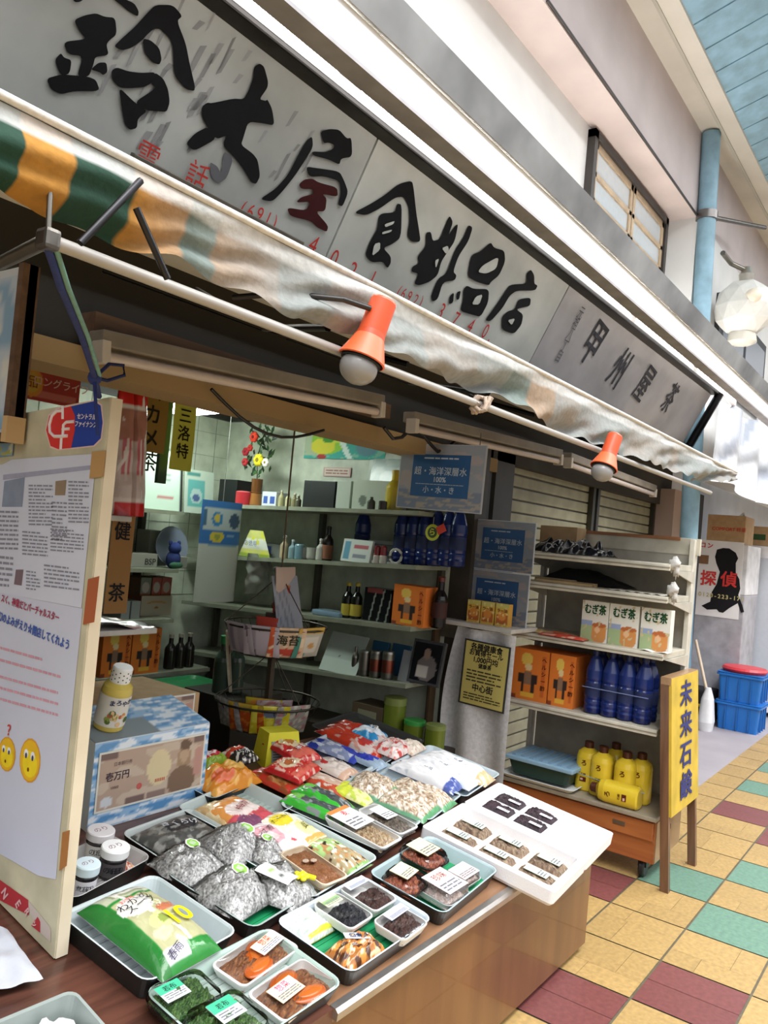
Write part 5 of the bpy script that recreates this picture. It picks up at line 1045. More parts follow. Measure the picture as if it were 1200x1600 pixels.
# yellow detergent jugs
YJ = H('#dcbf35')
def jug(M, label):
    t = thing('yellow_bottle', label, 'bottle', M, 'yellow bottles with brown caps')
    m = MB(); m.lathe([(.045, 0), (.052, .008), (.053, .03), (.053, .165), (.047, .19), (.026, .208), (.02, .212)], [YJ], 'gloss', 24, sq=2.8); m.build('body', t)
    m = MB(); m.lathe([(.021, .205), (.023, .21), (.023, .238), (.019, .242), (.01, .2425)], [H('#4a2415')], 'plastic', 18); m.build('cap', t)
    m = MB(); B = lambda a, z, x=0: T(0, 0, 0, a) @ fr((.0545, -x, z), (0, 1, 0), (0, 0, 1)) @ Matrix.Rotation(0, 4, 'Z')
    Gm = fr((-.0540, 0, 0), (0, -1, 0), (0, 0, 1)); BR = H('#5c2614')
    m.text('ろ', .032, BR, Gm @ T(0, .14, .001), .02); m.text('石鹸', .014, BR, Gm @ T(0, .085, .001), .01); m.bx((-.016, .05, 0), (.016, .072, .001), BR, 'ink', 0, Gm); m.bx((-.013, .056, .001), (.0, .066, .0014), H('#d8b09a'), 'ink', 0, Gm); m.build('printed_label', t)
    return t
jl = [(939, 1225, 0, 'yellow bottle in the front row, the one toward the blue tray'), (976, 1232, 0, 'yellow bottle in the front row, toward the yellow notice stand'), (917, 1212, .03, 'yellow bottle at the tray end, half behind the front row'), (1000, 1228, .05, 'yellow bottle at the shelf end, partly behind the front row'), (960, 1205, .13, 'yellow bottle in the back, only its cap and shoulder showing')]
j0 = None
for u, v, dx, lb in jl:
    p = onx(u, v, SX + .12 + dx); M = T(p.x, p.y, .305)
    if j0 is None: j0 = jug(M, lb)
    else: dup(j0, M, lb)
p = onx(965, 1250, SX + .045)
dup(j0, Matrix.Translation((SX + .045, p.y - .08, .305 + .05)) @ Matrix.Rotation(R_(-90), 4, 'X').inverted() @ Matrix.Rotation(R_(0), 4, 'Z') if 0 else fr((SX + .05, p.y - .105, .3565), (1, 0, 0), (0, 0, -1)), 'yellow bottle lying on its side in front of the others')
m = MB(); ys = [onx(u, 1180, SX + .06).y for u in (902, 1012)]
m.tube([(SX + .063, ys[0], .40), (SX + .06, (ys[0] + ys[1]) / 2, .385), (SX + .06, ys[1], .385)], .0022, H('#8aa0a0'), 'plastic', 5); solo(m, 'string', 'thin string stretched around the standing yellow bottles', 'string')
# stacked trays on the deck
p = onx(845, 1195, SX + .06)
t = thing('plastic_tray', 'light blue slatted tray lid lying on the dark green box', 'tray', T(SX + .14, p.y, .40), None)
m = MB(); m.bx((-.15, -.20, 0), (.14, .17, .022), H('#8fb3cc'), 'plastic', .006)
for k in range(7): m.bx((-.13, -.18 + k * .05, .022), (.12, -.16 + k * .05, .03), H('#7f9db5'), 'plastic')
m.build('lid', t)
m = MB(); m.loft([rr(.24, .30, .02, 0), rr(.27, .34, .02, .07), rr(.25, .32, .02, .07), rr(.22, .28, .02, .01)], [H('#1f3a30')], 'plastic'); solo(m, 'plastic_box', 'dark green plastic box under the light blue lid', 'box', T(SX + .14, p.y - .01, .328))
m = MB(); m.loft([rr(.24, .36, .02, 0), rr(.29, .41, .03, .02), rr(.27, .39, .03, .02), rr(.23, .35, .02, .006)], [H('#d9dcda')], 'foam'); solo(m, 'foam_tray', 'white foam tray at the bottom, under the dark green box', 'tray', T(SX + .12, p.y - .01, .3065))
# black plastic on the top shelf
a, b = onx(826, 857, SX + .05), onx(943, 857, SX + .05)
def crum(u, v, s=1): return (SX + .02 + .25 * v, lerp(a.y, b.y, u), SZ[3] + .004 + (.075 * math.sin(3.14 * u) ** .35 * math.sin(3.14 * v) ** .5) * (.75 + .9 * noise.noise(Vector((u * 9, v * 5, 3))) + .15 * noise.noise(Vector((u * 22, v * 12, 7)))))
m = MB(); m.sheet(crum, 44, 22, paint(H('#1a1b20'), ('n', 9, 3, .35, H('#5a5e66'))), 'bag'); solo(m, 'black_bag', 'crumpled glossy black plastic bag on the top shelf', 'bag')
m = MB(); y0, y1 = onx(850, 830, 4.1).y, onx(908, 825, 4.1).y; m.bx((4.05, y1, 1.50), (4.18, y0, 1.625), (1, 1, 1), 'cardboard', .004); solo(m, 'flat_carton', 'brown carton behind the black plastic bag', 'box')
# slats, black cloth and white sheets on the second shelf
for k, (u0, u1, x, c) in enumerate(((840, 925, SX + .04, H('#b39a72')), (846, 933, SX + .09, H('#a48a62')), (838, 900, SX + .14, H('#b8a684')))):
    y0, y1 = onx(u0, 900, x).y, onx(u1, 900, x).y; m = MB(); m.bx((x - .02, y1, SZ[2]), (x + .02, y0, SZ[2] + .014 + .004 * k), c, 'paint', .003)
    solo(m, 'wooden_lath', ('front pale wooden slat lying on the second shelf', 'middle pale wooden slat lying on the second shelf', 'rear pale wooden slat lying on the second shelf')[k], 'slat', None, 'wooden slats on the second shelf')
y0, y1 = onx(850, 900, SX + .25).y, onx(985, 900, SX + .25).y
m = MB(); m.sheet(lambda u, v: (SX + .2 + .18 * v, lerp(y0, y1, u), SZ[2] + .005 + .10 * (math.sin(3.14 * u) ** .6) * (1 - .6 * u) * math.sin(3.14 * v) ** .4 * (1 + .4 * noise.noise(Vector((u * 6, v * 4, 2))))), 30, 14, H('#141416'), 'cloth'); solo(m, 'black_cloth', 'black cloth heaped at the back of the second shelf', 'cloth')
y0, y1 = onx(952, 905, SX + .05).y, onx(1050, 915, SX + .05).y
m = MB(); m.sheet(lambda u, v: (SX + .01 + .2 * v, lerp(y0, y1, u), SZ[2] + .003 + .002 * math.sin(u * 40)), 40, 6, H('#c9c6bb'), 'paper'); solo(m, 'paper_sheet', 'ribbed off-white sheet lying on the second shelf', 'paper')
for k, (u, v, z, lb) in enumerate(((1053, 882, SZ[3], 'white rag tied at the end of the top shelf'), (1050, 922, SZ[2], 'white rag hanging at the end of the second shelf'))):
    p = onx(u, v, SX + .02); m = MB(); m.ball((0, 0, 0), (.022, .024, .03), H('#c6c4bf'), 'cloth', 14, 10, jit=.8); m.ball((0, -.012, -.025), (.013, .013, .035), H('#bfbcb6'), 'cloth', 10, 8, jit=.8)
    solo(m, 'white_rag', lb, 'rag', T(p.x + .005, p.y, p.z), 'white rags on the shelf ends')
# red packets and small things on the third shelf
for k, (u0, u1, v, c, lb) in enumerate(((845, 918, 990, H('#c44a3a'), 'flat red packet lying in front of the barley tea boxes'), (852, 900, 982, H('#d8673c'), 'flat orange-red packet under the clear cover on the third shelf'), (823, 860, 978, H('#c9a96a'), 'flat yellowish packet at the post end of the third shelf'))):
    x = SX + (.03, .09, .08)[k]; y0, y1 = onx(u0, v, x).y, onx(u1, v, x).y; w = abs(y0 - y1)
    m = MB(); m.sheet(lambda u, v_: (x + (v_ - .5) * .09, lerp(y0, y1, u), SZ[1] + .003 + .016 * math.sin(3.14 * u) ** .4 * math.sin(3.14 * v_) ** .5), 22, 12, paint(c, ('n', 6, 2 + k, .3, H('#e2b09a')), ('r', .1, .3, .3, .7, H('#e3d3b4'))), 'bag'); m.sheet(lambda u, v_: (x + (.5 - v_) * .09, lerp(y0, y1, u), SZ[1] + .001), 3, 3, c, 'bag')
    solo(m, 'flat_packet', lb, 'packet', None, 'flat packets on the third shelf')
y0, y1 = onx(1003, 1003, SX + .03).y, onx(1047, 1010, SX + .03).y
m = MB(); m.sheet(lambda u, v: (SX - .0 + .055 * v, lerp(y0, y1, u), SZ[1] + .003 + .004 * math.sin(u * 9)), 10, 4, H('#e3e2de'), 'paper'); solo(m, 'paper_slip', 'white paper slip in front of the end barley tea box', 'paper')

# ================================================================ YELLOW NOTICE STAND
t = thing('notice_stand', 'wooden A-frame stand with a yellow board lettered in blue, on the floor', 'sign', T(0, 0, 0))
def leg(x, dx, yb, yt, h, lean, wd=.045):
    m = MB(); v = [Vector((x, yb, 0)), Vector((x + dx, yb, 0)), Vector((x + dx, yb + wd, 0)), Vector((x, yb + wd, 0))]; u = [Vector((p.x, p.y + yt, h)) for p in v]
    m.add(v + u, [(0, 1, 5, 4), (1, 2, 6, 5), (2, 3, 7, 6), (3, 0, 4, 7), (4, 5, 6, 7), (3, 2, 1, 0)], (1, 1, 1), 'wood_dark'); m.build('leg', t)
HT = .955; LEAN = .072
leg(3.765, .03, .980, LEAN, HT, 0, .038); leg(4.20, .03, .975, LEAN + .005, HT, 0, .038)
st = lambda z: .972 + LEAN * z / HT
m = MB(); m.add([Vector((3.77, st(.335) - .004, .335)), Vector((4.225, st(.335) - .004, .335)), Vector((4.225, st(HT) - .004, HT)), Vector((3.77, st(HT) - .004, HT)), Vector((3.77, st(.335) + .012, .335)), Vector((4.225, st(.335) + .012, .335)), Vector((4.225, st(HT) + .012, HT)), Vector((3.77, st(HT) + .012, HT))], [(0, 1, 2, 3), (7, 6, 5, 4), (0, 4, 5, 1), (1, 5, 6, 2), (2, 6, 7, 3), (3, 7, 4, 0)], H('#c9ab3a'), 'paint'); m.build('yellow_board', t)
G = fr((3.9975, st(.645) - .006, .645), (1, 0, 0), (0, LEAN, HT))
m = MB()
for i, ch in enumerate('未来石鹸'): m.text(ch, .130, H('#3c3f72'), G @ T(0, .215 - i * .143, .002), .03, 1.6)
m.build('lettering', t)
m = MB(); m.bx((3.765, st(HT) - .002, HT - .03), (4.23, st(HT) + .042, HT + .004), (1, 1, 1), 'wood_side'); m.build('top_bar', t)
m = MB(); m.bx((3.79, st(.36) + .015, .36), (4.205, st(.36) + .035, .385), (1, 1, 1), 'wood_dark'); m.build('cross_bar', t)

# ================================================================ BLUE POSTERS, little shelf and drape by the post
def sea_poster(M, w, h, label, k=1.0):
    t = thing('sea_water_poster', label, 'poster', M, 'blue sea-water posters')
    m = MB(); m.bx((-w / 2, -h / 2, -.006), (w / 2, h / 2, 0), H('#b9bfc9'), 'paper', .002)
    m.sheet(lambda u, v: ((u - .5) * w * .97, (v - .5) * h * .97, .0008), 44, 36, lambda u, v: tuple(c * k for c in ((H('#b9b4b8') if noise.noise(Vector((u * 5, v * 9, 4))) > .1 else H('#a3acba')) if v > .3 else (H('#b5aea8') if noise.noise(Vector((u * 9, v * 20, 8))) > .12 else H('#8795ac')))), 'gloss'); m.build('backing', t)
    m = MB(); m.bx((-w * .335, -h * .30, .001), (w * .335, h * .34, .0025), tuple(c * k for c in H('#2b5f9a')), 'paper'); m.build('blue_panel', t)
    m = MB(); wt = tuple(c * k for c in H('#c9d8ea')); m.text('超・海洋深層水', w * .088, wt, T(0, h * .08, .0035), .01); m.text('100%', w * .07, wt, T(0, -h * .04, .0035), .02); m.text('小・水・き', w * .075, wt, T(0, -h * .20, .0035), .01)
    m.lines(-w * .2, h * .26, w * .2, h * .31, 1, wt, z=.0035); m.lines(-w * .28, -h * .12, w * .28, -h * .10, 1, wt, z=.0035); m.build('lettering', t)
    return t
c = onx(690, 746, 3.17); a, b = onx(622, 746, 3.17), onx(758, 746, 3.17)
t = sea_poster(fr((3.17, (a.y + b.y) / 2, c.z), (-.02, -1, -.015), (0, 0, 1)), abs(a.y - b.y), onx(690, 695, 3.17).z - onx(690, 799, 3.17).z, 'blue sea-water poster hanging from the lintel lamp, the brightest of three')
m = MB(); hh = (onx(690, 695, 3.17).z - onx(690, 799, 3.17).z) / 2
for s in (-.2, .2): m.tube([(s, hh, 0), (s, 2.0 - c.z, 0)], .002, H('#8a8a88'), 'metal', 5)
m.build('hanging_string', t)
PX_ = 3.70
a, b = onx(690, 972, PX_), onx(816, 985, PX_ - .0)
zS = 1.085
m = MB(); m.bx((3.56, b.y - .01, zS - .022), (3.86, 2.34, zS), H('#cfccc6'), 'paint', .004)
tb_ = thing('wall_shelf', 'small white shelf board under the two stacked blue posters', 'shelf', T(0, 0, 0)); m.build('board', tb_)
m = MB(); m.bx((3.64, 2.04, zS - .10), (3.66, 2.22, zS - .022), H('#8f8a80'), 'metal'); m.bx((3.66, 2.05, zS - .06), (3.70, 2.1, zS - .022), H('#8f8a80'), 'metal'); m.build('bracket', tb_)
for k, (u0, u1, v0, v1, lb) in enumerate(((727, 826, 893, 972, 'blue sea-water poster behind the little yellow boxes, the lowest of three'), (738, 836, 813, 886, 'shade-darkened blue sea-water poster standing above another one by the post'))):
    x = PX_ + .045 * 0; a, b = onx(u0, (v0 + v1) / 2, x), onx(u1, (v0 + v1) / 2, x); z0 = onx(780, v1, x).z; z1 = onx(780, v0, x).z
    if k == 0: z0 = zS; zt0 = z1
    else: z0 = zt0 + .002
    sea_poster(FX((x, (a.y + b.y) / 2, (z0 + z1) / 2)), abs(a.y - b.y), z1 - z0, lb, .55)  # print colours of both posters darkened to paint in the shade by the post
m = MB(); m.bx((3.712, 1.86, zS), (3.716, 2.2, 1.56), H('#7d8072'), 'paint'); solo(m, 'backing_board', 'olive backing board supporting the two stacked blue posters', 'board')
for k, u in enumerate((740, 762, 785)):
    x = 3.63; p = onx(u, 955, x); w = .076; h = .115
    t = thing('snack_box', ('little yellow snack box nearest the shop, on the small white shelf', 'little yellow snack box in the middle, on the small white shelf', 'little yellow snack box toward the shelving unit, on the small white shelf')[k], 'box', FX((x, p.y, zS)), 'little yellow boxes')
    m = MB(); m.bx((-w / 2, 0, -.04), (w / 2, h, 0), H('#c9953c'), 'paper', .002); m.sheet(lambda u_, v_: ((u_ - .5) * w, v_ * h, .0006), 20, 24, paint(H('#d8b04a'), ('r', 0, .82, 1, 1, H('#c9c06a')), ('r', .1, .1, .9, .5, H('#b8622c')), ('e', .5, .45, .3, .2, H('#d98a3a')), ('n', 6, k, .35, H('#e3d08a'))), 'paper'); m.build('body', t)
    m = MB(); m.text('ラー油', .02, H('#7a2c14'), T(0, h * .68, .002), .02); m.build('lettering', t)
# white drape and yellow price poster
y0, y1 = onx(706, 1090, 3.62).y, onx(803, 1090, 3.62).y
z0, z1 = .33, zS - .03
def drape(u, v): return (3.60 + .02 * math.sin(u * 11 + v) - .10 * (1 - v) * (1 - u) * .4, lerp(y0 + .04 * math.sin(v * 3.14) , y1, u), lerp(z0, z1, v))
m = MB(); m.sheet(drape, 24, 16, H('#d2d1d3'), 'cloth'); solo(m, 'white_drape', 'white sheet hanging below the little shelf, behind the yellow price poster', 'sheet')
a, b = onx(722, 1055, 3.575), onx(795, 1055, 3.575); c = onx(758, 1055, 3.575); hp = onx(758, 1003, 3.575).z - onx(758, 1107, 3.575).z; wpz = abs(a.y - b.y)
t = thing('price_poster', 'yellow poster with black writing and a black border on the white sheet', 'poster', fr((3.565, (a.y + b.y) / 2, c.z), (0, -1, -.03), (0, 0, 1)))
m = MB(); m.bx((-wpz / 2, -hp / 2, -.002), (wpz / 2, hp / 2, 0), (.03, .03, .03), 'paper'); m.bx((-wpz * .46, -hp * .475, 0), (wpz * .46, hp * .475, .001), H('#c9ba6a'), 'paper'); m.build('sheet', t)
m = MB(); K = INKB
for s, y, z_ in (('各種健康食', .40, .038), ('お買得セール', .31, .034), ('1,000円均', .21, .036), ('健康茶', .12, .026), ('中心街', -.22, .042)): m.text(s, z_, K, T(-.0, y * hp, .002), .02, .95)
m.lines(-wpz * .38, -hp * .14, wpz * .38, hp * .06, 4, H('#4a4530'), z=.002); m.lines(-wpz * .4, -hp * .42, wpz * .4, -hp * .30, 3, H('#4a4530'), z=.002); m.build('lettering', t)

# ================================================================ INSIDE: long shelves on the side wall
XF = 3.35
sh = {}
t = thing('wall_shelving', "long grey-green shelves along the shop's side wall", 'shelf', T(3.5, 3.0, 0))
PT = {'top': ((330, 787), (621, 797)), 'two': ((368, 869), (722, 887)), 'three': ((505, 964), (690, 986)), 'four': ((420, 1036), (702, 1080))}
off = Vector((3.5, 3.0, 0))
for k, (pa, pb) in PT.items():
    a, b = onx(*pa, XF), onx(*pb, XF); s_ = (b.z - a.z) / (b.y - a.y); z = lambda y, a=a, s_=s_: a.z + (y - a.y) * s_
    y0 = 3.96 if k != 'x' else a.y; y1 = max(b.y, 2.215) if k != 'top' else 2.23
    sh[k] = z
    m = MB(); vs = []
    for y in (y0, y1):
        for x, dz in ((XF, 0), (3.655, 0), (3.655, -.022), (XF, -.022)): vs.append(Vector((x, y, z(y) + dz)) - off)
    m.add(vs, [(0, 1, 5, 4), (1, 2, 6, 5), (2, 3, 7, 6), (3, 0, 4, 7), (0, 3, 2, 1), (4, 5, 6, 7)], H('#8d9280'), 'paint'); m.build('shelf', t)
for y in (2.24, 3.1, 3.94):
    m = MB(); m.bx((3.62 - 3.5, y - 3 - .015, 0), (3.655 - 3.5, y - 3 + .015, 1.6), H('#4a463c'), 'paint'); m.build('upright', t)
m = MB(); m.bx((3.36 - 3.5, 2.03 - 3, .0), (3.655 - 3.5, 3.96 - 3, .44), H('#3a3128'), 'paint'); m.build('base_cabinet', t)
m = MB(); m.bx((3.60 - 3.5, 2.222 - 3, .0), (3.655 - 3.5, 2.236 - 3, 1.3), H('#57432f'), 'paint'); m.build('end_panel', t)
def put(u, v, k, dx=.1):
    """a spot on shelf k of the side wall under pixel (u, v)"""
    p = onx(u, v, XF + dx); y = min(3.9, p.y); return Vector((XF + dx, y, sh[k](y)))
def width(u0, u1, v, x): return abs(onx(u0, v, x).y - onx(u1, v, x).y)
def hgt(u, v0, v1, x): return abs(onx(u, v0, x).z - onx(u, v1, x).z)
def cbox(u0, u1, vt, vb, k, label, col, cat='box', name='box', dx=.08, dep=.1, pnt=None, txt=None, group=None, mat='paper', tilt=0):
    p = put((u0 + u1) / 2, vb, k, dx); w = width(u0, u1, vb, XF + dx); h = hgt((u0 + u1) / 2, vt, vb, XF + dx)
    t = thing(name, label, cat, FX(p) @ T(0, .0005, 0, 0, R_(tilt)), group)
    m = MB(); m.bx((-w / 2, 0, -dep), (w / 2, h, 0), col, mat, .003)
    if pnt: m.sheet(lambda u, v: ((u - .5) * w, v * h, .0006), 24, 24, pnt, mat)
    m.build('body', t)
    if txt:
        m = MB()
        for s, x, y, z_, c in txt: m.text(s, z_, c, T(x * w, y * h, .0025), .01)
        m.build('lettering', t)
    return t
def cyl(u, vt, vb, k, r, label, cols, prof, cat, name, dx=.1, group=None, mat='gloss', cap=None, capc=None, band=None, bandc=None):
    p = put(u, vb, k, dx); h = hgt(u, vt, vb, XF + dx); t = thing(name, label, cat, T(p.x, p.y, p.z + .0005), group)
    m = MB(); m.lathe([(a * r, b * h) for a, b in prof], cols, mat, 18); m.build('body', t)
    if band: m = MB(); m.lathe([(r * band[2], h * band[0]), (r * band[2], h * band[1])], [bandc], 'paper', 18, caps=False); m.build('label_band', t)
    if cap: m = MB(); m.lathe([(a * r, b * h) for a, b in cap], [capc], 'plastic', 14); m.build('cap', t)
    return t
BOT = [(.9, 0), (1, .03), (1, .55), (.9, .62), (.42, .74), (.38, .92)]; CAP = [(.45, .9), (.45, .98), (.3, 1)]
JAR = [(.95, 0), (1, .04), (1, .9), (.9, .96), (.5, 1)]
# --- top shelf
cyl(380, 762, 785, 'top', .05, 'red and white tin next to the flower vase', [H('#b9323a'), H('#b9323a'), H('#c9666a')], JAR, 'tin', 'tin')
v = put(399, 783, 'top', .14); t = thing('flower_vase', 'bamboo vase with red, yellow and white artificial flowers on the top shelf', 'vase', T(*v))
m = MB(); m.lathe([(.035, 0), (.038, .01), (.033, .08), (.037, .085), (.033, .09), (.035, .17)], [H('#8a5a30'), H('#a06c3a'), H('#6c4422')], 'gloss', 16); m.build('vase', t)
m = MB()
for k in range(60):
    a = random.uniform(0, 6.28); r = random.uniform(.02, .10); z = random.uniform(.17, .48); q = Vector((math.cos(a) * r * .7, math.sin(a) * r, z)); d = Vector((random.uniform(-.03, .03), random.uniform(-.05, .05), random.uniform(.02, .06)))
    s_ = d.cross(Vector((1, 0, .3))).normalized() * .012; m.add([q, q + d * .5 + s_, q + d, q + d * .5 - s_], [(0, 1, 2, 3)], random.choice([H('#1f3a22'), H('#2c4f2a'), H('#16281a'), H('#3d5f30')]), 'plastic')
m.tube([(0, 0, .15), (0, .02, .3), (0, -.02, .45)], .004, H('#24401f'), 'plastic', 5); m.build('foliage', t)
for (u, vv, r, c, nm) in ((398, 683, .034, '#c8381f', 0), (385, 706, .028, '#9a1f2a', 0), (384, 722, .026, '#a8262c', 0), (405, 719, .040, '#e2d32a', 1), (416, 723, .028, '#e6e6e0', 2), (392, 700, .022, '#b22a22', 0)):
    q = onx(u, vv, v.x - .05) - v; m = MB()
    for j in range(6): a = j * 1.047; m.ball((q.x - .006, q.y + math.cos(a) * r * .5, q.z + math.sin(a) * r * .5), (r * .4, r * .52, r * .52), H(c), 'cloth', 8, 6)
    m.ball((q.x - r * .3, q.y, q.z), (r * .4, r * .4, r * .4), H('#8a7a20') if nm else H('#6a1418'), 'cloth', 8, 6); m.build('flower', t)
cbox(340, 368, 745, 785, 'top', 'black magazine holder at the far end of the top shelf', H('#141416'), 'holder', 'magazine_holder', dep=.2, mat='plastic')
cbox(409, 431, 762, 785, 'top', 'blue and white pack beside the flower vase', H('#cfd4dc'), 'pack', 'pack', pnt=paint(H('#d3d8df'), ('r', .1, .2, .4, .7, H('#3a5aa8')), ('r', .55, .2, .9, .7, H('#3a5aa8'))))
for k, (u, c) in enumerate(((439, '#b9b48a'), (450, '#c9c39a'), (460, '#8a8460'), (466, '#5c5a4a'))):
    cyl(u, 760 + k * 2, 786, 'top', .018, ('first small bottle', 'second small bottle', 'third small bottle', 'fourth small bottle')[k] + ' from the vase toward the black box', [H(c)], BOT, 'bottle', 'small_bottle', group='small bottles on the top shelf', cap=CAP, capc=H('#d8d4c4'))
cbox(472, 521, 744, 787, 'top', 'square black box on the top shelf', H('#101214'), 'box', 'black_box', dep=.18, mat='plastic')
cbox(524, 546, 743, 787, 'top', 'narrow pale box touching the black box', H('#b9c4b6'), 'box', 'pale_box', dep=.15)
cbox(549, 606, 742, 788, 'top', 'wide pale green-white box under the framed picture', H('#bcc8b9'), 'box', 'pale_box', dep=.16, pnt=paint(H('#bfcaba'), ('e', .3, .3, .1, .2, H('#6c766c'))))
p = put(585, 742, 'top', .16); t = thing('framed_picture', 'white framed grey picture behind the wide pale box', 'picture', FX((XF + .26, p.y, sh['top'](p.y))) @ T(0, .001, 0, 0, R_(-8)))
w = width(550, 616, 725, XF + .26); h = hgt(585, 700, 792, XF + .26)
m = MB(); m.bx((-w / 2, 0, -.015), (w / 2, h, 0), H('#c6cfc4'), 'paint', .004); m.build('frame', t)
m = MB(); m.sheet(lambda u, v: ((u - .5) * w * .82, h * (.4 + .52 * v), .001), 20, 16, paint(H('#7d9188'), ('n', 4, 2, .05, H('#96a89e')), ('e', .5, .3, .25, .3, H('#a3b2ab'))), 'gloss'); m.build('print', t)
cyl(580, 768, 789, 'top', .022, 'dark little figure-shaped bottle in front of the wide pale box', [H('#4a5048')], BOT, 'bottle', 'small_bottle', dx=.02); cyl(598, 776, 790, 'top', .022, 'low dark pot in front of the wide pale box', [H('#3a3430')], JAR, 'pot', 'small_pot', dx=.02)
cyl(614, 726, 790, 'top', .045, 'tall yellow bottle at the open end of the top shelf', [H('#cdb63a')], BOT, 'bottle', 'yellow_tall_bottle', cap=CAP, capc=H('#c9b040'))
# things on the side wall above the shelf
a, b = onx(475, 716, 3.655), onx(606, 668, 3.655)
t = thing('teal_poster', 'teal poster with a yellow-green parrot-like shape on the tiled side wall', 'poster', FX((3.655, (a.y + b.y) / 2, (a.z + b.z) / 2)))
w, h = abs(a.y - b.y), abs(b.z - a.z)
m = MB(); m.sheet(lambda u, v: ((u - .5) * w, (v - .5) * h, .003), 50, 24, paint(H('#3fa79b'), ('r', 0, .1, .25, 1, H('#a9b89a')), ('n', 7, 2, .35, H('#7fb8a4')), ('e', .30, .55, .22, .4, H('#8cc43a')), ('e', .24, .4, .16, .26, H('#d8d23a')), ('e', .42, .66, .14, .16, H('#c9d840')), ('e', .30, .66, .08, .16, H('#3f9a30')), ('e', .78, .4, .13, .3, H('#5c8a96')), ('d', .55, .62, .2, H('#d6e6e0')), ('e', .84, .6, .08, .1, H('#d8e4e2')), ('e', .23, .06, .06, .1, H('#a82a2a'))), 'paper'); m.bx((-w / 2, -h / 2, 0), (w / 2, h / 2, .0025), H('#5fae9f'), 'paper'); m.build('sheet', t)
a, b = onx(505, 744, 3.655), onx(549, 731, 3.655)
m = MB(); w, h = abs(a.y - b.y), abs(b.z - a.z); m.bx((-w / 2, -h / 2, 0), (w / 2, h / 2, .003), H('#c9a3a0'), 'paper'); m.bx((-w * .45, -h * .4, .003), (w * .45, h * .4, .004), H('#d4c9bd'), 'paper'); m.lines(-w * .4, -h * .3, w * .4, h * .3, 2, H('#b07a78'), z=.0045)
solo(m, 'pink_notice', 'small pink-bordered notice on the side wall over the black box', 'notice', FX((3.655, (a.y + b.y) / 2, (a.z + b.z) / 2)))
# --- second shelf
p = put(392, 866, 'two', .06); t = thing('snack_bag', 'yellow and pale green bag standing at the far end of the second shelf', 'bag', FX(p))
w = width(371, 415, 850, p.x) * 1.05; h = hgt(392, 824, 866, p.x)
m = MB(); bagp = paint(H('#cfd17a'), ('r', 0, .3, 1, .68, H('#dfe3d6')), ('n', 5, 2, .3, H('#d8d84a')), ('r', 0, .0, 1, .12, H('#9ab04a')))
for sgn in (1, -1): m.sheet(lambda u, v, sgn=sgn: ((u - .5) * w * sgn * (1.1 - .65 * v), v * h, sgn * .035 * (1 - v) ** .7 * math.sin(3.14 * u) ** .5 - .03), 18, 18, bagp, 'bag')
m.text('お徳用', .035, H('#3a5a9a'), T(0, h * .5, .012)); m.build('bag', t)
cbox(399, 452, 810, 832, 'two', 'low grey radio-like device with a blue panel, behind the yellow bag', H('#8f958f'), 'device', 'radio', dx=.2, dep=.08, pnt=paint(H('#949a94'), ('r', .12, .2, .5, .8, H('#2a3f7a'))))
for k, (u, vt, r, c, cc, lb) in enumerate(((443, 836, .026, '#b9a98a', '#d8d6d0', 'cream bottle with a pale cap next to the yellow bag'), (456, 842, .024, '#7f9aa0', '#c9d0d0', 'pale blue tube standing beside the cream bottle'), (467, 848, .028, '#6f93a0', '#8fb0b8', 'short blue pot beside the pale blue tube'), (500, 838, .026, '#b9bab2', '#cfcfc9', 'pale bottle at the foot of the dark wine bottle'))):
    cyl(u, vt, 872, 'two', r, lb, [H(c)], BOT if k != 2 else JAR, 'bottle', 'toiletry_bottle', group='small bottles on the second shelf', cap=CAP if k != 2 else None, capc=H(cc))
cyl(510, 820, 874, 'two', .032, 'dark wine bottle with a brown label on the second shelf', [H('#1c1512')], BOT, 'bottle', 'wine_bottle', cap=CAP, capc=H('#1a1210'), band=(.05, .45, 1.02), bandc=H('#8a5a40'), dx=.12)
for k, (u, lb) in enumerate(((488, 'white ring-handled cup on the second shelf, before the wine bottle'), (476, 'grey cup beside the white ring-handled cup'))):
    p = put(u, 872, 'two', .13); t = thing('cup', lb, 'cup', T(p.x, p.y, p.z + .0005), 'cups on the second shelf')
    m = MB(); m.lathe([(.03, 0), (.036, .01), (.038, .07), (.034, .07), (.03, .012)], [H('#a8a8a0') if k == 0 else H('#6f706c')], 'gloss', 18); m.build('body', t)
    m = MB(); m.tube([(-.01, -.036, .055), (-.015, -.058, .05), (-.015, -.06, .025), (-.01, -.036, .015)], .005, H('#9a9a94'), 'gloss', 6); m.build('handle', t)
cbox(531, 576, 842, 878, 'two', 'white card with red writing and a blue bar on the second shelf', H('#cfd6ce'), 'card', 'info_card', dx=.02, dep=.02, pnt=paint(H('#cfd8d2'), ('r', .08, .1, .25, .9, H('#5c9ab4')), ('r', .4, .6, .9, .75, H('#b9606a')), ('r', .4, .2, .85, .35, H('#8a90a0'))), tilt=-10)
cbox(556, 624, 826, 862, 'two', 'silver-rimmed grey framed picture leaning behind the white card', H('#a4a9ae'), 'picture', 'framed_picture', dx=.2, dep=.02, pnt=paint(H('#b4b8bc'), ('r', .08, .1, .92, .85, H('#5f6468')), ('r', .15, .55, .85, .8, H('#8f9498'))), tilt=-12)
for k, (u, lb) in enumerate(((588, 'tiny white-footed red figure beside the white card'), (598, 'tiny white-footed red figure toward the ring stand'))):
    cyl(u, 852, 880, 'two', .02, lb, [H('#c9c4bd'), H('#c9c4bd'), H('#7a2a2c')], [(1, 0), (1, .4), (.9, .45), (.8, .9), (.4, 1)], 'figure', 'small_figure', dx=.04, group='tiny red figures')
p = put(617, 884, 'two', .04); t = thing('ring_stand', 'small white ring-shaped stand on the second shelf', 'stand', T(*p))
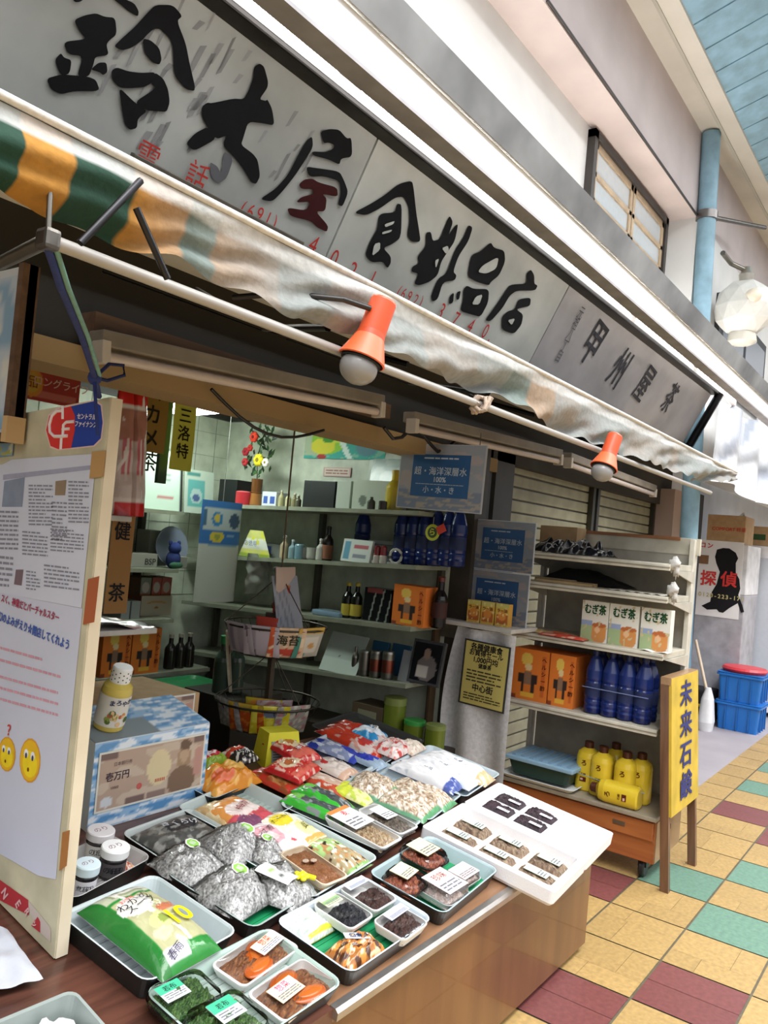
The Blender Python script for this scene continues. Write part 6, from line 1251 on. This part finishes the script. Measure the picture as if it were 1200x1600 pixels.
m = MB(); m.tube([(0, .037 * math.cos(a * .5236), .042 + .037 * math.sin(a * .5236)) for a in range(12)], .007, H('#c4c4be'), 'gloss', 6, closed=True); m.bx((-.012, -.03, 0), (.012, .03, .008), H('#a8a8a2'), 'plastic'); m.build('ring', t)
bs = None
for k, u in enumerate((562, 624, 642, 660, 678, 696, 712)):
    p = put(u, 884, 'two', .17 if k else .22); M = T(p.x, p.y, p.z + .0005)
    lb = 'dark blue bottle ' + ('standing apart behind the framed picture', 'first in the indoor row, beside the ring stand', 'second in the indoor row from the ring stand', 'third in the indoor row, under the round tag', 'fourth in the indoor row, under the red tag', 'second from the open end of the indoor row', 'at the open end of the indoor row')[k]
    if bs is None: bs = bottle(M, lb, 'dark blue bottles on the indoor shelf', r=.045, h=.27)
    else: dup(bs, M, lb)
p = onx(676, 832, XF + .05); t = thing('round_tag', 'yellow-green round tag with a red card hanging before the dark blue bottles', 'tag', FX((XF + .05, p.y, p.z)))
m = MB(); m.lathe([(.042, 0), (.042, .003)], [H('#b9c23a')], 'paper', 20); m.lathe([(.028, .003), (.028, .0035)], [H('#3a4a2a')], 'paper', 20); m.text('ら', .04, H('#cfd84a'), T(0, 0, .005), .02); m.build('disc', t)
m = MB(); m.bx((-.025, -.02, 0), (.025, .02, .003), H('#c93a26'), 'paper'); m.build('red_card', t, T(.05, .02, .001, .5))
m = MB(); m.tube([(0, .04, 0), (.0, sh['top'](2.3) - p.z - .022, .0)], .0015, H('#8a8a80'), 'plastic', 5); m.build('string', t)
# --- third shelf
for k, u in enumerate((541, 555)): cyl(u, 908, 964 + k, 'three', .032, ('dark bottle with a yellow round label, the farther of two', 'dark bottle with a yellow round label, the nearer of two')[k], [H('#141a12')], BOT, 'bottle', 'sauce_bottle', group='dark sauce bottles', cap=CAP, capc=H('#b9a93a'), band=(.08, .4, 1.02), bandc=H('#b9a93a'))
cbox(566, 608, 916, 968, 'three', 'dark pack with slanting white stripes on the third shelf', H('#16181a'), 'pack', 'striped_pack', pnt=paint(H('#15181a'), ('d', .22, .27, -.2, H('#8f958f')), ('d', .52, .57, -.2, H('#8f958f')), ('d', .82, .87, -.2, H('#8f958f')), ('r', .1, .85, .7, 1, H('#8a4a4a'))), mat='gloss')
p = put(636, 972, 'three', .05); orangebox(FX((XF + .05, p.y, p.z + .001)), width(611, 661, 940, XF + .05), hgt(636, 909, 972, XF + .05), .14, 'orange gift box with a figure print on the indoor shelf')
cyl(684, 897, 978, 'three', .04, 'tall dark bottle with a reddish label beside the indoor orange box', [H('#17110f')], BOT, 'bottle', 'wine_bottle', cap=CAP, capc=H('#5a1f18'), band=(.2, .5, 1.02), bandc=H('#3a1a18'), dx=.12)
m = MB(); p = put(520, 945, 'three', .1); m.bx((-.06, -.1, 0), (.06, .1, .03), H('#7f9ab0'), 'bag', .01); solo(m, 'blue_packet', 'small pale blue packet lying near the dark sauce bottles', 'packet', T(*p))
# --- fourth shelf
cbox(497, 555, 984, 1050, 'four', 'pale green-white paper display leaning back on the lowest indoor shelf', H('#a9b4a9'), 'paper', 'paper_stand', dx=.02, dep=.006, pnt=paint(H('#aab6ac'), ('r', 0, 0, 1, .34, H('#bccac0')), ('e', .4, .4, .03, .03, H('#4a504a'))), tilt=-25)
for k, (u0, u1, c, lb) in enumerate(((575, 600, '#245a7a', 'teal booklet standing behind the tins'), (606, 634, '#1f4f70', 'dark blue booklet leaning beside the tins'))):
    cbox(u0, u1, 1000, 1050, 'four', lb, H(c), 'book', 'booklet', dx=.2, dep=.02, group='booklets', tilt=-8)
for k, (u, lb) in enumerate(((553, 'tall thin clear bottle first in the row of tins'), (568, 'silver tin next to the thin clear bottle'), (585, 'silver and brown tin in the middle of its row'), (604, 'silver and brown tin at the booklet end of its row'))):
    cyl(u, 1020 if k else 1010, 1058 + k * 2, 'four', .032 if k else .02, lb, [H('#6f6c66'), H('#7a766e'), H('#8d4f42') if k > 1 else H('#8a8880'), H('#8a8880')], [(.95, 0), (1, .08), (1, .25), (1, .7), (1, .92), (.9, 1)] if k else BOT, 'tin', 'tin' if k else 'thin_bottle', dx=.06, group='tins on the lowest indoor shelf', mat='metal')
cbox(620, 640, 1012, 1062, 'four', 'grey folded leaflet standing between booklet and framed photo', H('#7d8084'), 'leaflet', 'leaflet', dx=.06, dep=.02, tilt=-14)
p = put(662, 1070, 'four', .08); t = thing('framed_photo', 'dark framed photograph of a person holding a paper, on the lowest indoor shelf', 'picture', FX((XF + .06, p.y, p.z + .001)) @ T(0, 0, 0, 0, R_(-12)))
w = width(640, 690, 1030, XF + .08); h = hgt(662, 1000, 1070, XF + .08)
m = MB(); m.bx((-w / 2, 0, -.02), (w / 2, h, 0), H('#3c3c40'), 'paint', .003); m.build('frame', t)
m = MB(); m.sheet(lambda u, v: ((u - .5) * w * .86, h * (.07 + .86 * v), .001), 22, 26, paint(H('#14151a'), ('e', .55, .35, .36, .34, H('#6f6866')), ('e', .5, .72, .13, .15, H('#8a7468')), ('r', .2, .1, .6, .4, H('#b9b0aa'))), 'gloss'); m.build('print', t)
# --- below: green tins
for k, (u, vt, vb, r, lb) in enumerate(((613, 1088, 1152, .058, 'tall olive green tea tin behind the food trays'), (645, 1124, 1166, .055, 'low green tin with a bright green lid behind the food trays'), (678, 1131, 1170, .05, 'low green tin next to the lidded one, by the post'))):
    p = onx(u, vb, XF + .06); p = Vector((3.43, onx(u, vb, 3.43).y, .441)); h = onx(u, vt, 3.43).z - .441
    t = thing('tea_tin', lb, 'tin', T(*p), 'green tea tins')
    m = MB(); m.lathe([(r, 0), (r, h * .86), (r * .99, h * .9)], [H('#6a7a2a'), H('#5c6c24')], 'gloss', 24); m.build('body', t)
    m = MB(); m.lathe([(r * 1.02, h * .84), (r * 1.02, h), (r * .9, h * 1.01)], [H('#3f9a48') if k == 1 else H('#7d8a4a')], 'plastic', 24); m.build('lid', t)
cbx = onx(580, 1100, XF + .06); m = MB(); m.bx((-.08, -.1, 0), (.08, .1, .16), H('#5a4c3a'), 'paper', .003); m.bx((-.082, -.06, .06), (-.08, .06, .13), H('#8a8a72'), 'paper')
solo(m, 'brown_box', 'brown box with a pale print, low on the side wall beside the tall tea tin', 'box', T(3.46, cbx.y, .441))

# ================================================================ back wall shelving
YF = 3.62
BZ = [onyz for onyz in (1.52, 1.19, .905)]
t = thing('back_shelving', 'grey-green shelving across the back of the shop, behind the notice board', 'shelf', T(2.0, 3.8, 0))
for z in BZ + [.60]:
    m = MB(); m.bx((1.02 - 2, YF - 3.8, z - .022), ((3.33 if z < .7 else 3.02) - 2, 3.99 - 3.8, z), H('#8d9280'), 'paint'); m.build('shelf', t)
for x in (1.04, 2.0, 3.0):
    m = MB(); m.bx((x - 2 - .015, .15, 0), (x - 2 + .015, .19, 1.55), H('#3d3a33'), 'paint'); m.build('upright', t)
m = MB(); m.bx((1.02 - 2, YF - 3.78, 0), (3.0 - 2, .19, .3), H('#2f2a24'), 'paint'); m.build('base_cabinet', t)
def by(u, v, y=YF + .06): return ony(u, v, y)
def bbox_(u0, u1, vt, vb, zi, label, col, cat='box', name='box', dy=.06, dep=.12, pnt=None, txt=None, group=None, mat='paper', tilt=0):
    y = YF + dy; a, b = ony(u0, vb, y), ony(u1, vb, y); h = abs(ony((u0 + u1) / 2, vt, y).z - ony((u0 + u1) / 2, vb, y).z); z = BZ[zi] if zi < 3 else .60
    t = thing(name, label, cat, FY(((a.x + b.x) / 2, y, z + .0005)) @ T(0, 0, 0, 0, R_(tilt)), group); w = b.x - a.x
    m = MB(); m.bx((-w / 2, 0, -dep), (w / 2, h, 0), col, mat, .003)
    if pnt: m.sheet(lambda u, v: ((u - .5) * w, v * h, .0006), 24, 24, pnt, mat)
    m.build('body', t)
    if txt:
        m = MB()
        for s, x, y_, z_, c in txt: m.text(s, z_, c, T(x * w, y_ * h, .0025), .01)
        m.build('lettering', t)
    return t
# certificate, teal poster on the top
t = bbox_(222, 284, 700, 797, 0, 'pale green certificate on a black stand above the back shelves', H('#1a1c1c'), 'certificate', 'certificate', dep=.02, tilt=-6, pnt=paint(H('#b9cfc0'), ('r', .92, 0, 1, 1, H('#151717')), ('r', 0, .97, 1, 1, H('#151717')), ('r', .35, .2, .75, .22, H('#b06a6a')), ('r', .35, .28, .78, .29, H('#8a9a90')), ('r', .3, .5, .7, .51, H('#8a9a90')), ('r', .3, .58, .7, .59, H('#8a9a90')), ('r', .35, .85, .65, .87, H('#8a9a90'))))
bbox_(289, 334, 715, 783, 0, 'white poster with a teal picture standing beside the certificate', H('#b4c4b6'), 'poster', 'small_poster', dy=.2, dep=.01, tilt=-5, pnt=paint(H('#b9c9ba'), ('r', .1, .15, .7, .75, H('#5fa8a4')), ('e', .4, .4, .2, .18, H('#a9c4c0')), ('e', .4, .35, .12, .1, H('#4a5f8a')), ('r', .05, .85, .5, .95, H('#4a8a84'))))
bbox_(186, 245, 862, 884, 1, 'long low white carton on the middle back shelf', H('#9a9c92'), 'box', 'white_carton', txt=[('BSP', .3, .4, .05, H('#4a4a48'))])
bbox_(232, 262, 805, 860, 1, 'tall white box behind the low white carton', H('#8f938a'), 'box', 'white_carton', dy=.2)
p = by(268, 884); t = thing('plush_toy', 'small blue plush toy sitting at the shelf end near the white carton', 'toy', T(p.x, YF + .05, BZ[1] + .001))
m = MB(); m.ball((0, 0, .05), (.045, .04, .055), H('#27366f'), 'cloth', 14, 10); m.ball((0, -.005, .115), (.038, .036, .036), H('#2c3f80'), 'cloth', 14, 10); m.build('body', t)
for s in (-1, 1):
    m = MB(); m.ball((s * .03, 0, .145), (.014, .01, .016), H('#27366f'), 'cloth', 8, 6); m.build('ear', t)
m = MB(); m.ball((0, -.03, .02), (.05, .02, .02), H('#3a6a50'), 'cloth', 10, 6); m.build('green_cloth', t)
bbox_(278, 292, 866, 884, 1, 'small striped can beside the plush toy', H('#8a8880'), 'can', 'can', dep=.05)
p = ony(276, 832, YF + .1); t = thing('blue_plate', 'round blue and white plate standing over the plush toy', 'plate', FY((p.x, YF + .14, BZ[1] + .001)) @ T(0, .12, 0, 0, R_(-8)))
m = MB(); m.lathe([(.12, .012), (.118, .014), (.08, .004), (.02, .003)], [H('#7a8396'), H('#7f8798'), H('#3f4f84')], 'gloss', 28); m.build('dish', t)
for k, (u0, u1, c, lb) in enumerate(((218, 234, '#7a8478', 'grey-green tea box on the lower back shelf'), (236, 250, '#a85a50', 'reddish tea box next to the grey-green one'), (251, 266, '#b0625a', 'reddish tea box next to the dark gap, last of the row'))):
    bbox_(u0, u1, 906, 934, 2, lb, H('#6a4a30'), 'box', 'tea_pack', dy=.16, pnt=paint(H(c), ('e', .5, .45, .36, .3, H('#b9b0a8')), ('r', 0, 0, 1, .12, H('#8a4a24'))), group='tea packs on the lower back shelf')
for o in [o for o in COL.objects if o.name.startswith('tea_pack')]: o.location.z += .115
bbox_(218, 266, 936, 967, 2, 'cream box with an orange arc on the lower back shelf', H('#7a4326'), 'box', 'cream_box', dy=.14, dep=.14, pnt=paint(H('#b0a894'), ('e', .5, .62, .3, .12, H('#b98a4a')), ('e', .5, .56, .26, .1, H('#b0a894')), ('e', .5, .4, .06, .06, H('#a06a3a'))))
bbox_(188, 217, 942, 970, 2, 'pair of grey tubs beside the cream box', H('#7d8280'), 'tub', 'grey_tub', dy=.05, pnt=paint(H('#858a88'), ('r', .42, 0, .5, 1, H('#2a2c2c'))))
for k, (u0, u1, lb) in enumerate(((158, 203, 'orange gift box in the dim back of the shop, beside the notice board'), (204, 249, 'orange gift box in the dim back of the shop, next to the dark corner'))):
    a, b = ony(u0, 1050, YF + .02), ony(u1, 1050, YF + .02); orangebox(FY(((a.x + b.x) / 2, YF + .03, .601)), (b.x - a.x) * .98, .25, .2, lb)
for k, (u, lb) in enumerate(((262, 'dark bottle in the corner of the back shelves, first of three'), (277, 'dark bottle in the corner of the back shelves, second of three'), (291, 'dark bottle in the corner of the back shelves, third of three'))):
    p = ony(u, 1060, YF + .08); t = thing('dark_bottle', lb, 'bottle', T(p.x, p.y, .601), 'dark bottles in the corner')
    m = MB(); m.lathe([(a * .034, b * .2) for a, b in BOT], [H('#1f1d1a')], 'gloss', 16); m.build('body', t)
    m = MB(); m.lathe([(.016, .18), (.016, .2), (.01, .203)], [H('#8f8a7c')], 'plastic', 12); m.build('cap', t)
a = ony(295, 1072, 3.3); m = MB(); m.loft([rr(.32, .3, .03, 0), rr(.36, .34, .04, .02), rr(.33, .31, .03, .02), rr(.3, .28, .03, .006)], [H('#2a7a4a')], 'plastic'); t_ = thing('side_table', 'low dark table in the back of the shop carrying a green tray', 'table', T(a.x, a.y, 0))
tt = H('#2a2621'); mm = MB(); mm.bx((-.3, -.25, a.z - .03), (.2, .25, a.z - .004), tt, 'paint', .004); mm.build('tabletop', t_)
for sx in (-1, 1):
    for sy in (-1, 1): mm = MB(); mm.bx((sx * .225 - .045 - .02, sy * .22 - .02, 0), (sx * .225 - .045 + .02, sy * .22 + .02, a.z - .03), tt, 'paint'); mm.build('leg', t_)
solo(m, 'green_tray', 'bright green plastic tray lying in the dim back of the shop', 'tray', T(a.x, a.y, a.z - .0035))
# blue and white hanging packaging sheet in the corner
a, b = ony(309, 860, 3.45), ony(372, 860, 3.45)
z0, z1 = ony(335, 940, 3.45).z, ony(335, 782, 3.45).z
t = thing('printed_bag', 'tall white bag with blue bands and round pictures hanging in the corner', 'bag', FY(((a.x + b.x) / 2, 3.45, z0)))
w, h = b.x - a.x, z1 - z0
pp = paint(H('#b9c1b8'), ('r', 0, .58, 1, 1, H('#2f6aa8')), ('r', .05, .72, 1, .93, H('#a9b8ba')), ('e', .36, .82, .13, .07, H('#2f7ab0')), ('e', .36, .83, .07, .04, H('#c9b84a')), ('e', .80, .81, .14, .075, H('#3a4f6a')), ('r', .06, .76, .12, .9, H('#3a5f7a')), ('e', .38, .645, .17, .055, H('#c9b93a')), ('e', .38, .645, .08, .03, H('#8f9a4a')), ('e', .72, .66, .1, .02, H('#7fa4c4')), ('r', .2, .555, .9, .565, H('#7a9ab0')))
m = MB()
for sgn in (1, -1): m.sheet(lambda u, v, sgn=sgn: ((u - .5) * w * sgn, v * h, sgn * .03 * math.sin(3.14 * u) ** .5 * (1 - v * .6)), 30, 50, pp if sgn == 1 else H('#8d958c'), 'paper')
m.build('bag', t)
m = MB(); m.tube([(0, h, 0), (0, 2.2 - z0, 0)], .002, H('#6a6a66'), 'plastic', 5); m.build('string', t)
m = MB(); m.sheet(lambda u, v: ((u - .1) * .2 + .1, .02 + v * .24 - .0, .03 + .05 * math.sin(3.14 * u) * math.sin(3.14 * v) + .03 * noise.noise(Vector((u * 5, v * 5, 1)))), 16, 16, H('#8f958c'), 'bag'); solo(m, 'clear_bag', 'crumpled translucent bag bulging out beside the printed white bag', 'bag', FY(((a.x + b.x) / 2 + w * .35, 3.43, z0 + .03)))
# yellow paper banners hanging from the lintel / ceiling
def banner(u0, u1, v0, v1, y, label, col, chars, size, ink=H('#2a2416'), cut=0):
    a, b = ony(u0, v1, y), ony(u1, v1, y); zt = 2.19 if y > 2.4 else 1.88; z1 = ony((u0 + u1) / 2, v0, y).z; z0 = ony((u0 + u1) / 2, v1, y).z; w = b.x - a.x; h = z1 - z0
    t = thing('paper_banner', label, 'banner', FY(((a.x + b.x) / 2, y, z0)), 'yellow paper banners')
    m = MB(); m.sheet(lambda u, v: ((u - .5) * w, v * (zt - z0), .004 * math.sin(v * 5)), 4, 24, col, 'paper'); m.build('paper', t)
    m = MB()
    for i, ch in enumerate(chars): m.text(ch, size, ink, T(0, h * .9 - i * size * 1.12, .006), .012)
    m.build('lettering', t)
banner(207, 256, 600, 706, 2.75, 'dull ochre paper banner with black writing next to the red-topped bag', H('#8a6a20'), 'ゴカメ茶', .088)
banner(263, 298, 640, 735, 3.0, 'bright yellow paper banner with small black writing above the certificate', H('#c9c94a'), '三洛特', .075)
# bamboo-green strip behind the banner
a = ony(256, 680, 3.05); m = MB(); m.bx((-.02, -.01, 0), (.03, .01, .55), H('#2f4a2a'), 'plastic'); solo(m, 'green_strip', 'dark green strip hanging between the two yellow banners', 'strip', T(a.x, 3.05, 1.64))
a = ony(168, 850, 2.5); t = thing('brown_banner', 'brown paper strip with a black character behind the edge of the notice board', 'banner', FY((a.x, 2.42, 1.13)))
m = MB(); m.bx((-.045, 0, -.003), (.05, .36, 0), H('#8a6230'), 'paper'); m.build('paper', t); m = MB(); m.text('茶', .07, INKB, T(0, .07, .002), .012); m.text('健', .07, INKB, T(0, .29, .002), .012); m.build('lettering', t)

# small rack behind the notice board with the red and white bag
t = thing('display_rack', 'white metal rack with two shelves behind the notice board', 'rack', T(1.45, 2.42, 0))
zA = ony(190, 806, 2.36).z; zB_ = ony(200, 984, 2.36).z
for z, x1 in ((zA, ony(207, 806, 2.36).x), (zB_, ony(246, 985, 2.36).x)):
    m = MB(); m.bx((1.12 - 1.45, -.06, z - .02), (x1 - 1.45, .2, z), H('#bdbab4'), 'paint', .004); m.build('shelf', t)
for x in (1.13, 1.30):
    m = MB(); m.bx((x - 1.45 - .01, .16, 0), (x - 1.45 + .01, .19, zA), H('#6a665e'), 'metal'); m.build('upright', t)
a, b = ony(168, 797, 2.42), ony(224, 797, 2.42); hh = ony(195, 606, 2.42).z - zA; w = b.x - a.x
t = thing('noodle_bag', 'tall red and white printed bag standing behind the notice board', 'bag', FY(((a.x + b.x) / 2, 2.42, zA + .001)) @ T(0, 0, 0, .04))
pp = paint(H('#c6b6b4'), ('r', 0, 0, 1, .11, H('#c4261f')), ('r', 0, .11, 1, .14, H('#d8cfcb')), ('r', 0, .60, 1, .84, H('#a8776a')), ('r', 0, .84, 1, .88, H('#d9d4d2')), ('r', 0, .88, 1, 1, H('#c9302a')), ('r', .16, .32, .38, .6, H('#b9606a')), ('r', .56, .32, .80, .6, H('#b9606a')), ('r', .24, .28, .3, .6, H('#cfc4c2')), ('r', .66, .28, .72, .6, H('#cfc4c2')), ('n', 6, 3, .4, H('#dcd6d4')))
m = MB()
for sgn in (1, -1): m.sheet(lambda u, v, sgn=sgn: ((u - .5) * w * sgn * (1 - .18 * v), v * hh, sgn * (.045 * math.sin(3.14 * u) ** .5 * (1 - v) ** .4 - (.02 if abs(u - .5) < .03 else 0) * (sgn > 0)) + .006 * noise.noise(Vector((u * 5, v * 7, 1)))), 34, 60, pp, 'bag')
m.build('bag', t)
a, b = ony(155, 980, 2.36), ony(246, 985, 2.36)
def wrap(u, v): x = lerp(1.10, b.x - .01, u); return (x, 2.36 + .18 * v, zB_ + .004 + .26 * (1 - u) ** 1.3 * (.35 + .65 * v) + .02 * noise.noise(Vector((u * 6, v * 4, 5))))
m = MB(); m.sheet(wrap, 30, 20, paint(H('#a89ea2'), ('n', 4, 2, .2, H('#b98a90')), ('n', 6, 7, .25, H('#c9c4c6'))), 'bag'); solo(m, 'plastic_wrap', 'pinkish-grey plastic wrap draped over the lower shelf of the white rack', 'wrap')

# ================================================================ two hanging baskets
def basket(c, r, h, label, z_up, nb=28):
    t = thing('hanging_basket', label, 'basket', T(*c), 'hanging wire baskets')
    for z, rr_ in ((0, r * .72), (h, r)):
        m = MB(); m.tube([(rr_ * math.cos(a * .2618), rr_ * math.sin(a * .2618), z) for a in range(24)], .005, H('#4f4a42'), 'metal', 6, closed=True); m.build('hoop', t)
    m = MB()
    for k in range(nb): a = 6.2832 * k / nb; m.tube([(r * .72 * math.cos(a), r * .72 * math.sin(a), 0), (r * math.cos(a), r * math.sin(a), h)], .0018, H('#4f4a42'), 'metal', 4)
    for k in range(-4, 5): x = r * .7 * k / 4.6; y = math.sqrt(max(0, (r * .7) ** 2 - x * x)); m.tube([(x, -y, 0), (x, y, 0)], .0018, H('#4f4a42'), 'metal', 4)
    m.build('wire_mesh', t)
    m = MB()
    for k in range(3): a = k * 2.094 + .4; m.tube([(r * math.cos(a), r * math.sin(a), h), (0, 0, z_up)], .0025, H('#4a4034'), 'cloth', 5)
    m.build('cords', t)
    return t
DEP = 3.5
c1 = EYE + ray(428, 1018) * DEP; c2 = EYE + ray(415, 1132) * DEP
Rb = .225
t = basket(c1, Rb, .12, 'upper hanging basket lined with printed packs', .34)
m = MB(); m.tube([(0, 0, .34), (0, .0, 2.2 - c1.z)], .004, H('#5a4c3a'), 'cloth', 6)
for k in range(9): m.ball((.02 * math.sin(k * 2.1), .02 * math.cos(k * 1.7), .20 + k * .02), .016, [H('#5a4a2a'), H('#8a5a2a'), H('#6f6f78')][k % 3], 'cloth', 8, 6, jit=.5)
m.build('rope', t)
t2 = basket(c2, Rb * 1.02, .11, 'lower hanging basket full of orange and yellow snack packs', c1.z - c2.z)
m = MB(); m.bx((-.012, -.012, .0), (.012, .012, c1.z - c2.z), H('#3f3428'), 'paint'); m.build('post', t2)
def stand_pack(c, ang, rad, w, h, z, pnt, label, lean=.25, txt=None, grp='packs standing in the upper basket', mat='paper'):
    d = Vector((math.cos(ang), math.sin(ang), 0)); o = Vector(c) + d * rad + Vector((0, 0, z))
    x = Vector((-math.sin(ang), math.cos(ang), 0)); y = (Vector((0, 0, 1)) + d * lean)
    t = thing('snack_pack', label, 'pack', fr(o, x, y), grp); m = MB()
    for sgn in (1, -1): m.sheet(lambda u, v, sgn=sgn: ((u - .5) * w * sgn, v * h, sgn * (.012 * (math.sin(3.14 * u) * math.sin(3.14 * v)) ** .5 + .0015)), 18, 20, pnt, mat)
    if txt: m.text(txt[0], txt[1], txt[2], T(0, h * .6, .016), .012)
    m.build('bag', t); return t
cam_a = math.atan2(-c1.y, -c1.x)
L_ = H('#b9a9b0')
for k, (da, p_, lb, tx_) in enumerate(((-.80, paint(H('#b4a9b4'), ('r', .15, .1, .3, .9, H('#8f8490')), ('r', .5, .1, .7, .9, H('#a498a4'))), 'lilac-grey striped pack at the rim nearest the green bottles', None), (-.28, paint(H('#b8adb6'), ('r', .2, .1, .35, .9, H('#9a8f9a')), ('d', .3, .4, .3, H('#5a4a5a'))), 'lilac-grey pack with a dark slash next to the red-lettered one', None), (.25, paint(H('#c9a888'), ('r', 0, 0, .2, 1, H('#c4562e')), ('e', .5, .2, .4, .15, H('#b8402e')), ('n', 6, 3, .25, H('#d8c4a4'))), 'cream pack with red foot print in the middle of the rim', ('海苔', .05, H('#3a3a2a'))), (.78, paint(H('#a9a494'), ('r', 0, 0, .4, .7, H('#3a7a6a')), ('r', .2, .2, .8, .7, H('#c4bcae')), ('e', .55, .42, .12, .12, H('#b98a4a')), ('r', 0, .85, 1, 1, H('#b8923a'))), 'green and white pack at the rim nearest the side shelves', None))):
    stand_pack(c1, cam_a + da, Rb * .80, .155, .135, .006, p_, lb, .3, tx_)
stand_pack(c1, cam_a + .95, Rb * .45, .19, .34, .006, paint(H('#8f929c'), ('d', .3, .36, .5, H('#70737d')), ('d', .5, .56, .5, H('#70737d')), ('d', .7, .76, .5, H('#70737d'))), 'tall grey written card leaning up out of the upper basket', -.25)
stand_pack(c1, cam_a + 1.05, Rb * .25, .17, .37, .006, paint(H('#b9a294')), 'tall beige card behind the grey written card', -.1)
stand_pack(c1, cam_a - .1, Rb * .25, .09, .17, .006, paint(H('#3a3026'), ('r', .2, .2, .8, .5, H('#8a7a6a'))), 'dark packet in the middle of the upper basket', .0)
stand_pack(c1, cam_a - .4, Rb * .4, .10, .155, .006, paint(H('#b8402e')), 'red packet peeking out of the upper basket', .1)
stand_pack(c1, cam_a + .35, Rb * .15, .07, .29, .006, paint(H('#9c2a22'), ('n', 5, 3, .2, H('#b8823a'))), 'narrow red and gold packet rising behind the dark one', .0)
for k, (da, rad, p_, lb) in enumerate(((-.9, .8, paint(H('#9c9a9a'), ('n', 8, 3, .1, H('#b9b6b4'))), 'grey translucent pack at the rim of the lower basket'), (-.42, .8, paint(H('#a8481c'), ('n', 6, 4, .1, H('#c9702a')), ('r', 0, .8, 1, 1, H('#b99a3a'))), 'orange-brown snack pack at the rim of the lower basket'), (.08, .8, paint(H('#c4b22a'), ('n', 5, 5, .2, H('#d8cc4a')), ('e', .6, .75, .3, .15, H('#6a7080'))), 'yellow snack pack in the middle of the lower basket rim'), (.55, .8, paint(H('#8d877c'), ('n', 7, 6, .1, H('#b0a898')), ('n', 6, 9, .3, H('#a06a6a'))), 'grey-beige pack at the rim nearest the side shelves'), (-.2, .2, paint(H('#b9a82e'), ('e', .5, .8, .4, .2, H('#c98a3a'))), 'yellow pack lying deep in the lower basket'), (.3, .3, paint(H('#9a8a8a'), ('n', 6, 2, .1, H('#8a5a5a'))), 'pinkish pack deep in the lower basket'))):
    stand_pack(c2, cam_a + da, Rb * rad, .16, .13, .006, p_, lb, .3, None, 'packs in the lower basket', 'bag')
q = c2 + Vector((.02, .05, .12)); t = thing('slipper_pack', 'cream oval sole with a dark red mark hanging between the baskets', 'sole', fr(q + Vector((-.10, .10, -.01)), (math.sin(-cam_a), 0.6, 0), (0, .2, 1)))
m = MB(); m.prism([(.05 * math.cos(a * .3142) * (1 if a < 10 else .85), .15 + .14 * math.sin(a * .3142)) for a in range(20)], -.006, .004, H('#a89f8a'), 'cloth'); m.lathe([(.022, .0045), (.022, .005)], [H('#6a4448')], 'ink', 10, T(0, .2, 0)); m.build('sole', t)
m = MB(); m.tube([(0, .28, 0), (.0, .34, 0)], .002, H('#6a665c'), 'plastic', 5); m.build('string', t)
for k, (dx, lb) in enumerate(((-.18, 'dark green bottle with a bright green cap behind the lower basket'), (-.10, 'second dark green bottle behind the lower basket'))):
    o = EYE + ray(345 + k * 20, 1075) * 3.95; t = thing('tall_bottle', lb, 'bottle', T(o.x, o.y, .0), 'green bottles on a crate')
    zb = o.z - .02
    m = MB(); m.lathe([(a * .045, zb + b * .28) for a, b in BOT], [H('#3a4a40')], 'gloss', 16); m.build('body', t)
    m = MB(); m.lathe([(.024, zb + .24), (.024, zb + .28), (.012, zb + .283)], [H('#2a8a4a') if k == 0 else H('#7a8a7a')], 'plastic', 14); m.build('cap', t)
o = EYE + ray(355, 1075) * 3.95
m = MB(); m.bx((o.x - .10, o.y - .15, .004), (o.x + .25, o.y + .2, o.z - .02), H('#2c2822'), 'paint', .005); solo(m, 'wooden_crate', 'dark crate behind the lower basket with two green bottles on it', 'crate')
# interior lamp
p = onz(312, 640, 2.09); t = thing('ceiling_lamp', 'lit rectangular fluorescent lamp under the shop ceiling', 'lamp', T(p.x, p.y, 2.2))
a = onz(275, 640, 2.13); b = onz(345, 628, 2.13)
m = MB(); m.box((0, 0, -.04), (.22, .62, .08), H('#c9ccc6'), 'paint', .006, None, Matrix.Rotation(R_(-10), 3, 'Z')); m.build('housing', t)
m = MB(); m.box((0, 0, -.10), (.19, .58, .04), WHITE, 'lamp_on', .008, None, Matrix.Rotation(R_(-10), 3, 'Z')); m.build('diffuser', t)
print('LAMP', p, 'N', len(bpy.data.objects))
